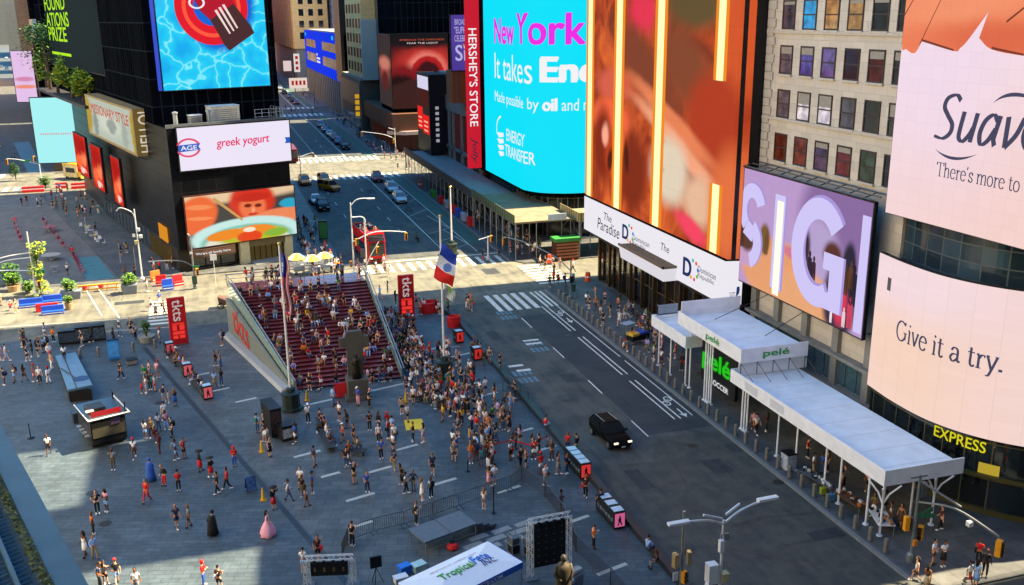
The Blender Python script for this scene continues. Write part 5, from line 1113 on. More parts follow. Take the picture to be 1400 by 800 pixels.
M_CAN = mat('canopy_white', '#dfe4ee', .5, var=.07, scale=1.3); M_CAND = mat('canopy_deck', '#cfdfea', .6, var=.09, scale=.8)
def canopy(loc, label, x0, x1, y0, y1, z0, z1, floor, posts, tree=()):
 t = thing('event_canopy', label, 'canopy', loc, 0, 'white canopies on the right sidewalk')
 fs = MB().box(x0, x0 + .12, y0, y1, z0, z1).box(x0, x1, y0 - .12, y0, z0, z1).box(x0, x1, y1, y1 + .12, z0, z1)
 pb(t, loc, 'fascia', fs, M_CAN); pb(t, loc, 'deck', MB().box(x0 + .12, x1, y0, y1, floor, floor + .12), M_CAND)
 seam = MB()
 for k in range(int((y1 - y0) / 2.4)): seam.box(x0 + .2, x1 - .1, y0 + 1.2 + k * 2.4, y0 + 1.23 + k * 2.4, floor + .12, floor + .135)
 pb(t, loc, 'deck_seam', seam, M_ALU)
 for x, y in posts:
  pb(t, loc, 'post', MB().tube((x, y, .13), (x, y, z0 + .1), .075, n=8).lathe([(.2, 0), (.2, .06)], (x, y, .13), 10), M_CAN)
 for x, y in tree:
  tr = MB()
  for a in range(4):
   an = R(45 + a * 90); tr.path([(x, y, z0 - 1.5), (x + .35 * math.cos(an), y + .35 * math.sin(an), z0 - .7), (x + 1.0 * math.cos(an), y + 1.0 * math.sin(an), z0 + .05)], .06, 6)
  pb(t, loc, 'branch', tr, M_CAN)
 return t
cl = (42, 56, 0)
ct = canopy(cl, 'long white flat canopy on slim posts nearest the clothing shop corner', 38.8, 44.9, 46.4, 65.6, 3.9, 5.0, 4.35, [(39.35, 64.5), (39.35, 64.1), (39.35, 63.7), (39.3, 59.1), (39.3, 56.6), (39.3, 53.0), (39.25, 51.2), (39.25, 48.2), (42.6, 48), (39.2, 46.7), (43.3, 46.8)], [(39.2, 46.7), (43.3, 46.8)])
pb(ct, cl, 'end_screen', MB().box(39.2, 45.6, 65.2, 65.26, 4.5, 5.6), M_CAN); er = MB()
for k in range(5): er.tube((39.4 + k * 1.5, 65.2, 5.55), (39.5 + k * 1.5, 63.2, 4.5), .03).tube((39.4 + k * 1.5, 65.2, 4.5), (39.4 + k * 1.5, 65.2, 5.65), .04)
pb(ct, cl, 'brace', er, M_GREY)
cm = MB()
for y0 in (57.5, 61.2):
 for k in range(6): cm.box(38.77, 38.79, y0 + .3, y0 + 2.2, 4.15 + k * .11, 4.19 + k * .11)
pb(ct, cl, 'fine_print', cm, mat('faint_print', '#a7afc0', .6))
ul = (42, 70, 0)
ut = canopy(ul, 'raised white canopy box with green word mark in the middle', 39.0, 45.2, 64.7, 75.6, 5.8, 7.0, 6.4, [(39.4, 71.0), (39.4, 70.6), (39.4, 70.2), (39.4, 69.8), (39.5, 74.0)])
pb(ut, ul, 'upstand', MB().box(39.2, 45.2, 75.5, 75.6, 7.0, 7.9), M_CAN)
M_PG = mat('pele_green', '#2f9a3a', .5); PW = Face([(38.98, 75.6), (38.98, 64.7)]); PS = Face([(39, 64.56), (45.2, 64.56)])
pb(ut, ul, 'word_mark', PW.text(MB(), 'pelé', 5.2, 7.5, 5.95, 6.7, .02, bold=.02), M_PG); pb(ut, ul, 'word_mark', PS.text(MB(), 'pelé', 2.0, 4.4, 6.0, 6.75, .02, bold=.02), M_PG)
cab = MB()
for x0, y0, x1, y1 in ((41.5, 73.5, 47, 71.5), (43.2, 68, 47.2, 66.5)): cab.tube((x0, y0, 6.6), (x1, y1, 9.6), .03)
pb(ut, ul, 'stay_rod', cab, M_BLACKM)
ll = (42, 76, 0)
lt_ = canopy(ll, 'low white canopy at the far end beside the amber screen tower', 38.9, 45.0, 74.0, 80.9, 4.0, 5.1, 4.5, [(39.4, 80.2), (39.3, 77.5), (39.4, 74.6)])
pb(lt_, ll, 'glass_screen', MB().box(39.4, 41.6, 80.9, 80.96, 5.0, 6.0).box(39.4, 39.5, 80.9, 80.96, 5, 6.1), mat('grey_screen', '#8d97a6', .3))
gs = thing('green_shop_sign', 'huge green pele soccer letters on a black shopfront under the raised canopy', 'sign', (41.6, 70, 1)); gl_ = (41.6, 70, 1)
GF = Face([(40.3, 73.3), (40.3, 67.6)])
pb(gs, gl_, 'board', MB().box(40.32, 40.6, 67.4, 73.4, 1.2, 5.75), M_BLACK); mg = em('neon_green', '#1fd01a', .85)
def slant(mb, body, s0, s1, z0, z1, sk, off, b): return GF.text(mb, body, s0, s1, z0, z1, off, bold=b, skew=sk)
pb(gs, gl_, 'lettering', slant(MB(), 'pelé', .1, 5.1, 2.3, 4.4, .0, .05, .04), mg); pb(gs, gl_, 'small_lettering', slant(MB(), 'SOCCER', 1.9, 4.9, 1.45, 1.95, .0, .05, .02), em('white_light', '#f4f2f5'))

def shed(loc, label, x0, x1, y0, y1, zd, zp, deck_m, par_m, south=False):
 t = thing('sidewalk_shed', label, 'scaffold', loc, 0, 'sidewalk sheds along the avenue')
 pb(t, loc, 'deck', MB().box(x0, x1, y0, y1, zd - .25, zd), deck_m)
 pr = MB().box(x0 - .06, x0, y0, y1, zd - .3, zp)
 if south: pr.box(x0, x1, y0 - .06, y0, zd - .3, zp)
 pb(t, loc, 'parapet', pr, par_m)
 slots = MB()
 for k in range(int((y1 - y0) / .9)): slots.box(x0 - .1, x0 - .06, y0 + .2 + k * .9, y0 + .28 + k * .9, zd - .3, zp)
 if south:
  for k in range(int((x1 - x0) / .9)): slots.box(x0 + .2 + k * .9, x0 + .28 + k * .9, y0 - .1, y0 - .06, zd - .3, zp)
 pb(t, loc, 'parapet_batten', slots, M_BLACKM)
 n_ = int((y1 - y0) / 3.2)
 for k in range(n_ + 1):
  y = y0 + .2 + k * (y1 - y0 - .4) / n_
  for x in (x0 + .15, x0 + 3.2): pb(t, loc, 'post', MB().tube((x, y, .13), (x, y, zd - .2), .06, n=6), M_STEEL)
 br = MB()
 for k in range(n_):
  ya = y0 + .2 + k * (y1 - y0 - .4) / n_; yb = y0 + .2 + (k + 1) * (y1 - y0 - .4) / n_
  for z in (2.9, zd - .5): br.tube((x0 + .15, ya, z), (x0 + .15, yb, z), .035, n=5)
  if k % 2 == 0: br.tube((x0 + .15, ya, 2.9), (x0 + .15, yb, zd - .5), .03, n=5)
  else: br.tube((x0 + .15, ya, zd - .5), (x0 + .15, yb, 2.9), .03, n=5)
 if south:
  for k in range(7): br.tube((x0 + k * 3, y0 + .1, .13), (x0 + k * 3, y0 + .1, zd - .2), .06, n=6)
  br.tube((x0, y0 + .1, 3), (x1, y0 + .1, 3), .035)
 pb(t, loc, 'cross_brace', br, M_STEEL)
 return t
M_PLY = mat('plywood_deck', '#7a6c54', .8, var=.2, scale=.8); M_PLYG = mat('grey_deck', '#7d7c7b', .8, var=.12, scale=.7)
shed((42, 135, 0), 'sidewalk shed with tan plywood deck under the turquoise screen corner', 38.7, 47.5, 124.5, 147, 5.5, 6.5, M_PLY, mat('green_parapet', '#5d6b52', .6))
shed((42, 172, 0), 'long sidewalk shed with grey deck in front of the grey mid-rise', 38.7, 45.8, 147.4, 203, 5.25, 6.3, M_PLYG, mat('grey_parapet', '#4c5258', .6))
shed((52, 128, 0), 'short sidewalk shed turning into the cross street under the turquoise screen', 47.7, 70, 123.2, 131, 5.5, 6.5, M_PLY, mat('cream_parapet', '#9c8f66', .6), south=True)
tag(MB().box(43.5, 46.2, 124.3, 124.44, 5.45, 6.35).build('shed_notice', mat('pale_notice', '#b4bac4', .6), None, (45, 124.4, 5.4)), 'pale notice board fixed to the shed parapet at the corner', 'sign')
ns = thing('news_kiosk', 'news kiosk with a green roof under the corner shed', 'kiosk', (45.7, 123.4, .13)); l = (45.7, 123.4, .13)
MB().box(-1.7, 1.7, -.9, .9, 0, 2.6).build('body', pic('kiosk_goods', '#5a3020', [(.3, .3, .2, .2, 0, '#c87a3a', .4), (.7, .5, .2, .3, 0, '#8a2a1c', .4)], k=.6), ns); MB().box(-1.9, 1.9, -1.1, 1.0, 2.6, 3.1).build('roof', mat('kiosk_green', '#2f7a3a', .5), ns)
sh_ = MB()
for k in range(5): sh_.box(-1.6, 1.6, -1.0, -.9, .3 + k * .45, .55 + k * .45)
sh_.build('shelf', mat('magazine_mix', '#8a5a3c', .7, var=.7, scale=9), ns)

def loft(secs):
 n = len(secs[0]); vs = [v for s in secs for v in s]; fs = []
 for i in range(len(secs) - 1):
  for k in range(n): fs.append((i * n + k, i * n + (k + 1) % n, (i + 1) * n + (k + 1) % n, (i + 1) * n + k))
 fs.append(tuple(range(n - 1, -1, -1))); q = (len(secs) - 1) * n; fs.append(tuple(range(q, q + n)))
 return vs, fs
M_TYRE = mat('tyre', '#15151a', .8); M_RIM = mat('rim', '#8b8f94', .3, .7); M_CARG = mat('car_glass', '#18222c', .05, spec=.8, var=.2)
M_HEAD = mat('headlight', '#d9dde0', .1, spec=.9); M_TAIL = mat('taillight', '#8a1014', .2)
def carpaint(name, c): 
 if name in MATS: return MATS[name]
 m = mat(name, c, .3, .0, var=.03, spec=.25); m.node_tree.nodes['Principled BSDF'].inputs['Coat Weight'].default_value = .1; return m
def car(label, loc, rz, paint, style='suv', group=None, lights=False, taxi=False, cat='car', name='parked_car'):
 """front faces -Y at rz = 0"""
 t = thing(name, label, cat, loc, rz, group)
 H = {'suv': 1.70, 'sedan': 1.42, 'van': 1.85}[style]; Lh = {'suv': 2.35, 'sedan': 2.35, 'van': 2.5}[style]; W = .94
 if loc[1] > 160: t.scale = (1.12,) * 3
 sh = {'suv': 1.05, 'sedan': .92, 'van': 1.1}[style]
 def sec(y, w, zb, zs, zt): return [(-w * .92, y, zb), (w * .92, y, zb), (w, y, (zb + zs) / 2), (w * .97, y, zs), (w * .8, y, zt), (-w * .8, y, zt), (-w * .97, y, zs), (-w, y, (zb + zs) / 2)]
 S = [sec(-Lh, .66, .42, .6, .66), sec(-Lh + .12, .84, .28, .72, .8), sec(-Lh + .5, W * .97, .24, sh - .16, sh - .08), sec(-1.0, W, .22, sh - .04, sh + .02), sec(.2, W, .22, sh, sh + .04), sec(1.6, W, .22, sh + .01, sh + .05), sec(Lh - .2, W * .96, .28, sh, sh + .04), sec(Lh, .8, .42, sh - .12, sh - .05)]
 mb = MB(); mb.add(*loft(S)); bo_ = mb.build('body', paint, t, smooth=True); sb_ = bo_.modifiers.new('sub', 'SUBSURF'); sb_.levels = sb_.render_levels = 2
 fb, ff, rf_, rb_ = {'suv': (-1.05, -.25, 1.75, 2.2), 'sedan': (-.95, -.15, 1.0, 1.85), 'van': (-1.45, -.75, 2.1, 2.35)}[style]
 gz = sh + .02
 g_ = MB().hexa([(-.84, fb, gz), (.84, fb, gz), (.86, rb_, gz), (-.86, rb_, gz)], [(-.66, ff, H - .05), (.66, ff, H - .05), (.66, rf_, H - .05), (-.66, rf_, H - .05)]); g_.build('windows', M_CARG, t, bevel=.03)
 rf = MB().hexa([(-.67, ff - .02, H - .06), (.67, ff - .02, H - .06), (.67, rf_ + .02, H - .06), (-.67, rf_ + .02, H - .06)], [(-.58, ff + .12, H), (.58, ff + .12, H), (.58, rf_ - .1, H), (-.58, rf_ - .1, H)])
 for sx in (-1, 1):
  for (ya, yb) in ((fb, ff), (.35, .45), (rb_, rf_)): rf.tube((sx * .85, ya, gz), (sx * .67, yb, H - .05), .04, n=4)
 rf.build('roof', paint, t)
 for sx in (-1, 1):
  for y in (-Lh + .9, Lh - .85):
   w = MB(); k0 = len(w.v); w.lathe([(.22, -.11), (.34, -.1), (.34, .1), (.22, .11)], n=14)
   w.v = [(sx * .84 + v[2], y + v[0], .34 + v[1]) for v in w.v]; wo = w.build('wheel', M_TYRE, t)
   r2 = MB().lathe([(.21, -.12), (.21, .12)], n=10); r2.v = [(sx * .85 + v[2], y + v[0], .34 + v[1]) for v in r2.v]; ro = r2.build('rim', M_RIM, wo)
  MB().obb((sx * .6, -Lh + .1, .74), (.36, .12, .14)).build('headlight', M_HEAD if not lights else em('lit_lamp', '#fff0d0', 1.5), t, bevel=.02)
  MB().obb((sx * .68, Lh - .04, sh - .18), (.22, .1, .2)).build('taillight', M_TAIL, t, bevel=.02)
  MB().obb((sx * 1.02, fb + .25, gz + .06), (.2, .12, .14)).build('mirror', paint, t)
 MB().obb((0, -Lh + .03, .56), (1.0, .08, .2)).build('grille', M_BLACKM, t); MB().obb((0, -Lh - .01, .42), (.34, .03, .1)).build('number_plate', M_ALU, t)
 if taxi: MB().obb((0, .2, H + .09), (.5, .2, .16)).build('roof_light', mat('taxi_light', '#e8e0c0', .4), t)
 else:
  for sx in (-1, 1): MB().tube((sx * .55, ff + .2, H + .04), (sx * .55, rf_ - .2, H + .04), .025).build('roof_rail', M_STEEL if style == 'suv' else M_BLACKM, t)
 return t
P_BLK = carpaint('paint_black', '#0d0e11'); P_BLK.node_tree.nodes['Principled BSDF'].inputs['Coat Weight'].default_value = 0; P_BLK.node_tree.nodes['Principled BSDF'].inputs['Specular IOR Level'].default_value = .04; P_BLK.node_tree.nodes['Principled BSDF'].inputs['Roughness'].default_value = .35; P_YEL = carpaint('paint_taxi', '#ff8c00'); P_WHT = carpaint('paint_white', '#cfd3d8'); P_RED = carpaint('paint_red', '#8c1420'); P_GRY = carpaint('paint_grey', '#5a5f66'); P_SIL = carpaint('paint_silver', '#9aa0a6'); P_BLU = carpaint('paint_blue', '#2a4a7c')
car('black suv with lit headlights driving alone down the empty avenue', (28.4, 66.1, .0), R(4), P_BLK, 'suv', lights=True, name='driving_car'); recolor(bpy.data.objects['driving_car'], 'windows', mat('tinted_glass', '#141a20', .2, spec=.1))
car('yellow taxi saloon by the left kerb before the second crosswalk', (17.3, 200.2, 0), R(2), P_YEL, 'suv', 'yellow taxis', taxi=True, cat='taxi', name='taxi')
car('yellow taxi van turning out in front of the other taxis', (21.2, 191.3, 0), R(28), P_YEL, 'van', 'yellow taxis', taxi=True, cat='taxi', name='taxi')
car('yellow taxi half hidden behind the taxi van', (21.3, 200.8, 0), R(6), P_YEL, 'suv', 'yellow taxis', taxi=True, cat='taxi', name='taxi')
car('black suv stopped at the left kerb below the taxis', (17.7, 171.8, 0), R(0), P_BLK, 'suv', name='parked_car')
car('white car half hidden behind the black suv at the kerb', (17.2, 178.4, 0), R(2), P_WHT, 'sedan', name='parked_car')
car('dark red car just past the second crosswalk', (32.0, 199, 0), R(-2), P_RED, 'suv', name='parked_car')
car('white suv behind the first white suv in the parking lane', (32.6, 185.6, 0), R(0), P_WHT, 'suv', name='parked_car')
car('leading white suv in the parking lane nearest the steps', (32.0, 174.2, 0), R(0), P_WHT, 'suv', name='parked_car')
for i, (x, y, p_, s_, lab) in enumerate(((32.6, 252, P_BLK, 'suv', 'black suv at the front of the queue beyond the second crosswalk'), (32.4, 263, P_BLU, 'suv', 'blue car second in the far parking queue'), (32.4, 272, P_GRY, 'suv', 'grey car third in the far parking queue'), (32.5, 282, P_WHT, 'sedan', 'white car fourth in the far parking queue'), (32.4, 293, P_BLU, 'sedan', 'low blue car fifth in the far parking queue'), (32.6, 306, P_SIL, 'van', 'pale van last in the far parking queue'),
  (32.8, 392, P_RED, 'sedan', 'red car beyond the third crosswalk'), (32.6, 405, P_BLK, 'sedan', 'black car behind the red one beyond the third crosswalk'), (32.9, 424, P_GRY, 'suv', 'grey car far up the avenue'), (32.6, 448, P_BLK, 'suv', 'black car farther up the avenue than the grey one'), (32.8, 476, P_SIL, 'sedan', 'silver car among the farthest on the avenue'), (22, 470, P_YEL, 'sedan', 'yellow cab tiny on the far avenue'))):
 car(lab, (x, y, 0), R(random.uniform(-2, 2)), p_, s_, 'cars queuing on the far avenue')
rnd = random.Random(11)
for i, (x, y, p_, lab) in enumerate(((-98, 648, P_WHT, 'white car on the far left street nearest the pink screen'), (-84, 560, P_BLU, 'blue car on the far left street, lowest in the line'), (-106, 640, P_SIL, 'silver car on the far left street beside the blue one'), (-130, 753, P_BLU, 'blue car on the far left street above the silver one'), (-165, 960, P_WHT, 'white car high up on the far left street'), (-140, 790, P_GRY, 'grey car high up on the far left street'), (-195, 1187, P_WHT, 'white car tiny at the top of the far left street'), (-88, 590, P_YEL, 'yellow cab on the far left street near the lowest blue car'), (-110, 720, P_RED, 'red car on the far left street below the higher cars'), (-79, 520, P_BLK, 'black car lowest of all on the far left street'))):
 car(lab, (x, y, 0), R(15.7), p_, 'van' if i % 3 == 0 else 'sedan', 'cars on the far left street')
# red double-deck tour bus
bt = thing('tour_bus', 'red open top double deck tour bus full of riders behind the steps', 'bus', (20.0, 134.4, 0), R(4))
M_BRED = carpaint('paint_bus', '#c01a18')
MB().hexa([(-1.22, -5, .35), (1.22, -5, .35), (1.25, 5, .35), (-1.25, 5, .35)], [(-1.2, -4.8, 3.05), (1.2, -4.8, 3.05), (1.25, 5, 3.05), (-1.25, 5, 3.05)]).build('body', M_BRED, bt, bevel=.08)
ud = MB().box(-1.25, -1.15, -3.6, 5, 3.05, 3.95).box(1.15, 1.25, -3.6, 5, 3.05, 3.95).box(-1.15, 1.15, 4.9, 5, 3.05, 3.95).hexa([(-1.2, -4.9, 3.05), (1.2, -4.9, 3.05), (1.2, -4.75, 3.05), (-1.2, -4.75, 3.05)], [(-1.15, -4.6, 4.2), (1.15, -4.6, 4.2), (1.15, -4.5, 4.2), (-1.15, -4.5, 4.2)]); ud.build('upper_side', M_BRED, bt)
MB().box(-1.2, 1.2, -4.4, -3.0, 4.18, 4.28).build('front_canopy', M_BRED, bt)
MB().box(-1.1, 1.1, -5.03, -4.9, 1.2, 2.7).build('windscreen', M_CARG, bt); MB().hexa([(-1.1, -4.93, 3.2), (1.1, -4.93, 3.2), (1.1, -4.85, 3.2), (-1.1, -4.85, 3.2)], [(-1.05, -4.68, 4.1), (1.05, -4.68, 4.1), (1.05, -4.6, 4.1), (-1.05, -4.6, 4.1)]).build('upper_windscreen', M_CARG, bt)
for sx in (-1, 1):
 MB().box(sx * 1.24 - .03, sx * 1.24 + .03, -4.2, 4.6, 1.4, 2.5).build('side_windows', M_CARG, bt)
 for y in (-3.4, 3.2):
  w = MB().lathe([(.3, -.15), (.48, -.14), (.48, .14), (.3, .15)], n=14); w.v = [(sx * 1.1 + v[2], y + v[0], .48 + v[1]) for v in w.v]; w.build('wheel', M_TYRE, bt)
 MB().obb((sx * .85, -5.0, .85), (.34, .1, .2)).build('headlight', M_HEAD, bt); MB().path([(sx * 1.2, -4.8, 2.9), (sx * 1.5, -5.2, 2.8), (sx * 1.5, -5.2, 2.3)], .04).build('mirror', M_BLACKM, bt)
MB().box(-.9, .9, -5.06, -5.0, 2.75, 3.0).build('route_display', M_BLACK, bt); MB().box(-1.0, 1.0, -5.04, -4.98, .45, .75).build('bumper', M_BLACKM, bt)
for k in range(8):
 for sx in (-.62, .62): MB().box(sx - .42, sx + .42, -2.6 + k * .95, -2.2 + k * .95, 3.1, 3.5).box(sx - .42, sx + .42, -2.25 + k * .95, -2.15 + k * .95, 3.5, 3.95).build('seat', mat('seat_blue', '#2c3a5a', .7), bt)
b2 = thing('city_bus', 'dark red coach half hidden behind the white screen near the second crosswalk', 'bus', (17.6, 236, 0), 0)
MB().hexa([(-1.25, -5.5, .35), (1.25, -5.5, .35), (1.25, 5.5, .35), (-1.25, 5.5, .35)], [(-1.2, -5.3, 3.3), (1.2, -5.3, 3.3), (1.2, 5.5, 3.3), (-1.2, 5.5, 3.3)]).build('body', carpaint('paint_maroon', '#5a2226'), b2, bevel=.1); MB().box(-1.1, 1.1, -5.56, -5.4, 1.2, 2.8).build('windscreen', M_CARG, b2); MB().box(-1.28, 1.28, -4.8, 5, 1.5, 2.6).build('side_windows', M_CARG, b2)
for sx in (-1, 1):
 for y in (-3.6, 3.4):
  w = MB().lathe([(.3, -.15), (.48, -.14), (.48, .14), (.3, .15)], n=12); w.v = [(sx * 1.12 + v[2], y + v[0], .48 + v[1]) for v in w.v]; w.build('wheel', M_TYRE, b2)
ft = thing('food_truck', 'yellow topped food truck standing in the sunlit left crossing', 'truck', (-28.6, 224.8, 0), R(40))
MB().box(-1.15, 1.15, -2.4, 2.6, .5, 3.1).build('body', mat('truck_cream', '#c8b078', .5, var=.3, scale=1.2), ft, bevel=.1); MB().box(-1.2, 1.2, -2.5, 2.7, 3.1, 3.5).build('roof', mat('truck_yellow', '#e6b414', .5), ft, bevel=.1)
MB().hexa([(-1.05, -3.6, .45), (1.05, -3.6, .45), (1.05, -2.4, .45), (-1.05, -2.4, .45)], [(-.95, -3.2, 1.7), (.95, -3.2, 1.7), (.95, -2.4, 2.0), (-.95, -2.4, 2.0)]).build('cab', mat('truck_yellow', '#e6b414', .5), ft, bevel=.06); MB().box(-.9, .9, -3.5, -3.0, 1.25, 1.7).build('windscreen', M_CARG, ft); MB().box(-1.2, -1.14, -1.6, 1.6, 1.5, 2.5).build('serving_hatch', M_BLACK, ft)
for sx in (-1, 1):
 for y in (-2.7, 1.6):
  w = MB().lathe([(.2, -.12), (.4, -.11), (.4, .11), (.2, .12)], n=12); w.v = [(sx * 1.0 + v[2], y + v[0], .4 + v[1]) for v in w.v]; w.build('wheel', M_TYRE, ft)
def cycle(name, label, loc, rz, m, cat='bicycle'):
 t = thing(name, label, cat, loc, rz)
 for y in (-.52, .52):
  w = MB(); n = 18
  w.path([(0, y + .33 * math.cos(2 * math.pi * i / n), .35 + .33 * math.sin(2 * math.pi * i / n)) for i in range(n + 1)], .03, 5); w.build('wheel', M_TYRE, t)
 MB().path([(0, -.52, .35), (0, -.38, .9), (0, .15, .45), (0, .22, .95)], .025).path([(0, .15, .45), (0, .52, .35)], .02).path([(0, -.35, .85), (0, .2, .85)], .025).build('frame', m, t)
 MB().path([(-.3, -.35, 1.0), (0, -.42, .98), (.3, -.35, 1.0)], .02).build('handlebar', M_BLACKM, t); MB().obb((0, .24, .98), (.16, .26, .06)).build('saddle', M_BLACK, t)
 return t
cycle('bicycle', 'bicycle ridden down the avenue by the cyclist in bright green', (28.3, 141.6, 0), R(10), M_BLACKM); cycle('bicycle', 'bicycle at the right of the stop line by the pole', (31.2, 138.6, 0), R(-4), M_BLACKM)
cycle('motorbike', 'dark motorbike parked in front of the leading white suv', (31.6, 164.2, 0), R(30), M_BLACK, 'motorbike')
pc = thing('pedicab', 'small brown pedicab waiting in the sunlit cross street by the glass side wall', 'pedicab', (-.2, 114.7, 0), R(80))
MB().hexa([(-.55, -.4, .45), (.55, -.4, .45), (.55, .7, .45), (-.55, .7, .45)], [(-.6, -.2, 1.0), (.6, -.2, 1.0), (.6, .8, 1.5), (-.6, .8, 1.5)]).build('cab', mat('pedicab_brown', '#5a4038', .5), pc, bevel=.05)
for x, y in ((-.6, .5), (.6, .5), (0, -1.4)):
 w = MB(); w.path([(x, y + .33 * math.cos(i * math.pi / 7), .36 + .33 * math.sin(i * math.pi / 7)) for i in range(15)], .05, 5); w.build('wheel', M_TYRE, pc)
MB().path([(0, -1.4, .36), (0, -1.15, 1.0), (0, -.4, .5)], .03).build('frame', M_BLACKM, pc)

bo = thing('bollard', '', 'bollard', (38.25, 105.3, .13), 0, 'steel bollards along the right kerb')
MB().lathe([(.15, 0), (.15, .9), (.13, .98), (.02, 1.0)], n=10).build('post', mat('bollard_steel', '#8b8780', .35, .5), bo); MB().lathe([(.2, 0), (.2, .04)], n=10).build('flange', M_GREY, bo)
bo['label'] = 'brushed steel bollard in the even row along the right kerb'
yy = 105.3; k = 0
while yy > 45.5:
 yy -= 1.55; copy_thing(bo, (38.25, yy, .13), 0)
for i, (x, y) in enumerate(((-14.7, 101.2), (-13.0, 101.2), (-9.7, 101.5), (-7.6, 102.0))):
 copy_thing(bo, (x, y, .0), 0, 'steel bollard on the open plaza near the blue sign, ' + ('first', 'second', 'third', 'fourth')[i] + ' from the left', 'bollards on the left plaza')

def adbox(loc, rz, ln_, end, label, slim=False):
 t = thing('advert_box', label, 'advert box', loc, rz, 'black advert boxes edging the plaza'); h = 1.3; w = .42
 MB().box(-w, w, -ln_ / 2, ln_ / 2, .06, h).build('cabinet', M_BLACK, t, bevel=.03)
 tp = MB()
 for k in range(max(1, int(ln_ / .8))):
  y0 = -ln_ / 2 + .1 + k * (ln_ - .1) / max(1, int(ln_ / .8)); tp.box(-w + .06, w - .06, y0, y0 + min(.65, ln_ - .2), h + .005, h + .02)
 tp.build('solar_top', mat('blue_panel_top', '#9fc4da', .2, spec=.8), t)
 MB().box(-w + .06, w - .06, -ln_ / 2 - .02, -ln_ / 2, .2, h - .12).build('poster', em('poster_' + end, end, .75), t)
 MB().add([(a, -ln_ / 2 - .03, z) for a, z in ((-.18, .3), (-.1, .3), (.0, .55), (.1, .3), (.18, .32), (.08, .68), (.1, .84), (.03, .88), (.06, .95), (.02, 1.04), (-.05, 1.02), (-.06, .94), (-.03, .88), (-.1, .82), (-.14, .58), (-.06, .66))], [tuple(range(16))]).build('poster_figure', M_BLACK, t)
 st_ = MB()
 for k in range(6): st_.box(-w - .02, -w, -ln_ / 2 + .2 + k * ln_ / 7, -ln_ / 2 + .5 + k * ln_ / 7, .5, .75)
 st_.build('side_print', mat('side_print', '#5a6a74', .5, var=.6, scale=5), t)
 return t
adbox((24.0, 61.9, 0), R(2), 3.2, '#e23a3a', 'long black advert box with red end poster, upper of two by the road')
adbox((23.5, 54.4, 0), R(2), 3.0, '#d8689a', 'long black advert box with pink end poster, lower of two by the road')
adbox((23.2, 87.9, 0), R(8), .9, '#d8302c', 'small black box with red poster by the kerb nearest the road')
adbox((22.8, 93.6, 0), R(8), .9, '#d8302c', 'small black box with red poster between the red tub chair and the seated people')
adbox((-6.1, 99.6, 0), R(14), 1.2, '#c8505a', 'small black box with pale top under the left red banner')
adbox((-4.3, 92.4, 0), R(14), .9, '#d8606a', 'small black box with pink poster in the middle of the left bench row')
adbox((-2.5, 85.8, 0), R(14), .9, '#d8606a', 'small black box with pink poster at the near end of the left bench row')
def bench(loc, rz, ln_, label, m=None):
 t = thing('plaza_bench', label, 'bench', loc, rz, 'dark plaza benches'); MB().box(-.3, .3, -ln_ / 2, ln_ / 2, .36, .46).build('seat', m or mat('dark_bench', '#2a2b2e', .6), t, bevel=.02)
 for y in (-ln_ / 2 + .3, ln_ / 2 - .3): MB().box(-.22, .22, y - .08, y + .08, 0, .36).build('support', M_GREY, t)
 return t
bench((-5.1, 96.0, 0), R(14), 5.2, 'dark bench under seated people below the left red banner'); bench((-3.4, 89.2, 0), R(14), 4.8, 'dark bench between the two pink poster boxes')
bench((6.65, 74, 0), R(3), 6.5, 'dark bench with a row of seated people below the left flagpole'); bench((8.3, 70.0, 0), R(60), 2.2, 'short dark bench at the end of the seated row')
bench((24.0, 90.2, 0), R(4), 3.4, 'dark bench near the road between red poster boxes'); bench((17.0, 77.6, 0), R(38), 6.5, 'dark bench along the front edge of the dense crowd')
for i, (x, y, lab) in enumerate(((23.6, 98.9, 'big red tub seat by the kerb above the red poster boxes'), (22.2, 105.2, 'large red rounded counter near the right red banner'))):
 t = thing('tub_chair', lab, 'seat', (x, y, 0), R(10), None); w_ = (1.0, 1.6)[i]
 MB().lathe([(w_ * .75, 0), (w_ * .8, .5), (w_ * .8, 1.2), (w_ * .68, 1.25), (w_ * .62, .6)], n=14, sx=1, sy=.7).build('shell', mat('seat_red', '#c81e22', .45), t); MB().lathe([(w_ * .6, .45), (w_ * .6, .55)], n=14, sy=.7).build('cushion', mat('seat_dark_red', '#8a1418', .6), t)

fc = thing('black_food_cart', 'large black food cart with pale roof rails and red menu panel on the left plaza', 'food cart', (-10.65, 79.6, 0), R(20))
MB().box(-1.35, 1.35, -2.0, 2.0, .35, 2.35).build('body', mat('cart_black', '#15161a', .35, .2), fc, bevel=.05)
MB().box(-1.25, 1.25, -2.06, -1.98, .95, 2.2).build('shutter', mat('cart_shutter', '#4c4a3e', .4, .3), fc)
rf = MB().box(-1.5, 1.5, -2.2, 2.15, 2.45, 2.55); rf.build('roof', mat('cart_roof', '#46555e', .3, .3), fc)
MB().box(-1.1, .2, -.9, .6, 2.55, 3.0).build('roof_hood', mat('cart_hood', '#303231', .5), fc, bevel=.04); MB().box(-1.1, 1.2, -1.6, -1.5, 2.56, 2.95).build('menu_panel', em('menu_red', '#d8202a', .8), fc)
MB().path([(-1.5, -2.25, 2.6), (1.65, -2.25, 2.6), (1.65, 2.1, 2.6)], .07).path([(-1.5, -2.25, 2.6), (-1.5, 2.1, 2.6)], .05).build('roof_rail', M_ALU, fc); MB().path([(1.45, -1.8, 2.55), (1.45, -1.8, 3.3), (1.45, 1.6, 3.3), (1.45, 1.6, 2.55)], .06).build('roof_hoop', M_BLACKM, fc)
sh_ = MB()
for k in range(4): sh_.box(-1.45 - .25, -1.37, -1.6 + k * .8, -1.1 + k * .8, 1.0, 1.08)
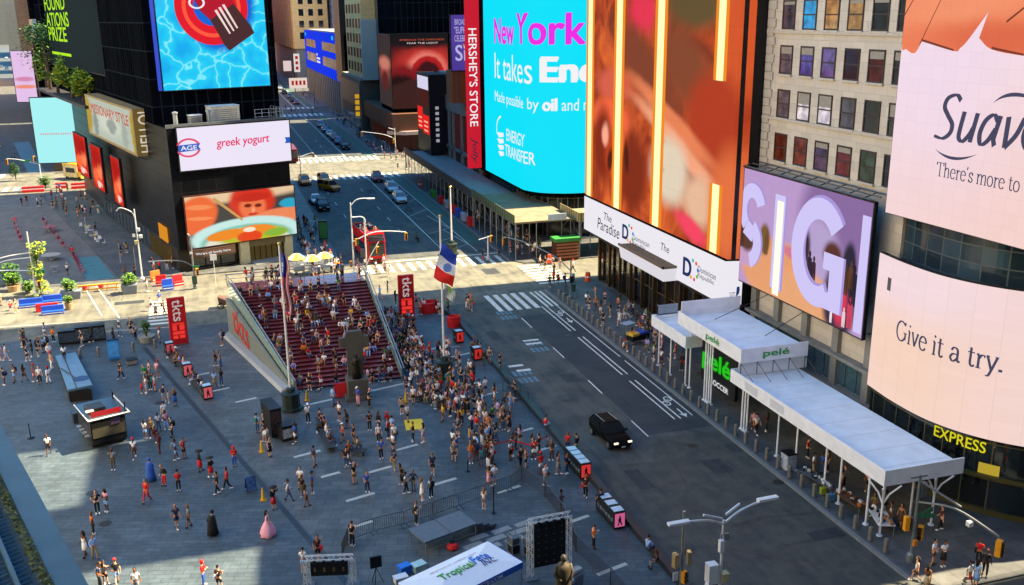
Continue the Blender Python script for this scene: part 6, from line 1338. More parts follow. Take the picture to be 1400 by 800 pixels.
sh_.build('side_shelf', M_STEEL, fc); MB().obb((.55, -2.1, 2.1), (.7, .06, .55)).build('hanging_cloth', mat('purple_cloth', '#3f3450', .8), fc); MB().obb((-1.1, -1.3, 3.05), (.6, .4, .06)).build('roof_sticker', mat('sticker', '#c8b8b0', .5, var=.6, scale=6), fc)
for sx in (-1, 1):
 for y in (-1.3, 1.3):
  w = MB().lathe([(.15, -.1), (.34, -.09), (.34, .09), (.15, .1)], n=12); w.v = [(sx * 1.2 + v[2], y + v[0], .34 + v[1]) for v in w.v]; w.build('wheel', M_TYRE, fc)
tag(MB().box(-.8, .8, -.4, .4, .0, .9).build('cooler_box', mat('cooler_dark', '#2a3136', .4), None, (0, 0, 0)), 'dark cooler box at the back corner of the black food cart', 'box'); bpy.data.objects['cooler_box'].location = (-12.7, 84.0, 0); bpy.data.objects['cooler_box'].rotation_euler = (0, 0, R(20))
rp = thing('metal_ramp', 'long blue grey metal ramp leading up behind the black food cart', 'ramp', (-14.8, 95, 0)); l = (-14.8, 95, 0)
M_RMP = mat('ramp_blue', '#5d7c92', .4, .2, var=.12, scale=1)
pb(rp, l, 'deck', MB().hexa([(-17.0, 101.3, .25), (-15.2, 101.8, .25), (-12.3, 89.2, 1.05), (-14.3, 88.6, 1.05)], [(-17.0, 101.3, .45), (-15.2, 101.8, .45), (-12.3, 89.2, 1.25), (-14.3, 88.6, 1.25)]), M_RMP)
pb(rp, l, 'side_skirt', MB().hexa([(-16.95, 101.2, 0), (-16.85, 101.2, 0), (-14.15, 88.7, 0), (-14.25, 88.7, 0)], [(-16.95, 101.2, .3), (-16.85, 101.2, .3), (-14.15, 88.7, 1.1), (-14.25, 88.7, 1.1)]).box(-14.2, -12.4, 88.7, 88.8, 0, 1.05), M_BLACK)
pb(rp, l, 'seam', MB().path([(-16.3, 101.3, .47), (-13.6, 88.9, 1.27)], .05).path([(-15.8, 96, .86), (-14.0, 92, 1.1)], .05), M_KERB)
pb(rp, l, 'round_logo', MB().lathe([(.75, 0), (.75, .02)], (-13.5, 91.6, 1.12), 16), mat('logo_navy', '#1c3a66', .5))
def boxkiosk(loc, rz, w, d_, h, label, name, cat, m, face_m):
 t = thing(name, label, cat, loc, rz); MB().box(-w / 2, w / 2, -d_ / 2, d_ / 2, .08, h).build('cabinet', m, t, bevel=.03); MB().box(-w / 2 + .08, w / 2 - .08, -d_ / 2 - .02, -d_ / 2, .3, h - .2).build('front_panel', face_m, t); MB().box(-w / 2 - .05, w / 2 + .05, -d_ / 2 - .05, d_ / 2 + .05, h, h + .06).build('top', M_BLACKM, t); return t
boxkiosk((-16.3, 106.4, 0), R(4), 2.0, .8, 1.5, 'dark box stand behind the queue at the ramp end', 'merchandise_stand', 'stand', M_BLACK, mat('dark_print', '#2a3a4a', .5, var=.6, scale=5))
boxkiosk((-14.2, 106.6, 0), R(4), 2.9, .9, 1.7, 'wide black stand with coloured panels left of the bollards', 'merchandise_stand', 'stand', M_BLACK, mat('dark_print2', '#3a4a5a', .5, var=.8, scale=5))
boxkiosk((-11.35, 99.5, 0), R(10), 1.1, .25, 2.1, 'bright blue upright information sign on the plaza', 'information_sign', 'sign', mat('sign_blue', '#2a78c8', .4), mat('sign_lightblue', '#4a98dc', .4, var=.2, scale=2))
boxkiosk((-9.6, 97.6, 0), R(10), 1.0, .9, .5, 'low pale block beside the blue information sign', 'plinth_block', 'block', M_CONC, M_CONC)
pk = boxkiosk((2.6, 76.3, 0), R(14), .9, 2.6, 2.5, 'tall black souvenir rack cart left of the flagpole base', 'souvenir_cart', 'cart', M_BLACK, mat('souvenir_mix', '#3a2a2c', .6, var=.9, scale=7))
boxkiosk((3.7, 74.6, 0), R(14), 1.3, 1.1, 1.3, 'low black covered cart beside the souvenir rack', 'covered_cart', 'cart', mat('tarp_black', '#121216', .5, bump=.5, scale=4), mat('tarp_white', '#8a8f96', .5, var=.7, scale=6))
cycle('bicycle', 'bicycle leaning near the dark green flagpole base', (6.6, 84.2, 0), R(75), M_BLACKM)
ik = boxkiosk((14.9, 146.5, .13), R(0), 1.3, .4, 3.0, 'black information kiosk with green lit screen at the left kerb', 'information_kiosk', 'kiosk', M_BLACK, em('kiosk_green', '#3fae4a', .8))
# yellow caution cones, mat, A-boards
for i, (x, y, lab) in enumerate(((1.52, 72.7, 'yellow caution cone left of the souvenir rack'), (1.16, 64.5, 'yellow caution cone by the drain strip, nearest the camera'), (14.33, 79.2, 'yellow caution cone above the yellow mat'), (6.0, 82.3, 'yellow cone beside the flagpole foot'))):
 t = thing('caution_cone', lab, 'cone', (x, y, .01), 0, 'yellow caution cones'); MB().lathe([(.14, .05), (.05, .95), (.02, .98)], n=8).build('cone', mat('cone_yellow', '#e0ac14', .5), t); MB().box(-.22, .22, -.22, .22, 0, .05).build('base', mat('cone_base', '#b8880e', .6), t)
tag(MB().poly([(-.85, -1, 0), (.75, -1.1, 0), (.9, 1, 0), (-.6, 1.15, 0)]).build('yellow_mat', mat('mat_yellow', '#d8bc10', .6, var=.06), None), 'flat bright yellow mat where a man stands on the plaza', 'mat'); bpy.data.objects['yellow_mat'].location = (14.0, 74.1, .02)
def aboard(loc, rz, m, label, w=.7, h=1.05):
 t = thing('board_sign', label, 'sign', loc, rz)
 for s_ in (-1, 1): MB().hexa([(-w / 2, s_ * .3 - .02, .1), (w / 2, s_ * .3 - .02, .1), (w / 2, s_ * .3 + .02, .1), (-w / 2, s_ * .3 + .02, .1)], [(-w / 2, s_ * .05 - .02, h), (w / 2, s_ * .05 - .02, h), (w / 2, s_ * .05 + .02, h), (-w / 2, s_ * .05 + .02, h)]).build('panel', m, t)
 MB().path([(-w / 2, -.3, 0), (-w / 2, -.05, h)], .03).path([(w / 2, -.3, 0), (w / 2, -.05, h)], .03).build('frame', M_BLACKM, t); return t
aboard((.39, 66.4, .01), R(20), mat('aboard_blue', '#3a5a8c', .5, var=.6, scale=4), 'black framed sandwich board with blue and white poster on the plaza')
aboard((9.0, 82.3, .01), R(5), mat('aboard_red', '#c81e22', .5), 'red sandwich board in front of the cross monument', 1.0, 1.3)
# stanchions with a red tape before the crowd
pts = [(16.1, 64.3), (18.0, 66.2), (20.2, 66.6), (21.5, 65.2), (23.2, 66.5)]
for i, (x, y) in enumerate(pts):
 t = thing('belt_stanchion', ('black belt stanchion by the person in orange', 'second black belt stanchion from the orange shirt', 'black belt stanchion in the middle of the red tape', 'fourth black belt stanchion along the red tape', 'black belt stanchion at the road end of the red tape')[i], 'stanchion', (x, y, .01), 0, 'belt stanchions'); MB().tube((0, 0, .04), (0, 0, 1.0), .035).build('post', M_BLACKM, t); MB().lathe([(.2, 0), (.2, .03), (.04, .06)], n=12).build('base', M_BLACKM, t)
rb_ = MB()
for a_, b_ in zip(pts[:-1], pts[1:]): rb_.add([(a_[0], a_[1], .9), (b_[0], b_[1], .9), (b_[0], b_[1], 1.0), (a_[0], a_[1], 1.0)], [(0, 1, 2, 3)])
tag(rb_.build('red_tape', mat('tape_red', '#d41a20', .5), None, (19, 65.5, .9)), 'red tape strung between stanchions in front of the crowd', 'barrier tape')
t = thing('belt_stanchion', 'single black stanchion standing alone left of the black food cart', 'stanchion', (-16.4, 81.4, .01)); MB().tube((0, 0, .04), (0, 0, 1.3), .04).build('post', M_BLACKM, t); MB().lathe([(.3, 0), (.3, .05), (.05, .1)], n=12).build('base', M_BLACKM, t)

cb_ = thing('crowd_barrier', 'steel crowd barrier at the left end of the fenced stage area', 'barrier', (6.3, 55.6, .0), 0, 'steel crowd barriers round the stage')
M_BAR = mat('barrier_steel', '#4a4f56', .45, .5)
MB().path([(-1.1, 0, .2), (-1.1, 0, 1.05), (-1.02, 0, 1.12), (1.02, 0, 1.12), (1.1, 0, 1.05), (1.1, 0, .2), (-1.1, 0, .2)], .028, 5).build('frame', M_BAR, cb_)
bm = MB()
for k in range(13): bm.tube((-.95 + k * .158, 0, .2), (-.95 + k * .158, 0, 1.1), .014, n=4)
bm.build('bar', M_BAR, cb_)
for s_ in (-.9, .9): MB().box(s_ - .04, s_ + .04, -.3, .3, 0, .04).tube((s_, 0, .04), (s_, 0, .2), .02).build('foot', M_BAR, cb_)
line_pts = [(5.5, 55.1), (6.1, 56.8), (7.9, 57.5), (10.0, 57.8), (12.1, 58.4), (14.1, 59.1), (16.2, 59.8), (18.3, 60.5), (19.5, 61.6)]
labs = ['steel crowd barrier at the left end of the fenced stage area', 'short turned steel crowd barrier beside the guard in black at left', 'steel crowd barrier second from the left guard', 'steel crowd barrier between the two guards in black', 'steel crowd barrier behind the middle guard in black', 'steel crowd barrier above the stage steps', 'steel crowd barrier beside the woman in white', 'steel crowd barrier at the right corner of the stage area']
for i, (p, q) in enumerate(zip(line_pts[:-1], line_pts[1:])):
 c = ((p[0] + q[0]) / 2, (p[1] + q[1]) / 2, 0); an = math.atan2(q[1] - p[1], q[0] - p[0])
 o = cb_ if i == 0 else copy_thing(cb_, c, an, labs[i]); o.location = c; o.rotation_euler = (0, 0, an); s_ = math.hypot(q[0] - p[0], q[1] - p[1]) / 2.2; o.scale = (s_, 1, 1)
for i, (x, y, rz) in enumerate(((24.15, 76.5, R(112)), (24.3, 78.8, R(105)), (23.5, 77.2, R(115)), (38.9, 107.0, R(130)), (39.8, 105.2, R(112)), (20.6, 107.3, 0))):
 copy_thing(cb_, (x, y, .13 if x > 38 else 0), rz, ('steel barrier leaning at the kerb beside two people', 'upper steel barrier stored by the kerb', 'inner steel barrier stored by the kerb', 'steel barrier at the street corner under the white band sign', 'second steel barrier before the bollard row', 'steel barrier beside the right red banner')[i], 'spare steel barriers').scale = (1, 1, 1)
for i, (p, q) in enumerate((((19.5, 61.6), (20.3, 58.7)), ((20.3, 58.7), (20.35, 55.0)), ((20.35, 55), (19.8, 51.2)), ((19.8, 51.2), (20.4, 47)), ((20.4, 47), (20.8, 42)))):
 c = ((p[0] + q[0]) / 2, (p[1] + q[1]) / 2, 0); an = math.atan2(q[1] - p[1], q[0] - p[0]); L_ = math.hypot(q[0] - p[0], q[1] - p[1])
 t = thing('mesh_fence', ('dark mesh fence panel nearest the red tape', 'dark mesh fence panel behind the right truss screen', 'dark mesh fence panel right of the truss screen', 'dark mesh fence panel below the right truss screen', 'dark mesh fence panel at the bottom edge')[i], 'fence', c, an, 'dark mesh fences')
 MB().path([(-L_ / 2, 0, 0), (-L_ / 2, 0, 1.25), (L_ / 2, 0, 1.25), (L_ / 2, 0, 0)], .035, 5).build('frame', M_BAR, t); (lambda m: [m.tube((-L_ / 2 + j * .12, 0, .08), (-L_ / 2 + j * .12, 0, 1.22), .012, n=4) for j in range(int(L_ / .12))] and m)(MB()).build('mesh', M_BAR, t)
sg_ = thing('stage_platform', 'grey modular stage platform with three step blocks on its right', 'stage', (12.1, 55.3, 0), R(19))
for x0 in (-2.0, 0.02): MB().box(x0, x0 + 1.96, -1.05, 1.05, .86, 1.0).build('deck', mat('stage_deck', '#56616c', .6), sg_, bevel=.02)
for x in (-1.9, 0, 1.9):
 for y in (-.95, .95): MB().tube((x, y, 0), (x, y, .86), .04).build('leg', M_STEEL, sg_)
MB().path([(-1.9, -.95, .3), (1.9, -.95, .3)], .025).build('brace', M_STEEL, sg_)
for k in range(3): MB().box(2.05 + k * .55, 2.55 + k * .55, -.85, .85, .52 - k * .2, .75 - k * .22).box(2.1 + k * .55, 2.5 + k * .55, -.8, -.7, 0, .52 - k * .2).build('step', mat('stage_step', '#474d55', .6), sg_)
def truss_screen(loc, rz, w, h, label):
 t = thing('truss_screen', label, 'screen', loc, rz, 'truss framed event screens')
 def tr(p, q, name):
  p = Vector(p); q = Vector(q); d_ = (q - p); n_ = max(3, int(d_.length / .32)); ax = d_.normalized(); a = ax.orthogonal().normalized() * .15; b = ax.cross(a).normalized() * .15; mb = MB()
  cs = [a + b, a - b, -a - b, -a + b]
  for c in cs: mb.tube(p + c, q + c, .028, n=5)
  for k in range(n_):
   u0 = p + d_ * (k / n_); u1 = p + d_ * ((k + 1) / n_)
   for j in range(4):
    c0, c1 = cs[j], cs[(j + 1) % 4]; mb.tube(u0 + (c0 if k % 2 else c1), u1 + (c1 if k % 2 else c0), .014, n=4)
  mb.build(name, M_ALU, t)
 tr((-w / 2, 0, .1), (-w / 2, 0, h), 'truss_leg'); tr((w / 2, 0, .1), (w / 2, 0, h), 'truss_leg'); tr((-w / 2 - .1, 0, h + .1), (w / 2 + .1, 0, h + .1), 'truss_beam')
 MB().box(-w / 2 + .25, w / 2 - .25, -.1, .1, .7, h - .15).build('panel', mat('led_black', '#111214', .45), t)
 dots = MB()
 rr_ = random.Random(5)
 for i in range(4):
  for j in range(6): x = -w / 2 + .5 + i * (w - 1) / 3; z = 1.0 + j * (h - 1.5) / 5; dots.box(x - .06, x + .06, -.125, -.1, z - .015, z + .015)
 dots.build('panel_logo', mat('gold_dots', '#6a5a34', .5), t)
 for s_ in (-w / 2, w / 2): MB().box(s_ - .4, s_ + .4, -.4, .4, 0, .05).build('base_plate', M_GREY, t)
 lm_ = MB()
 for k in range(4): lm_.obb((-w / 2 + .5 + k * (w - 1) / 3, -.15, h - .1), (.16, .2, .26))
 lm_.build('stage_light', M_BLACK, t); return t
truss_screen((17.35, 49.3, 0), R(2), 2.5, 3.75, 'truss framed black screen right of the white tent')
truss_screen((4.4, 52.3, 0), R(-14), 2.7, 1.75, 'low truss framed black screen left of the white tent')
tn = thing('event_tent', 'white pop up tent with green and blue event name on the roof', 'tent', (11.35, 47.3, 0), R(24.5))
M_TENT = mat('tent_white', '#dfe6ee', .6, var=.03)
tw_, td_ = 3.28, 1.55
MB().hexa([(-tw_, -td_, 2.5), (tw_, -td_, 2.5), (tw_, td_, 2.5), (-tw_, td_, 2.5)], [(-1.5, -.35, 2.78), (1.5, -.35, 2.78), (1.5, .35, 2.78), (-1.5, .35, 2.78)]).build('roof', M_TENT, tn)
va = MB().box(-tw_, tw_, -td_ - .03, -td_, 2.1, 2.5).box(tw_, tw_ + .03, -td_, td_, 2.1, 2.5); va.build('valance', mat('valance_blue', '#2a5ec0', .6), tn); MB().box(-tw_, tw_, td_, td_ + .03, 2.2, 2.5).box(-tw_ - .03, -tw_, -td_, td_, 2.1, 2.5).build('valance', M_TENT, tn)
for x in (-tw_ + .05, tw_ - .05):
 for y in (-td_ + .05, td_ - .05): MB().tube((x, y, 0), (x, y, 2.5), .035).build('leg', M_STEEL, tn)
def tent_text(body, u0, u1, v0, v1, m, bold=0, shear=0, off=.02, name='roof_lettering', skew=0):
 vs, fs, _ = text_mesh(body, bold, shear)
 def z(x, y):
  f = min(1, (td_ - abs(y)) / (td_ - .35)) if abs(y) > .35 else 1; gx = min(1, (tw_ - abs(x)) / (tw_ - 1.5)) if abs(x) > 1.5 else 1
  return 2.5 + .28 * min(f, gx) + off + .02
 MB().add([(u0 + (u1 - u0) * u, v0 + (v1 - v0) * v + skew * u, z(u0 + (u1 - u0) * u, v0 + (v1 - v0) * v)) for u, v in vs], fs).build(name, m, tn)
dkg = mat('print_outline', '#123a2a', .6); tent_text('Tropical', -1.6, .75, -.55, .25, dkg, .03, 0, .02); tent_text('Tropical', -1.58, .73, -.5, .25, mat('print_green', '#3aa82a', .6), .012, 0, .035)
tent_text('Fete', .8, 2.05, -.3, .55, mat('print_navy', '#16307a', .6), .03, .2, .02); tent_text('Fete', .82, 2.03, -.26, .55, mat('print_blue', '#2a78d8', .6), .012, .2, .035); tent_text('INC.', 1.15, 2.2, -.72, -.3, mat('print_navy', '#16307a', .6), .01, .1, .03)
tent_text('official home for caribbean culture', -1.7, 1.7, .72, .9, mat('print_navy', '#16307a', .6), 0, .3, .03)
vs, fs, _ = text_mesh('TROPICALFETE.COM', .01); MB().add([(-1.9 + 3.6 * u, -td_ - .04, 2.17 + .25 * v) for u, v in vs], fs).build('valance_lettering', M_TENT, tn)
MB().ball((-2.55, -.5, 2.66), .16, .3, .04).ball((-2.4, -.95, 2.6), .13, .13, .04).build('roof_mark', mat('print_green', '#3aa82a', .6), tn)
# small items round the stage
def crate(loc, rz, s, m, label, cat='box', name='plastic_box'):
 t = thing(name, label, cat, loc, rz); MB().box(-s[0] / 2, s[0] / 2, -s[1] / 2, s[1] / 2, 0, s[2]).build('body', m, t, bevel=.03); MB().box(-s[0] / 2 - .03, s[0] / 2 + .03, -s[1] / 2 - .03, s[1] / 2 + .03, s[2], s[2] + .06).build('lid', m, t, bevel=.01); return t
crate((8.9, 52.2, 0), R(20), (.7, .5, .5), mat('box_blue', '#1f6ad0', .4), 'bright blue plastic box behind the white tent'); crate((9.8, 52.2, 0), R(20), (.8, .6, .45), mat('box_clear', '#9fc0bf', .2), 'clear plastic box beside the blue one'); crate((8.5, 51.3, 0), R(10), (.8, .5, .35), M_ALU, 'white cooler box behind the tent corner')
t = thing('red_bag', 'red bag with a black top lying under the stage edge', 'bag', (12.4, 54.0, 0)); MB().lathe([(.3, 0), (.4, .15), (.3, .35), (.1, .42)], n=10).build('bag', mat('bag_red', '#d01c1e', .6), t); MB().ball((0, .1, .42), .22, .2, .1).build('strap', M_BLACK, t)
for i, (x, y) in enumerate(((16.0, 52.3), (16.9, 51.7))):
 t = thing('equipment_rack', ('grey equipment rack left of the right truss screen', 'dark equipment rack directly behind the right truss screen')[i], 'rack', (x, y, 0), R(15), 'equipment racks'); fr = MB()
 for sx in (-.3, .3):
  for sy in (-.3, .3): fr.tube((sx, sy, 0), (sx, sy, 1.3), .03)
 for z in (.05, .7, 1.3): fr.path([(-.3, -.3, z), (.3, -.3, z), (.3, .3, z), (-.3, .3, z), (-.3, -.3, z)], .025)
 fr.build('frame', M_STEEL, t); MB().box(-.27, .27, -.27, .27, .1, .62).build('case', M_BLACK, t); MB().box(-.27, .27, -.27, .27, .75, 1.15).build('case', M_GREY, t)
t = thing('monitor_stand', 'black monitor on a tripod stand between tent and left truss screen', 'monitor', (7.1, 51.6, 0), R(5)); MB().box(-.35, .35, -.06, .06, 1.1, 1.85).build('screen', M_BLACK, t)
for a in range(3): MB().tube((0, 0, 1.1), (.4 * math.cos(a * 2.1), .4 * math.sin(a * 2.1), 0), .025).build('leg', M_BLACKM, t)
t = thing('speaker_pole', 'thin black pole with a flat foot inside the fenced area', 'pole', (16.2, 57.6, 0)); MB().tube((0, 0, .03), (0, 0, 2.0), .04).build('pole', M_BLACKM, t); MB().lathe([(.2, 0), (.2, .03)], n=10).build('foot', M_BLACKM, t)
sb = MB()
for i in range(3):
 for j in range(3): sb.poly([(x, y, .02) for x, y in ((12.6 + i * 1.7 + j * .6, 52.6 + i * .4 + j * .9), (13.9 + i * 1.7 + j * .6, 53.0 + i * .4 + j * .9), (13.7 + i * 1.7 + j * .6, 53.5 + i * .4 + j * .9), (12.4 + i * 1.7 + j * .6, 53.1 + i * .4 + j * .9))])
struct('pale_paving_slabs', sb, mat('pale_slab', '#7d8486', .7, var=.25, scale=5))
for i, (x, y, c, lab) in enumerate(((17.4, 46.6, '#3a5a8c', 'blue wrapped gear pile right of the bronze statue'), (18.3, 47.6, '#6f7a80', 'grey covered gear pile by the mesh fence'), (14.0, 45.0, '#5a5a30', 'dark green covered case left of the bronze statue'))):
 t = thing('gear_pile', lab, 'equipment', (x, y, 0), R(25)); MB().box(-.5, .5, -.35, .35, 0, .9).build('case', mat('gear_' + c, c, .6), t, bevel=.08); MB().box(-.4, .5, -.3, .2, .9, 1.2).build('cover', mat('gear_cover', '#8a949a', .6, var=.4, scale=5), t, bevel=.08)

M_POLE = mat('silver_pole', '#c9ced2', .4, .35); M_POLED = mat('dull_pole', '#6c7478', .45, .3); M_SIG = mat('signal_yellow', '#d8920e', .5); M_SGN = mat('street_sign_green', '#0f6a4a', .5)
def signal(parent, p, rz=0, s=1.0):
 x, y, z = p; hd = MB().obb((x, y, z), (.36 * s, .34 * s, 1.05 * s), rz).build('signal_head', M_SIG, parent, bevel=.02)
 vz = MB()
 for k in (-.32, 0, .32): q = Vector((0, -.24 * s, k * s)); q.rotate(Matrix.Rotation(rz, 3, 'Z')); vz.obb((x + q.x, y + q.y, z + q.z), (.26 * s, .16 * s, .24 * s), rz)
 v = vz.build('visor', M_BLACK, hd)
 return hd
def mast(loc, label, h, arms=(), signals=(), lamp=None, m=None, extras=(), cat='traffic light', name='traffic_light', group=None):
 t = thing(name, label, cat, loc, 0, group); m = m or M_POLED
 MB().lathe([(.28, 0), (.28, .5), (.16, .65)], n=10).build('base', m, t); MB().tube((0, 0, .5), (0, 0, h), .11, .08, 8).build('pole', m, t)
 for pts in arms: MB().path([tuple(v) for v in catmull(pts, 5)], [.07] * ((len(pts) - 1) * 5 + 1), 6).build('arm', m, t)
 for p, rz, s in signals: signal(t, p, rz, s)
 if lamp:
  for a, b in lamp:
   MB().path([tuple(v) for v in catmull([(0, 0, h - .8), (a[0] * .35, a[1] * .35, h + .1), (a[0], a[1], h + .25)], 6)], [.06] * 13, 6).build('arm', m, t)
   d_ = Vector((a[0], a[1], 0)).normalized(); MB().obb((a[0] + d_.x * .4, a[1] + d_.y * .4, h + .25), (1.0, .26, .12), math.atan2(a[1], a[0])).build('lamp_head', M_ALU, t, bevel=.03)
 for nm, p, sz, mm, rz in extras: MB().obb(p, sz, rz).build(nm, mm, t, bevel=.01)
 return t
# twin arm lamp at lower right
mast((23.65, 39.9, 0), 'silver twin arm street lamp with equipment boxes at the bottom right', 7.6, arms=[[(0, 0, 7.4), (-1.0, 0, 7.75), (-2.5, 0, 7.9)], [(0, 0, 7.4), (1.0, 0, 8.0), (2.5, .1, 8.35)], [(-.1, 0, 7.7), (-1.2, 0, 8.1)], [(.1, 0, 7.9), (.9, 0, 8.4)]],
     extras=[('lamp_head', (-2.6, 0, 7.9), (1.2, .3, .14), M_ALU, 0), ('lamp_head', (2.6, .1, 8.35), (1.2, .3, .14), M_ALU, R(2)), ('equipment_box', (-.55, 0, 4.6), (.55, .5, 1.1), M_ALU, 0), ('equipment_box', (.15, -.1, 4.3), (.4, .4, .5), mat('cream_box', '#b0a680', .5), 0), ('camera', (-.75, -.1, 3.9), (.3, .3, .35), M_ALU, 0), ('sensor', (-.15, -.15, 6.2), (.25, .25, .7), M_ALU, 0), ('bracket', (.1, 0, 6.6), (.5, .1, .4), M_STEEL, 0), ('equipment_box', (0, -.15, 2.8), (.5, .4, .5), M_ALU, 0)], m=M_POLE, cat='street lamp', name='street_lamp')
mast((21.6, 40.4, 0), 'thin grey pole with orange signal left of the twin arm lamp', 8.2, signals=[((.1, -.1, 4.4), R(30), .7)], extras=[('ped_box', (-.4, 0, 5.4), (.25, .3, .8), mat('tan_box', '#8a7a5a', .5), R(10)), ('ped_box', (.4, 0, 5.4), (.2, .3, .8), mat('tan_box', '#8a7a5a', .5), R(-10)), ('sign_plate', (-.4, -.1, 4.5), (.3, .05, .5), M_ALU, 0)])
# corner signal bottom right
mast((39.05, 43.5, .13), 'grey corner traffic signal with long arm under the white canopy', 5.9, arms=[[(0, 0, 4.1), (1.4, -1.6, 4.2), (3.0, -3.5, 3.1)], [(0, 0, 5.5), (1.6, -1.8, 4.4)]], signals=[((3.0, -3.6, 2.4), R(30), 1), ((-.45, .2, 2.6), R(80), .9), ((.5, 0, 1.9), R(-60), .9)],
     extras=[('street_sign', (.75, -.1, 3.35), (1.2, .05, .3), M_SGN, R(20)), ('street_sign', (.7, .1, 3.0), (1.2, .05, .3), M_SGN, R(-20)), ('ped_box', (.3, 0, 4.9), (.4, .3, .9), M_GREY, 0), ('camera', (1.9, -2.3, 3.5), (.3, .3, .3), M_ALU, 0), ('call_box', (0, -.2, 1.4), (.25, .15, .4), mat('call_orange', '#c8780e', .5), 0), ('top_arm', (-.1, 0, 5.8), (1.2, .1, .1), M_POLED, 0)])
# corner of the cross street, right
mast((39.2, 103.9, .13), 'grey traffic signal with long curved arm at the corner below the turquoise screen', 4.9, arms=[[(0, 0, 3.6), (-1.2, 2.5, 4.9), (-3.6, 6.8, 5.9), (-5.4, 9.6, 6.1)]], signals=[((-5.4, 9.6, 5.5), R(0), .9)], extras=[('control_box', (.35, 0, 1.5), (.4, .4, .9), mat('box_green', '#24463c', .5), 0), ('ped_box', (0, -.25, 2.6), (.4, .3, .8), M_BLACK, 0)])
# tall lamps behind the steps
mast((16.35, 124.2, .0), 'tall silver street lamp with signal arm beside the red tour bus', 9.8, arms=[[(0, 0, 4.6), (2.5, 0, 5.6), (4.6, 0, 5.7), (7.1, 0, 5.4)], [(0, 0, 9.4), (1.0, 0, 10.2), (2.9, 0, 10.2)], [(1.5, -.2, 1.0), (2.2, -.2, 2.5), (3.4, -.2, 4.4)]], signals=[((7.1, -.05, 4.8), 0, .95), ((3.2, -.2, 3.3), R(20), .9), ((.5, -.2, 4.6), R(40), .9), ((-.4, -.2, 1.7), R(0), .8)], extras=[('lamp_head', (2.7, 0, 10.15), (1.0, .3, .13), M_ALU, 0), ('ped_box', (1.2, -.1, 3.0), (.5, .3, 1.1), M_GREY, 0)], m=M_POLE)
mast((18.0, 124.0, .0), 'second silver street lamp pole with short curved arm by the tour bus', 7.6, arms=[[(0, 0, 6.6), (.1, 0, 7.5), (-.4, 0, 7.9), (-1.1, 0, 7.9)]], extras=[('lamp_head', (-1.2, 0, 7.9), (.7, .26, .12), M_ALU, 0)], m=M_POLE, cat='street lamp', name='street_lamp')
mast((35.4, 126.6, .0), 'low silver post with signal angled beside the tricolour flag', 3.4, signals=[((.5, 0, 3.0), R(20), .9)], arms=[[(-1.3, 0, 3.0), (-.4, 0, 3.2), (.4, 0, 3.4)]], m=M_POLE)
# left cross street
mast((-3.7, 124.5, 0), 'blue grey lamp post with low side arm left of the steps', 7.0, arms=[[(0, 0, 3.0), (-1.6, 0, 3.8), (-5.2, 0, 4.0)], [(0, 0, 6.7), (-.3, .3, 7.1)]], signals=[((.4, -.1, 2.2), R(20), .9)], extras=[('sign_plate', (-.1, -.2, 4.7), (.3, .05, .3), M_ALU, 0), ('ped_box', (0, -.2, 1.2), (.6, .4, 1.0), mat('box_green', '#24463c', .5), 0), ('sign_plate', (.3, -.1, 2.9), (.9, .05, .25), M_SGN, 0)])
mast((-10.3, 130.4, 0), 'pale lamp post with camera boxes on the left sidewalk', 9.6, arms=[[(0, 0, 8.2), (-.3, 0, 9.2), (-1.6, .4, 9.8), (-2.2, .5, 9.4)]], extras=[('camera', (-.4, 0, 6.2), (.35, .3, .4), M_ALU, 0), ('camera', (.4, 0, 6.0), (.4, .3, .4), M_ALU, 0), ('equipment_box', (.2, 0, 6.9), (.4, .3, .4), M_ALU, 0), ('equipment_box', (-.15, -.1, 5.3), (.5, .4, .5), mat('cream_box', '#b0a680', .5), 0)], m=M_POLE, cat='street lamp', name='street_lamp')
mast((-22.5, 127.3, 0), 'pale traffic pole with arms reaching left over the planted corner', 8.2, arms=[[(0, 0, 5.6), (-3, .3, 5.2), (-6, .5, 4.2)], [(0, 0, 5.0), (-3, .3, 4.7), (-6, .5, 3.6)], [(0, 0, 3.3), (-3, 0, 3.6), (-7, 0, 3.6)]], signals=[((.5, -.2, 1.6), R(20), .9)], extras=[('street_sign', (.75, -.05, 3.1), (1.2, .05, .5), M_SGN, 0)], m=M_POLE)
mast((-35.5, 225.5, 0), 'traffic pole with long arm on the far left crossing', 6.0, arms=[[(0, 0, 3.4), (-3.5, -.5, 4.6), (-6, -.8, 5.0)]], signals=[((-6, -.8, 4.3), 0, 1.1), ((-.8, 0, 4.6), R(40), 1.1), ((.2, -.2, 4.8), R(0), 1.1)], extras=[('street_sign', (-2.6, -.4, 4.3), (2.2, .06, .5), M_SGN, 0)], m=M_POLE)
mast((43.3, 238.5, .13), 'traffic pole with long arm at the second crosswalk under the red posters', 6.2, arms=[[(0, 0, 3.6), (-3, 0, 4.8), (-8, 1, 5.6)], [(0, 0, 5.8), (-1.5, 0, 6.3)]], signals=[((-8, 1, 5.0), 0, 1.0), ((-.4, -.2, 3.0), R(20), 1.0)], m=M_POLE)
mast((17.1, 205.5, 0), 'thin pole at the left kerb of the second crosswalk', 5.5, signals=[((3.2, 4.2, 4.5), 0, .9)], arms=[[(0, 0, 4.9), (1.6, 2, 5.1), (3.2, 4.2, 5.1)]])
mast((37.6, 370, .13), 'traffic pole at the third crosswalk on the far avenue', 6.5, arms=[[(0, 0, 5), (-2, 0, 5.8), (-4, 0, 6)]], signals=[((-4, 0, 5.4), 0, 1.2), ((0, -.3, 3.5), 0, 1.2)])
def plain_sign(loc, label, h, w, m):
 t = thing('street_sign', label, 'sign', loc); MB().tube((0, 0, 0), (0, 0, h), .04).build('post', M_POLE, t); MB().box(-w / 2, w / 2, -.05, -.02, h - w, h).build('plate', m, t, bevel=.01); return t
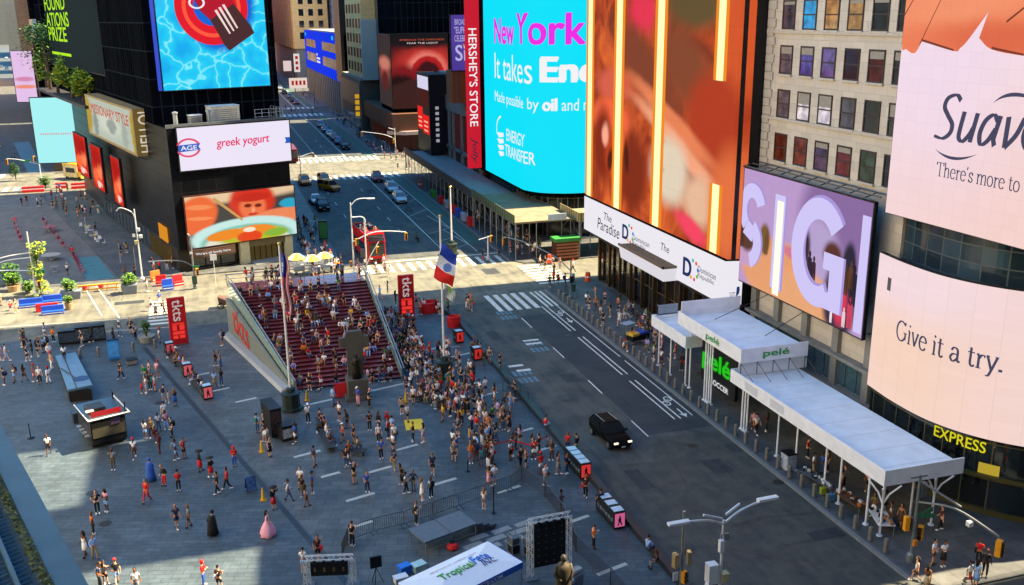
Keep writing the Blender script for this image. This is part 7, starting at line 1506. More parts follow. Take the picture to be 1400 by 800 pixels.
plain_sign((-1.2, 124.9, 0), 'pale square sign on a post at the sunny corner left of the steps', 4.2, .8, M_ALU)
for i, (x, y) in enumerate(((-11.5, 137.2), (-13.8, 142.0), (-20.3, 163.0))): plain_sign((x, y, .1), ('slim sign post by the left lamp with camera boxes', 'slim sign post with red disc above the teal rectangle', 'slim pole on the left pavement behind the metal tables')[i], 3.2, .35, mat('sign_brown', '#7a5a48', .6))

M_LEAF = [mat('leaf_light', '#6f9a26', .7, var=.35, scale=5), mat('leaf_mid', '#476f22', .7, var=.35, scale=5), mat('leaf_dark', '#274a1c', .7, var=.35, scale=5), mat('leaf_yellow', '#b3b224', .7, var=.3, scale=5)]
def leaves(n, fn, s, rnd, mi):
 mb = MB()
 for k in range(n):
  x, y, z = fn(rnd); a = rnd.random() * 6.28; b = rnd.uniform(-.9, .9); q = s * rnd.uniform(.6, 1.3)
  u = Vector((math.cos(a), math.sin(a), b * .6)) * q; v = Vector((-math.sin(a), math.cos(a), rnd.uniform(-.5, .5))) * q * .55; c = Vector((x, y, z)); mb.cur = mi[int(rnd.random() * len(mi))]
  mb.add([c - u, c - v, c + u, c + v], [(0, 1, 2, 3)])
 mb.cur = 0; return mb
def shrub(loc, label, r, h, seed, mi=(0, 1, 1, 2), pot=None, name='shrub', cat='plant', base=.2, group=None):
 t = thing(name, label, cat, loc, 0, group); rnd = random.Random(seed); z0 = base
 lobes = [(rnd.uniform(-.45, .45) * r, rnd.uniform(-.45, .45) * r, z0 + h * rnd.uniform(.3, .8), r * rnd.uniform(.4, .7)) for k in range(9)]
 def fn(q):
  l_ = lobes[int(q.random() * len(lobes))]; d_ = Vector((q.gauss(0, 1), q.gauss(0, 1), q.gauss(0, 1))).normalized() * l_[3] * (.6 + .45 * q.random()); return (l_[0] + d_.x, l_[1] + d_.y, max(z0, l_[2] + d_.z))
 leaves(int(420 * max(.6, r)), fn, .13 + .05 * r, rnd, mi).build('foliage', M_LEAF, t)
 st_ = MB()
 for k in range(5): a = k * 1.26; st_.path([(0, 0, 0), (.1 * r * math.cos(a), .1 * r * math.sin(a), z0 + h * .3), (.5 * r * math.cos(a), .5 * r * math.sin(a), z0 + h * .6)], [.05, .04, .015], 5)
 st_.build('stem', mat('stem_brown', '#4a3626', .8), t)
 if pot: pot(t)
 return t
def roundpot(r, h, m): return lambda t: MB().lathe([(r * .75, 0), (r, h), (r * .85, h), (r * .8, h - .1)], n=14).build('pot', m, t)
def boxpot(w, d_, h, m, rz=0): return lambda t: MB().hexa([(-w / 2 * .85, -d_ / 2 * .85, 0), (w / 2 * .85, -d_ / 2 * .85, 0), (w / 2 * .85, d_ / 2 * .85, 0), (-w / 2 * .85, d_ / 2 * .85, 0)], [(-w / 2, -d_ / 2, h), (w / 2, -d_ / 2, h), (w / 2, d_ / 2, h), (-w / 2, d_ / 2, h)]).build('pot', m, t)
M_TERR = mat('terracotta_pale', '#a88a68', .8); M_PLG = mat('planter_grey', '#6a7680', .5)
shrub((-18.2, 124.9, 0), 'green shrub in a grey box planter by the yellow barrier', 1.1, 1.3, 1, pot=boxpot(2.4, 1.3, 1.0, M_PLG), base=1.0)
shrub((-11.5, 125.2, 0), 'green shrub in a grey box planter at the pavement corner', 1.1, 1.3, 2, pot=boxpot(1.9, 1.5, 1.1, M_PLG), base=1.1)
shrub((-8.5, 104.4, 0), 'spiky plant in a round pale pot near the left red banner', .6, 1.9, 3, (1, 2, 2), pot=roundpot(.9, .7, mat('pot_grey', '#8a8c88', .7)), base=.6)
shrub((-17.9, 120.0, 0), 'small shrub in a pale pot beside the blue and red seats', .55, .9, 4, pot=roundpot(.5, .8, M_TERR), base=.75)
shrub((-26.6, 134.6, 0), 'dense green shrub at the far left planted corner', 1.6, 2.4, 5, (1, 1, 2)); shrub((-25.6, 131.0, 0), 'medium shrub in a terracotta pot at the far left corner', 1.1, 1.5, 6, pot=roundpot(.8, .8, M_TERR), base=.8); shrub((-23.6, 129.4, 0), 'low green shrub under the tall climbing plant', 1.0, 1.5, 7)
shrub((-29.3, 134.0, 0), 'orange tinged shrub at the extreme left edge', 1.3, 2.0, 9, (0, 3, 1)); shrub((-40.5, 226, 0), 'dark street bush by the teal bike lane far left', 1.3, 4.5, 12, (2, 2, 1)); shrub((-33.2, 214.5, 0), 'round bush beside the red and white blocks far left', 1.6, 2.0, 13, (2, 1))
t = thing('climbing_plant', 'tall yellow green climbing plant on a post at the left corner', 'plant', (-22.0, 127.6, 0)); rnd = random.Random(8)
def colf(q):
 z = q.uniform(.3, 6.8); r = .75 + .35 * math.sin(z * 2.3) + .15 * math.sin(z * 5); a = q.random() * 6.28; rr = r * math.sqrt(q.random()); return (rr * math.cos(a) + .3 * math.sin(z * 1.3), rr * math.sin(a), z)
leaves(900, colf, .19, rnd, (3, 3, 0, 0, 1)).build('foliage', M_LEAF, t); MB().tube((0, 0, 0), (0, 0, 6.4), .08).build('stem', mat('stem_brown', '#4a3626', .8), t)
# roof trees beside the black prize screen
tc_ = MB(); WF.slab(tc_, 0, 54, 18.7, 19.2, .05, 3.6); pb(tw, TL, 'planted_terrace', tc_, mat('terrace_edge', '#2a2624', .7))
for i, (s_, o_, z, r, mi, lab) in enumerate(((8, 2, 28, 4.6, (1, 2, 2), 'dark tree on the roof left of the prize screen'), (2, 1.8, 26, 4.2, (2, 2, 1), 'darkest tree on the roof at the far end of the prize screen'), (20, 2.4, 23.2, 2.6, (0, 3, 0, 1), 'bright green tree under the left corner of the prize screen'), (36, 2.4, 22.3, 2.2, (0, 3, 1), 'bright green tree under the middle of the prize screen'), (46, 2.2, 22.2, 1.8, (0, 1, 3), 'small bright tree under the right end of the prize screen'))):
 q = WF.at(s_, o_); t = thing('roof_tree', lab, 'tree', (q.x, q.y, 19.2), 0, 'trees beside the prize screen'); rnd = random.Random(50 + i)
 lobes = [(rnd.uniform(-1, 1) * r, rnd.uniform(-1, 1) * r, z + rnd.uniform(-.5, 1.1) * r, r * rnd.uniform(.35, .6)) for k in range(12)]
 def fn(qq):
  l_ = lobes[int(qq.random() * 12)]; d_ = Vector((qq.gauss(0, 1), qq.gauss(0, 1), qq.gauss(0, 1))).normalized() * l_[3] * (.5 + .6 * qq.random()); return (l_[0] + d_.x, l_[1] + d_.y, l_[2] + d_.z)
 z -= 19.2; lobes = [(a, b, c - 19.2, d) for a, b, c, d in lobes]
 leaves(1100, fn, .34, rnd, mi).build('crown', M_LEAF, t)
 tk = MB().path([(0, 0, .1), (.1, 0, z * .5), (0, 0, z)], [.35, .25, .15], 7)
 for k in range(6): l_ = lobes[k]; tk.path([(0, 0, z * .8), (l_[0] * .5, l_[1] * .5, (z * .8 + l_[2]) / 2), l_[:3]], [.14, .09, .03], 5)
 tk.build('trunk', mat('bark', '#3c2f24', .9), t)
# block seats, barriers
def blockseat(loc, rz, m, label, w=2.0, name='block_seat', cat='seat', group='blue and red block seats', h=.75):
 t = thing(name, label, cat, loc, rz, group); MB().box(-w / 2, w / 2, -.35, .35, 0, h * .6).build('seat', m, t, bevel=.05); MB().box(-w / 2, w / 2, .15, .35, h * .6, h * 1.35).build('backrest', m, t, bevel=.05); MB().box(-w / 2 + .05, w / 2 - .05, -.36, -.35, h * .22, h * .32).build('stripe', M_ALU, t); return t
M_SB = mat('seat_royal', '#1d4fb8', .5); M_SR = mat('seat_scarlet', '#c8242a', .5)
blockseat((-22.4, 122.6, 0), R(4), M_SB, 'blue block seat at the left of the sunlit group', 2.6); blockseat((-20.2, 123.4, 0), R(4), M_SB, 'blue block seat under the black stroller', 2.2); blockseat((-20.3, 120.2, 0), R(184), M_SR, 'red block seat between the blue ones', 2.4); blockseat((-19.5, 118.6, 0), R(4), M_SB, 'blue block seat nearest the road', 2.4)
for i, (x, y, m_, lab) in enumerate(((-7.9, 127.5, M_SR, 'red tall seat in the group left of the steps'), (-7.0, 125.2, M_SB, 'blue tall seat in the group left of the steps'), (-5.8, 127.0, M_SR, 'red tall seat beside the blue one near the corner'), (-8.6, 130.2, mat('seat_orange', '#d86a2a', .5), 'orange seat behind the red and blue ones'))): blockseat((x, y, 0), R(10 * i), m_, lab, 1.3, h=1.0)
M_RW = mat('block_red', '#b8141c', .5)
for i, (x, y, w, lab) in enumerate(((-34.8, 209.8, 4.0, 'red and white road block at the far left crossing'), (-30.0, 212.8, 2.2, 'red road block beside the small crowd at the far crossing'), (-26.4, 211.2, 3.2, 'red road block under the cyan screen'), (-21.0, 212.8, 4.2, 'red road block under the red poster screens'))):
 t = thing('road_block', lab, 'road block', (x, y, 0), R(3), 'red road blocks'); MB().box(-w / 2, w / 2, -.4, .4, 0, .55).build('lower_block', M_RW, t, bevel=.05); MB().box(-w / 2, w / 2, -.3, .3, .55, .75).build('white_band', M_ALU, t); MB().box(-w / 2, w / 2, -.3, .3, .75, 1.15).build('upper_block', M_RW, t, bevel=.05)
yb = thing('yellow_barrier', 'long yellow wooden barrier with red markers between the planters', 'barrier', (-15.3, 127.3, 0), R(1)); M_YB = mat('barrier_yellow', '#d89a1c', .6)
MB().box(-2.4, 2.4, -.1, .1, .75, .95).box(-2.4, 2.4, -.1, .1, .25, .4).build('rail', M_YB, yb)
for k in range(5): MB().hexa([(-2.2 + k * 1.1 - .3, -.05, 0), (-2.2 + k * 1.1 - .2, -.05, 0), (-2.2 + k * 1.1 - .2, .05, 0), (-2.2 + k * 1.1 - .3, .05, 0)], [(-2.2 + k * 1.1 - .05, -.05, .9), (-2.2 + k * 1.1 + .05, -.05, .9), (-2.2 + k * 1.1 + .05, .05, .9), (-2.2 + k * 1.1 - .05, .05, .9)]).build('leg', M_YB, yb)
for x in (-1.6, .3): MB().lathe([(.3, 0), (.3, .4)], (x, 0, .5), 10).build('red_marker', M_SR, yb)
# chairs and tables on the Broadway plaza
pch = thing('plaza_chair', 'small red plaza chair in the left rows', 'chair', (0, 0, 0), 0, 'small red chairs in rows on the left plaza'); M_CH = mat('chair_red', '#b8606c', .5)
MB().box(-.3, .3, -.3, .3, .42, .5).build('seat', M_CH, pch); MB().box(-.3, .3, .24, .3, .5, .95).build('backrest', M_CH, pch)
for x in (-.24, .24):
 for y in (-.24, .24): MB().tube((x, y, 0), (x, y, .42), .025, n=4).build('leg', M_CH, pch)
rows = [((-33.0, 177.7), (-29.5, 162), 5, 'one of the small red chairs in the far left row'), ((-28.1, 176), (-22.6, 155), 6, 'one of the small red chairs in the middle row beyond the tables'), ((-21.0, 150.5), (-18.2, 137.5), 9, 'one of the small red chairs along the teal rectangle')]
for j, (p, q, n_, lab) in enumerate(rows):
 for k in range(n_):
  f = k / (n_ - 1); x = p[0] + (q[0] - p[0]) * f; y = p[1] + (q[1] - p[1]) * f
  o = pch if (j == 0 and k == 0) else copy_thing(pch, (x, y, 0), R(70 + 20 * math.sin(k)), lab, lab[11:].replace('the small', 'small')); o.location = (x, y, 0)
pch['label'] = rows[0][3]; pch['group'] = rows[0][3][11:].replace('the small', 'small')
def table(loc, label, m, r=.6, n_ch=4, chm=None, seed=0):
 t = thing('cafe_table', label, 'table', loc); MB().lathe([(r, .7), (r, .74)], n=14).build('top', m, t); MB().lathe([(.05, .03), (.05, .7)], n=8).build('stem', M_STEEL, t); MB().lathe([(.3, 0), (.3, .03)], n=10).build('foot', M_STEEL, t)
table((-23.4, 147.6, 0), 'wide round table with pale top by the teal rectangle', mat('table_pale', '#9a948a', .5), 1.3); table((-22.0, 139.8, 0), 'small grey round table near the climbing plant', M_CONC, .6); table((-26.4, 168.5, 0), 'dark red oval table between the chair rows', mat('table_red', '#8a2630', .5), 1.2)
mc = thing('metal_cafe_chair', 'pale metal cafe chair in the cluster on the left pavement', 'chair', (0, 0, 0), 0, 'metal cafe chairs clustered on the left pavement')
MB().box(-.22, .22, -.22, .22, .43, .46).build('seat', M_ALU, mc); MB().box(-.22, .22, .2, .23, .46, .88).build('backrest', M_ALU, mc)
for x in (-.2, .2): MB().path([(x, -.2, 0), (x, -.2, .43)], .02, 4).path([(x, .22, 0), (x, .22, .46)], .02, 4).build('leg', M_STEEL, mc)
rnd = random.Random(21); first = True
for k in range(14):
 f = k / 13; x = -21.2 + 3.6 * f + rnd.uniform(-.8, .8); y = 168.5 - 14 * f + rnd.uniform(-.6, .6)
 o = mc if first else copy_thing(mc, (x, y, .1), rnd.random() * 6.28); o.location = (x, y, .1); first = False
for k, (x, y) in enumerate(((-20.5, 166.5), (-19.6, 163), (-18.6, 159), (-17.8, 156.0))): table((x, y, .1), ('yellow topped table farthest in the metal chair cluster', 'pale table second in the metal chair cluster', 'yellow topped table third in the metal chair cluster', 'pale table nearest in the metal chair cluster')[k], (mat('table_yellow', '#c8b04a', .5), M_ALU)[k % 2], .45)
# umbrellas, carts
for i, (x, y) in enumerate(((9.3, 128.0), (11.2, 126.6), (12.9, 127.6))):
 t = thing('cart_umbrella', ('left yellow and white umbrella behind the steps', 'middle yellow and white umbrella behind the steps', 'right yellow and white umbrella behind the steps')[i], 'umbrella', (x, y, .0), 0, 'yellow umbrellas behind the steps')
 mb = MB(); n = 12; prof = [(0, 2.75), (.6, 2.6), (1.3, 2.1)]
 for k in range(n):
  a0, a1 = 2 * math.pi * k / n, 2 * math.pi * (k + 1) / n; mb.cur = (0, 1, 2)[k % 3] if k % 2 else 0
  for (r0, z0), (r1, z1) in zip(prof[:-1], prof[1:]): mb.add([(r0 * math.cos(a0), r0 * math.sin(a0), z0), (r1 * math.cos(a0), r1 * math.sin(a0), z1), (r1 * math.cos(a1), r1 * math.sin(a1), z1), (r0 * math.cos(a1), r0 * math.sin(a1), z0)], [(0, 1, 2, 3)])
 mb.build('canopy', [mat('umb_yellow', '#e6b432', .6), mat('umb_white', '#e2e2da', .6), mat('umb_blue', '#4a86c0', .6)], t); MB().tube((0, 0, 0), (0, 0, 2.8), .03).build('pole', M_STEEL, t)
 c = thing('hot_dog_cart', ('steel snack cart under the left yellow umbrella', 'steel snack cart under the middle yellow umbrella', 'steel snack cart under the right yellow umbrella')[i], 'cart', (x + .2, y - .5, 0), R(10), 'snack carts behind the steps'); MB().box(-.7, .7, -.4, .4, .45, 1.15).build('body', M_STEEL, c, bevel=.03); MB().box(-.75, .75, -.45, .45, 1.15, 1.2).build('counter', M_ALU, c)
 for sx in (-.5, .5): w = MB().lathe([(.05, -.04), (.22, -.03), (.22, .03), (.05, .04)], n=10); w.v = [(sx + v[0], -.38 + v[2], .22 + v[1]) for v in w.v]; w.build('wheel', M_TYRE, c)
c = thing('fruit_cart', 'cart with yellow and blue goods on the right sidewalk by the bollards', 'cart', (40.2, 87.0, .13), R(20)); MB().box(-1.2, 1.2, -.6, .6, .5, 1.0).build('body', M_BLACK, c); MB().box(-1.1, -.1, -.5, .5, 1.0, 1.25).build('goods', mat('goods_yellow', '#d0b040', .6, var=.5, scale=8), c); MB().box(0, 1.1, -.5, .5, 1.0, 1.2).build('goods', mat('goods_blue', '#2840a8', .6, var=.5, scale=8), c); MB().hexa([(-1.4, .2, 2.1), (0, .2, 2.1), (0, 1.2, 2.1), (-1.4, 1.2, 2.1)], [(-1.4, .2, 2.14), (0, .2, 2.14), (0, 1.2, 2.14), (-1.4, 1.2, 2.14)]).build('awning', mat('awning_glass', '#7f97a8', .3), c); MB().tube((-1.3, .3, .5), (-1.3, .3, 2.1), .03).tube((-.1, .3, .5), (-.1, .3, 2.1), .03).build('awning_post', M_STEEL, c)
# vendor stalls under the right canopy
t = thing('trash_can', 'pale big belly litter bin by the kerb under the canopy', 'bin', (38.9, 56.9, .13)); MB().box(-.4, .4, -.45, .45, .05, 1.3).build('body', mat('bin_pale', '#9aa4b4', .5, var=.35, scale=5), t, bevel=.05); MB().box(-.42, .42, -.47, .47, 1.3, 1.4).build('lid', M_BLACKM, t)
def stall(loc, rz, w, d_, label, topm, goods):
 t = thing('vendor_table', label, 'stall', loc, rz, 'vendor tables under the canopy'); MB().box(-w / 2, w / 2, -d_ / 2, d_ / 2, .74, .8).build('top', topm, t)
 for x in (-w / 2 + .06, w / 2 - .06):
  for y in (-d_ / 2 + .06, d_ / 2 - .06): MB().tube((x, y, 0), (x, y, .74), .025, n=4).build('leg', M_STEEL, t)
 rnd = random.Random(int(w * 100))
 gd = [MB() for _ in goods]
 for k in range(18):
  x = rnd.uniform(-w / 2 + .12, w / 2 - .12); y = rnd.uniform(-d_ / 2 + .1, d_ / 2 - .1); gd[k % len(goods)].obb((x, y, .8 + .06), (.2, .14, .12 + .1 * rnd.random()), rnd.random() * 3)
 for g_, m_ in zip(gd, goods): g_.build('goods', m_, t)
 return t
GW = mat('goods_white', '#c9c9c6', .6); GD = mat('goods_dark', '#26282e', .6); GO = mat('goods_orange', '#b86a2a', .6)
stall((39.9, 47.5, .13), R(-20), 1.1, 2.2, 'white topped vendor table with prints nearest the corner signal', M_ALU, [mat('print_brown', '#8a7458', .6), GO, GD]); stall((39.2, 53.6, .13), R(8), .8, 3.4, 'long vendor table covered in black and white bags by the bollards', M_GREY, [GW, GD, GW]); stall((39.6, 50.3, .13), R(4), .9, 2.6, 'vendor table with orange and brown goods between the bags and the prints', mat('table_brown', '#5a3a28', .6), [GO, GD, GW])
for i, (x, y, c, lab) in enumerate(((38.95, 51.6, '#3f86b8', 'blue shopping bag hanging at the vendor table end'), (38.95, 52.6, '#a8b428', 'lime shopping bag hanging at the bag table'))):
 t = thing('shopping_bag', lab, 'bag', (x, y, .13)); MB().hexa([(-.18, -.12, .1), (.18, -.12, .1), (.18, .12, .1), (-.18, .12, .1)], [(-.2, -.14, .6), (.2, -.14, .6), (.2, .14, .6), (-.2, .14, .6)]).build('bag', mat('bag_' + c, c, .6), t); MB().path([(-.1, 0, .6), (0, 0, .8), (.1, 0, .6)], .015, 4).build('handle', M_BLACK, t)
# coloured bins along the shed and road markers at the corner
for i, (x, y, c, lab) in enumerate(((38.35, 176, '#2f8a34', 'green bin at the shed kerb'), (38.35, 170, '#b01e24', 'dark red bin at the shed kerb'), (38.4, 165, '#9aa0a8', 'pale grey bin at the shed kerb'), (38.4, 161, '#c81e22', 'red bin right of the pale one at the shed kerb'), (38.4, 157, '#2a4fb0', 'blue bin at the shed kerb'), (38.4, 153, '#98a4b8', 'light bin beside the blue one'), (38.4, 149, '#d01e22', 'bright red bin nearest the shed notice'))):
 t = thing('street_bin', lab, 'bin', (x + .4, y, .13), 0, 'coloured bins along the shed'); MB().box(-.45, .45, -.9, .9, .05, 1.2).build('body', mat('bin_' + c, c, .5), t, bevel=.05); MB().box(-.48, .48, -.93, .93, 1.2, 1.35).build('lid', mat('bin_' + c, c, .5), t, bevel=.04)
M_OB = mat('barrel_orange', '#e04a1a', .5)
for i, (x, y, h, lab) in enumerate(((44.3, 111.3, 1.1, 'orange barrel at the corner under the white band'), (42.8, 121.6, 1.2, 'orange barrel by the green roofed kiosk'), (38.6, 187, 1.5, 'big orange hanging cover at the shed posts'))):
 t = thing('road_barrel', lab, 'barrel', (x, y, .13)); MB().lathe([(.4, 0), (.32, h), (.1, h + .05)], n=12).build('barrel', M_OB, t); MB().lathe([(.385, h * .45), (.375, h * .6)], n=12).build('band', M_ALU, t)
for i, (x, y) in enumerate(((42.6, 112.0), (46.5, 112.0))): t = thing('corner_bollard', ('teal topped bollard left of the corner barrel', 'teal topped bollard right of the corner barrel')[i], 'bollard', (x, y, .0), 0, 'teal topped bollards'); MB().lathe([(.18, 0), (.18, .9)], n=10).build('post', M_GREY, t); MB().lathe([(.2, .9), (.2, 1.05), (.05, 1.1)], n=10).build('cap', mat('cap_teal', '#2aa0a8', .5), t)
# far avenue signs
t = thing('hanging_signs', 'cluster of white and red theatre signs hanging over the far avenue', 'sign', (39.5, 455, 0)); pb_l = (39.5, 455, 0)
for x0, x1, z0, z1, c in ((33.5, 37, 9.5, 14, '#e8d0d0'), (38.2, 40.8, 9, 17, '#e8e0dc'), (35.5, 43.5, 1.8, 6.4, '#f0dcd0')): pb(t, pb_l, 'panel', MB().box(x0, x1, 454.8, 455, z0, z1), em('far_sign_' + c, c, .9))
for k in range(3): pb(t, pb_l, 'mark', MB().box(38.9, 40.1, 454.7, 454.79, 10 + k * 2.3, 11.4 + k * 2.3), em('far_red', '#b01818'))
for k in range(4): pb(t, pb_l, 'mark', MB().box(36.6 + k * 1.7, 37.6 + k * 1.7, 454.7, 454.79, 3.2, 5.2), em('far_red', '#b01818'))
pb(t, pb_l, 'mast', MB().tube((38, 455, 0), (38, 455, 17), .2), M_BLACKM)
PLACES = ['black food cart', 'blue grey ramp', 'left red banner', 'left bench row', 'blue sign', 'left flagpole', 'cross monument', 'yellow mat', 'souvenir cart', 'sandwich board', 'dark bench', 'stage platform', 'crowd barriers', 'right truss screen', 'left truss screen', 'red advert box', 'pink advert box', 'red tape', 'kerb barriers', 'right red banner', 'red tub seat', 'black kerb', 'corner signal', 'vendor tables', 'litter bin', 'long white canopy', 'green shop sign', 'fruit cart', 'white band sign', 'left crosswalk', 'blue seats', 'red seats', 'tour bus', 'corner crosswalk', 'teal rectangle', 'metal chairs', 'red road blocks', 'bus lane', 'black stand', 'left sunlit patch', 'lower left plaza', 'glass side wall', 'cyclist lane', 'roadside bench', 'bottom sunlit strip']
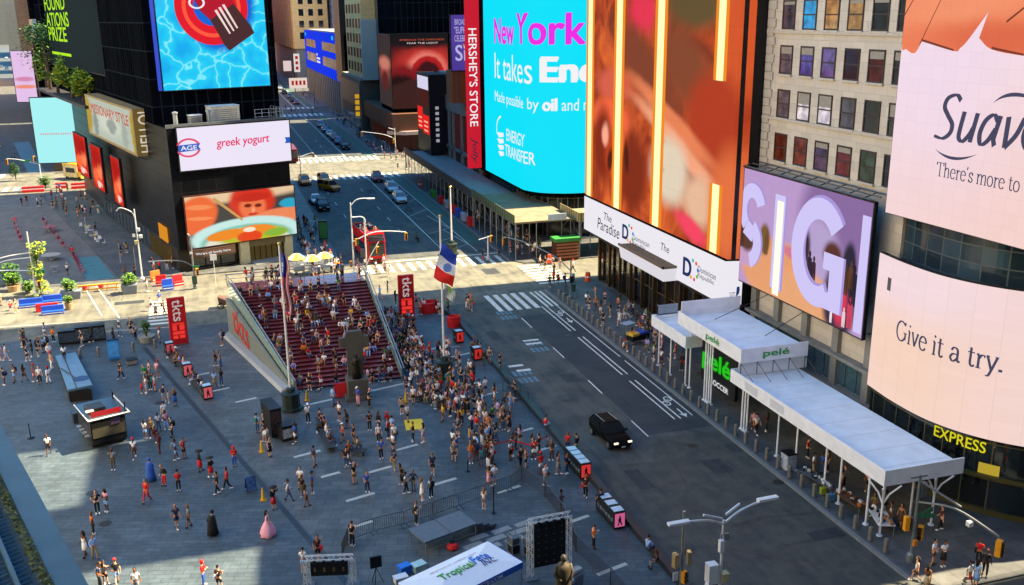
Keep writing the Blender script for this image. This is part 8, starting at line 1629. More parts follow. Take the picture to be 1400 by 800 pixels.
PEOPLE = [
(23.9,47.9,0,259,0.97,1,2,5,0,4,3,0,5,21),
(-2,53.7,0,158,0.99,15,0,1,1,0,0,0,5,44),
(3,54.2,0,164,0.98,0,0,3,1,2,0,0,5,14),
(-2.9,54.6,0,72,0.97,4,1,14,0,0,6,0,5,44),
(24,49.5,0,113,1.02,3,1,16,0,4,0,0,5,21),
(-6.7,54.9,0,358,1,0,0,5,1,0,3,0,5,44),
(21,51.2,0,86,0.98,8,0,1,0,2,0,0,5,16),
(4,55.2,0,345,1.04,1,0,1,1,0,0,0,5,14),
(37.9,40.7,0,114,1.02,15,2,13,2,1,3,0,5,22),
(37.8,41.5,0.13,242,0.97,0,2,15,1,1,3,0,5,22),
(6.3,56.3,0,136,1.04,1,0,1,0,2,0,1,5,12),
(-7.9,56.3,0,194,1.01,1,0,3,1,1,2,0,5,44),
(-8.9,56.2,0,95,1.03,2,0,1,0,0,0,0,5,44),
(40.5,40.2,0.13,26,0.96,0,0,4,1,1,2,0,5,22),
(40.8,40,0.13,95,1.03,3,0,3,2,0,3,0,5,22),
(-8.6,56.5,0,152,0.96,5,2,1,1,0,3,0,5,44),
(40.5,42.4,0.13,359,1.04,0,0,1,2,2,0,0,5,22),
(42.2,40.8,0.13,317,1.03,1,1,1,0,0,4,0,5,22),
(40.1,42.8,0.13,26,0.99,0,0,15,1,0,0,0,5,22),
(10.8,57.7,0,95,1.02,1,0,1,0,2,0,2,5,12),
(1.2,59.5,0,82,1.03,6,4,6,2,0,3,0,5,9),
(20.6,56.2,0,74,1.01,2,0,1,1,0,0,0,5,16),
(42.8,42,0.13,133,0.96,4,0,1,0,0,0,0,5,22),
(23.2,55.4,0,188,1.03,2,0,1,1,1,0,0,5,16),
(15.7,58.3,0,144,0.95,0,2,5,1,2,3,0,5,11),
(-2.3,60.6,0,171,0.99,1,5,1,2,0,6,0,5,40),
(-9.5,59.9,0,31,0.99,3,1,17,0,0,0,0,5,40),
(-10.1,60.4,0,316,1.03,0,3,0,2,0,3,0,5,40),
(11.9,60.9,0,90,1.03,0,3,0,2,0,3,0,5,12),
(23,57.7,0,151,1,1,0,1,0,0,0,0,5,16),
(-3.8,62.2,0,276,0.95,5,0,1,1,1,0,0,5,40),
(12.6,61.1,0,198,0.95,0,0,1,0,0,1,2,5,12),
(-4.6,62.3,0,25,1.02,2,0,2,1,1,4,0,5,40),
(41.2,47.2,0.13,294,0.97,15,2,15,2,0,3,0,5,23),
(4,62.6,0,77,0.95,0,2,15,1,1,3,0,5,9),
(40.8,47.7,0.13,235,0.94,0,2,5,2,0,0,0,5,23),
(1.8,62.9,0,26,1,1,1,4,2,0,5,2,5,9),
(43.4,46,0.13,239,1.03,11,0,1,0,1,0,0,5,23),
(11,62.3,0,68,0.98,0,0,1,0,0,1,1,5,12),
(40.4,48.9,0.13,300,1.01,7,0,0,1,0,3,0,5,23),
(11.6,62.5,0,152,0.97,2,0,17,1,3,0,0,5,12),
(16.9,61.3,0,306,0.96,6,3,6,2,1,3,0,5,17),
(20.9,60.3,0,21,1,0,0,5,0,1,0,0,5,15),
(2.9,63.8,0,83,0.96,0,1,16,0,1,1,0,5,9),
(17.4,61.5,0,175,0.96,0,0,3,1,0,0,0,5,17),
(41.3,48.9,0.13,220,1.04,5,0,5,0,0,0,0,5,23),
(-9.9,63.2,0,111,0.95,8,0,1,0,0,0,0,5,40),
(8.4,63.4,0,354,0.95,14,0,2,0,0,0,0,5,12),
(3.9,64.2,0,309,0.95,1,0,7,1,0,0,0,5,9),
(4.6,64.4,0,86,1.01,14,0,15,1,0,2,0,5,9),
(11,63.8,0,310,0.96,1,2,1,1,0,3,0,5,12),
(3.9,65.4,0,337,1,0,0,1,1,0,0,0,5,9),
(7.7,65,0,35,0.98,1,0,7,1,0,4,0,5,10),
(22.4,61.7,0,57,1.04,5,3,5,2,0,3,0,5,15),
(21.2,62.2,0,195,1.01,4,0,0,1,0,2,0,5,15),
(23,61.6,0,29,0.96,2,0,16,0,0,0,0,5,15),
(13.5,64.6,0,160,1.03,1,0,1,1,1,1,0,5,17),
(40.5,52.6,0.13,228,0.97,13,0,15,0,0,2,0,5,24),
(-1.9,66.5,0,275,0.99,1,1,1,0,1,0,0,5,9),
(20.4,63.4,0,56,0.97,1,2,1,1,0,0,0,5,17),
(17.7,64.3,0,125,0.96,1,0,0,0,0,3,2,1,17),
(20.1,63.6,0,200,1.01,1,0,1,0,0,0,0,5,17),
(-9.9,66.1,0,7,1.03,1,0,1,0,3,0,0,5,39),
(-9.3,66.2,0,316,1.02,6,0,3,1,2,3,0,5,39),
(41,53,0.13,176,1.03,5,0,1,0,0,0,0,5,24),
(42.3,52.1,0.13,305,0.95,6,0,1,1,0,0,0,5,23),
(-1.2,67,0,280,0.99,4,1,1,0,1,0,0,5,9),
(-6.7,66.8,0,329,1.03,4,1,4,0,1,0,0,5,40),
(17.3,64.8,0,170,0.92,1,0,16,1,0,1,0,1,17),
(10.9,66.2,0,145,0.97,2,0,17,0,0,0,0,5,10),
(18.1,64.6,0,239,0.94,0,0,15,0,2,0,0,1,17),
(16.7,65.5,0,349,1.03,8,1,5,0,2,0,0,5,17),
(18.3,65.2,0,290,1.01,5,1,16,0,0,0,0,1,17),
(22.7,64,0,181,1.03,15,1,15,0,0,3,0,5,15),
(15.5,66.2,0,0,1.02,5,0,15,1,1,0,0,5,17),
(19.7,65.1,0,34,0.95,0,0,1,1,2,0,0,1,17),
(17.2,65.8,0,192,0.98,1,0,15,0,0,1,0,1,17),
(-4.6,67.9,0,180,0.96,4,1,1,0,2,2,0,5,9),
(7.5,67.8,0,152,0.99,1,0,16,0,0,0,0,5,10),
(21.5,64.7,0,349,1,4,0,0,1,0,0,0,5,17),
(40.2,55.6,0.13,39,1,0,0,13,0,0,0,0,5,24),
(7.8,68.2,0,262,1.01,15,2,0,1,0,3,0,5,10),
(40.8,55.4,0.13,98,1,14,1,16,0,0,0,0,5,24),
(20,65.8,0,59,1.02,13,1,1,1,0,3,0,1,17),
(5.2,68.7,0,122,1,2,0,5,1,1,0,0,5,10),
(22.1,65.3,0,214,1.01,15,1,15,0,0,0,0,5,17),
(24.9,64.4,0,214,1,1,1,10,0,0,0,0,5,15),
(18.3,66.6,0,122,0.96,1,0,1,1,3,0,3,1,17),
(10.3,68.4,0,170,1.02,14,0,1,0,0,0,0,5,10),
(21.7,65.7,0,85,0.95,15,2,15,0,0,3,0,5,17),
(16,67.3,0,239,0.97,14,0,1,0,0,0,0,5,17),
(41.4,55.6,0.13,258,0.96,11,0,1,0,0,3,0,5,24),
(-5.6,69.1,0,315,0.97,1,1,4,0,0,9,0,5,9),
(17.6,67.1,0,263,0.93,3,1,16,0,3,0,0,1,17),
(-2.3,69.3,0,219,0.96,1,1,4,2,1,5,0,5,9),
(18.8,66.9,0,85,0.94,1,0,1,1,0,3,2,1,17),
(24.4,65.1,0,321,0.96,4,0,2,1,0,0,0,5,15),
(17.6,67.8,0,161,0.92,0,2,1,1,0,0,0,1,17),
(20.7,66.9,0,58,0.99,15,0,1,0,2,1,0,1,17),
(8,69.8,0,150,0.99,4,0,16,1,4,3,0,4,10),
(16,68.5,0,131,0.95,0,0,1,1,0,0,0,5,17),
(11.4,69.4,0,291,0.96,0,0,1,1,2,0,0,5,10),
(-6.6,70.2,0,163,1.04,14,5,14,2,0,6,0,5,39),
(-3.1,70.6,0,107,1,1,1,4,2,0,5,1,5,9),
(-0.6,70.7,0,0,0.97,4,1,14,0,2,6,0,5,9),
(18.8,68.2,0,215,1.01,3,1,1,1,2,0,0,1,17),
(8.7,70.2,0,150,1.01,7,0,16,0,4,0,0,4,10),
(17.4,68.6,0,69,0.95,9,0,16,1,0,0,0,1,17),
(21.3,67.6,0,183,0.98,12,2,15,1,0,3,0,1,17),
(18.4,68.6,0,110,0.94,1,0,0,0,2,0,1,1,17),
(41.3,58.1,0.13,48,0.95,4,0,1,0,0,0,0,5,24),
(18.5,69.1,0,5,0.96,2,2,15,1,0,3,0,1,17),
(19.6,68.8,0,109,0.94,1,0,16,0,0,3,1,1,17),
(2.1,71.6,0,44,0.96,1,3,1,2,0,3,0,5,8),
(14,70.3,0,218,0.99,0,2,12,1,0,3,0,5,7),
(19.2,69.2,0,297,0.99,0,2,1,2,0,3,0,1,17),
(11.8,71,0,353,0.99,0,0,16,0,0,0,0,5,7),
(13.3,70.8,0,262,0.97,1,1,1,0,0,0,2,5,7),
(10.6,71.4,0,348,0.97,0,0,1,0,0,1,0,5,10),
(6.8,72,0,90,0.99,1,0,16,0,4,3,0,4,10),
(16.9,70.5,0,354,0.98,2,0,16,1,3,1,0,1,7),
(8.7,72,0,286,0.96,1,0,1,1,0,0,2,5,10),
(7.9,72.5,0,283,0.95,4,2,1,1,0,2,0,5,10),
(11.5,72,0,231,0.98,4,0,16,0,0,0,0,5,7),
(18.5,70.6,0,137,0.98,4,1,16,0,0,0,0,1,17),
(17.1,71.1,0,72,0.94,0,1,5,1,3,0,0,1,7),
(19.4,70.5,0,343,0.99,8,0,2,1,3,3,0,1,17),
(6.7,73,0,90,0.98,3,0,16,0,4,0,0,4,10),
(21.2,70.2,0,194,1.01,1,3,1,2,0,3,0,5,17),
(11.9,72.5,0,139,1,3,0,16,0,0,0,0,5,7),
(-4.9,73.3,0,96,1,3,0,3,1,0,1,0,5,8),
(-4.3,73.4,0,40,0.98,4,0,1,1,0,1,0,5,8),
(20.8,70.6,0,151,0.97,1,0,16,0,0,0,2,1,17),
(-9.4,73,0,350,1.03,5,0,7,1,3,0,0,5,39),
(18.3,71.3,0,235,1,0,1,1,0,2,3,0,1,7),
(24.1,69.6,0,111,0.98,4,0,3,1,4,0,0,5,17),
(4.2,73.5,0,292,1.03,14,0,0,1,0,3,0,5,8),
(17.3,71.9,0,336,1.02,1,1,16,1,0,1,0,1,7),
(18.8,71.6,0,313,1.02,0,2,5,1,2,3,0,1,7),
(19.5,71.6,0,141,1,0,0,16,1,2,3,1,1,17),
(20.8,71.3,0,356,0.95,0,2,7,2,3,3,0,1,17),
(6.7,74,0,90,1,0,1,16,0,4,0,0,4,10),
(11,73.6,0,118,1.03,1,1,1,0,0,3,1,5,7),
(39.9,63.1,0.13,1,1.02,0,0,1,0,1,2,0,5,25),
(1.9,74.6,0,311,1.04,1,0,0,1,0,0,0,5,8),
(11.7,73.7,0,9,0.96,4,0,0,0,0,2,0,5,7),
(10.3,74.1,0,166,0.97,1,0,1,0,3,0,0,5,7),
(17.8,72.7,0,180,0.97,9,0,1,0,2,3,0,1,7),
(21,71.8,0,33,1.03,13,1,16,1,0,0,0,1,17),
(20.3,72.1,0,180,0.99,10,0,1,1,0,0,0,1,17),
(-8,74.6,0,4,1.01,0,0,15,1,1,2,0,5,0),
(19.8,72.4,0,262,1.03,7,0,16,1,0,0,2,1,7),
(-6.1,75,0,245,0.99,11,1,11,0,0,0,0,5,0),
(6.6,75,0,270,1.02,1,0,1,0,4,0,0,4,10),
(41,63.3,0.13,229,0.97,11,0,1,0,0,3,0,5,25),
(40.1,63.9,0.13,152,0.97,6,0,15,0,0,0,0,5,25),
(8.6,75.1,0,292,0.97,1,0,1,1,0,0,1,5,10),
(21.5,72.7,0,87,1.02,5,1,2,0,0,1,0,1,18),
(16.5,74,0,285,0.92,9,0,15,1,0,3,0,1,7),
(13.6,74.8,0,39,0.98,0,0,1,1,0,0,1,5,7),
(21.1,73.2,0,122,0.94,12,1,16,1,0,2,0,1,18),
(6.6,76,0,90,0.96,6,0,7,0,4,0,0,4,8),
(1.4,76.5,0,146,1,0,0,16,0,0,1,0,5,8),
(19.7,74,0,134,1.01,0,0,0,2,0,3,0,1,7),
(17.3,74.8,0,50,0.96,12,0,1,0,0,0,0,1,7),
(18.9,74.8,0,33,1.01,1,0,1,2,2,3,2,1,7),
(2,77.1,0,56,1.03,1,2,1,0,0,3,0,5,8),
(8.2,76.8,0,289,1.03,0,0,1,1,0,0,0,5,6),
(6.5,77,0,90,0.99,11,0,2,0,4,0,0,4,8),
(22.5,74.2,0,1,1.03,3,2,3,1,1,0,0,5,18),
(22,74.3,0,92,1.01,1,0,17,0,0,0,0,5,18),
(18.1,75.4,0,168,0.98,0,0,2,0,0,0,0,1,7),
(5.6,77.3,0,9,1.01,0,0,1,0,0,2,0,5,8),
(18.8,75.3,0,307,0.97,1,1,1,0,4,3,0,4,7),
(13.5,76.7,0,347,0.97,13,0,1,1,0,3,0,5,7),
(-6.6,77.6,0,23,0.98,11,0,11,0,4,0,0,5,0),
(20.3,75.2,0,84,1.03,3,0,15,0,0,0,0,1,18),
(18.7,75.7,0,315,0.99,0,0,0,1,0,2,0,1,7),
(-5.3,77.9,0,285,0.98,1,0,1,0,0,1,0,5,0),
(18.2,76,0,312,0.98,4,0,16,1,4,0,0,4,7),
(17.5,76.3,0,127,0.93,15,0,5,1,3,3,0,1,7),
(19.7,75.8,0,123,1.01,1,0,1,1,2,3,1,1,18),
(16.5,76.8,0,296,0.96,0,0,5,0,3,1,0,1,7),
(21.5,75.6,0,81,0.96,0,0,7,1,3,0,0,1,18),
(-7.4,78.3,0,144,0.96,0,0,3,1,2,3,0,5,0),
(-6.9,78.4,0,359,0.99,7,0,1,0,1,0,0,5,0),
(17.7,76.7,0,301,0.94,5,0,16,1,4,0,0,4,7),
(-14.5,77.5,0,359,0.99,0,0,1,1,1,0,0,5,0),
(17.5,77.1,0,104,0.97,6,0,1,0,2,3,0,1,7),
(17.2,77.3,0,315,1.03,0,0,7,1,4,2,0,4,7),
(20.6,76.8,0,87,0.94,7,1,1,0,0,1,0,1,18),
(11,78.9,0,80,1.02,1,0,1,0,0,7,0,5,6),
(18.2,77.6,0,165,0.94,0,0,16,2,0,3,0,1,7),
(-6.4,79.5,0,33,0.94,0,0,16,0,0,0,0,5,0),
(16.7,78,0,326,0.95,1,2,1,0,4,3,0,4,7),
(-5.8,79.6,0,39,1,6,0,3,0,1,0,0,5,0),
(19.5,77.5,0,6,1.01,11,1,16,2,3,3,0,1,18),
(21.9,77,0,166,0.94,1,2,1,1,0,3,2,1,18),
(14.9,78.6,0,349,0.96,0,0,1,1,0,0,2,5,7),
(16.7,78.3,0,289,0.98,1,0,3,1,0,3,0,1,7),
(16.2,78.6,0,322,0.99,1,0,17,0,4,0,0,4,7),
(10.2,79.7,0,314,1.03,14,1,6,0,2,2,0,5,6),
(19.4,78.1,0,14,1,13,0,0,0,0,3,0,1,18),
(23.8,76.9,0,267,1.01,1,0,1,0,2,0,0,5,18),
(16.3,78.9,0,226,0.94,6,0,3,1,0,0,0,1,7),
(20.2,78,0,123,1.01,5,2,16,1,2,3,0,1,18),
(20.8,77.9,0,284,1.03,0,0,1,0,2,2,2,1,18),
(8.1,80.4,0,120,1.03,3,1,16,0,0,0,0,5,6),
(18.8,78.6,0,278,0.99,8,0,1,1,0,2,0,1,18),
(15.7,79.2,0,317,0.96,0,2,1,0,4,0,0,4,7),
(15.7,79.3,0,23,1.01,15,1,1,1,0,0,0,1,6),
(17.2,79.1,0,355,1,0,0,1,1,2,1,0,1,7),
(18.6,79.1,0,303,0.99,4,1,1,1,0,0,0,1,18),
(15.2,79.9,0,297,0.96,1,0,15,1,4,3,0,4,6),
(19.2,79,0,336,0.92,5,0,17,1,0,0,0,1,18),
(21.5,78.6,0,196,0.96,0,0,16,1,0,0,2,1,18),
(16.1,79.9,0,339,0.95,2,0,1,0,0,2,0,1,6),
(17.6,79.7,0,29,1,4,1,16,1,3,3,0,1,18),
(18.3,79.6,0,215,1.01,5,0,1,1,3,3,1,1,18),
(-6,81.5,0,210,1.03,0,0,5,1,0,2,0,5,0),
(16.8,80.1,0,174,1.02,5,1,16,1,0,0,0,1,6),
(19.9,79.6,0,54,0.97,11,1,17,1,0,2,0,1,18),
(14.8,81.2,0,338,0.95,1,0,1,1,0,0,0,5,6),
(18,80.8,0,241,1.02,10,2,1,1,0,3,0,1,18),
(20.8,80.6,0,293,1.02,4,1,2,0,2,0,0,1,18),
(18.7,81.2,0,117,1,10,0,16,0,3,1,0,1,18),
(17.6,81.5,0,115,1.03,1,2,17,1,2,3,0,1,6),
(17.3,82.2,0,323,0.97,1,1,16,1,0,0,0,1,6),
(15.6,82.6,0,214,0.97,0,0,1,0,0,0,1,1,6),
(19.4,82,0,67,0.94,3,0,1,0,3,0,2,1,18),
(20.1,81.9,0,339,0.97,1,0,1,0,3,3,0,1,18),
(20.7,81.8,0,318,0.97,7,1,16,1,0,1,0,1,18),
(16.2,83.1,0,105,0.95,0,1,16,1,3,0,1,1,6),
(17.1,83,0,173,1.02,3,0,16,1,0,3,0,1,6),
(-5.2,84.7,0,202,0.97,1,2,14,2,0,3,0,5,3),
(6.5,84.8,0,352,1,1,0,1,1,0,3,0,0,5),
(7.5,84.8,0,279,0.95,4,0,1,1,0,0,0,0,6),
(19.3,83,0,108,0.93,1,0,7,1,2,0,0,1,18),
(21.5,82.5,0,49,0.99,1,1,1,1,3,3,0,1,18),
(18.4,83.5,0,122,0.94,3,2,16,2,0,3,0,1,43),
(11.9,84.8,0,104,0.93,12,0,16,1,0,3,0,0,6),
(17.2,83.9,0,41,1,12,0,0,1,0,2,0,1,6),
(17.8,83.9,0,314,0.93,13,0,0,0,3,1,0,1,43),
(13,84.8,0,18,0.93,13,0,16,0,0,1,0,0,6),
(16.5,84.2,0,195,1.03,1,0,7,1,0,1,0,1,6),
(13.4,84.8,0,78,0.98,4,2,16,2,0,3,0,0,6),
(-5.8,85.7,0,89,0.66,9,0,17,1,0,8,0,5,3),
(14,84.8,0,16,0.97,0,1,1,2,0,3,0,0,6),
(9,85.6,0.18,12,1,1,0,16,0,5,0,0,0,6),
(18.6,84.1,0,105,0.95,11,0,16,0,3,3,0,1,43),
(19.6,83.9,0,322,1.03,1,2,1,1,0,3,1,1,43),
(21.4,83.6,0,324,0.99,0,0,1,0,0,3,3,1,43),
(-6.2,86,0,165,0.97,15,2,3,1,0,1,0,5,3),
(11.6,85.6,0.18,5,0.99,1,0,1,1,5,3,0,0,6),
(5.9,86.3,0.36,326,1,5,0,16,0,5,3,1,0,5),
(12.4,85.6,0.18,353,1.03,1,1,17,1,5,0,0,0,6),
(9.2,86.1,0.36,233,0.96,13,0,1,0,0,0,0,0,6),
(19.7,84.4,0,29,1.03,1,1,7,0,0,3,0,1,43),
(16.6,85.2,0,334,0.96,15,0,7,1,2,0,0,1,43),
(17.8,85.2,0,37,0.99,3,0,1,0,2,0,1,1,43),
(10.9,87,0.54,0,0.93,1,1,7,1,5,0,0,0,6),
(7.7,87.5,0.73,307,0.93,5,0,15,1,0,0,0,0,6),
(20.8,85.1,0,195,0.93,0,2,17,1,0,3,0,1,43),
(16,86.2,0,0,1.03,1,0,1,2,3,0,1,1,43),
(19.4,85.5,0,245,1.03,3,2,7,2,0,0,0,1,43),
(-3,87.7,0,90,1,0,0,2,0,4,4,0,4,3),
(13.8,86.8,0.54,51,1,0,0,1,2,0,3,0,0,6),
(24.6,84.4,0,46,0.98,1,0,1,1,0,0,0,5,43),
(17.8,86.2,0,184,0.99,2,0,1,0,3,0,0,2,43),
(17.3,86.3,0,47,0.97,1,0,1,1,0,1,0,1,43),
(-1.8,88.1,0,356,1,3,0,17,1,1,0,0,5,3),
(16.5,86.5,0,330,0.99,0,1,0,2,0,3,0,1,43),
(40.9,78.2,0.13,300,1,1,1,1,0,0,0,0,5,26),
(5.4,88.4,0.91,1,0.96,12,1,7,1,5,0,0,0,5),
(18.8,86.2,0,278,0.92,7,0,16,1,2,3,1,1,43),
(39.9,78.9,0.13,27,1.03,1,0,1,0,0,0,0,5,26),
(20.9,85.9,0,86,0.97,2,0,5,1,0,4,0,1,43),
(15.9,86.9,0,43,1,10,0,16,1,0,1,0,2,43),
(-1.2,88.5,0,201,1.01,1,2,16,0,0,3,0,5,3),
(18.4,86.6,0,62,1.04,1,0,1,0,0,2,0,2,43),
(17.8,86.8,0,143,1.01,16,0,0,0,0,3,0,1,43),
(10.2,88.4,0.91,351,0.95,6,1,16,0,5,3,0,0,6),
(19.6,86.4,0,343,0.94,13,2,1,1,0,3,0,1,43),
(10.7,88.4,0.91,24,1.03,11,0,1,0,5,0,0,0,6),
(12.2,88.2,0.91,253,0.96,3,0,16,1,0,0,0,0,6),
(-3.3,88.8,0,90,0.92,1,1,2,1,4,4,0,4,3),
(11.9,88.4,0.91,36,0.93,16,0,2,0,5,0,0,0,6),
(17.4,87.1,0,287,1.01,0,0,3,2,2,3,0,1,43),
(16.6,87.4,0,230,1.03,13,0,1,0,2,0,0,2,43),
(16,87.6,0,125,1.02,13,0,1,2,0,3,0,1,43),
(23.4,85.9,0,145,0.97,1,0,7,0,0,0,0,5,43),
(20.8,86.6,0,55,0.97,5,0,1,1,3,4,2,1,43),
(8.4,89.1,1.09,342,1.02,0,0,1,1,5,3,0,0,6),
(14.5,88.2,0.91,57,0.96,3,0,15,1,0,0,0,0,6),
(-7.8,88.8,0,279,0.96,0,0,3,1,0,0,0,5,3),
(9.5,89.1,1.09,340,1.03,1,0,17,0,5,0,0,0,6),
(-8.2,88.9,0,303,0.66,4,0,1,1,0,8,0,5,3),
(17.1,87.7,0,108,0.93,6,1,7,0,0,0,0,1,43),
(-7.1,89.1,0,96,0.96,0,0,4,1,0,1,0,5,3),
(11.3,89.1,1.09,35,1.04,5,0,16,0,5,3,2,0,6),
(39.6,80.3,0.13,154,0.94,3,0,1,1,0,0,0,5,27),
(17.9,87.7,0,348,1,12,0,5,1,3,2,0,1,43),
(24.1,86.3,0,339,1.01,15,2,5,1,1,0,0,5,43),
(20.1,87.5,0,135,0.93,0,1,16,1,3,0,2,1,43),
(17.4,88.1,0,25,0.98,2,1,16,0,0,0,0,2,43),
(9.4,89.8,1.27,19,0.97,1,1,16,1,5,0,0,0,6),
(14.3,89.1,1.09,358,0.94,10,0,16,1,5,0,0,0,43),
(16.2,88.4,0,344,1.01,0,1,15,1,0,0,0,1,43),
(-3.6,89.9,0,270,0.93,14,0,3,0,4,0,0,4,3),
(-7.5,89.6,0,12,0.97,1,0,1,0,0,1,0,5,3),
(5.3,90.5,1.45,12,0.96,5,0,0,1,5,0,0,0,3),
(12.6,89.8,1.27,325,0.96,9,0,16,1,5,3,0,0,6),
(8.4,90.3,1.45,206,1.01,6,0,16,1,0,0,0,0,6),
(8.4,90.3,1.45,165,1,15,0,16,0,0,0,0,0,6),
(7,90.5,1.45,26,0.92,4,0,16,0,5,3,0,0,6),
(12.8,89.8,1.27,348,1.03,12,0,3,0,5,0,0,0,6),
(16.8,88.9,0,74,1,8,0,1,0,0,0,0,2,43),
(15.9,89,0,153,0.97,4,1,5,1,0,3,0,2,43),
]
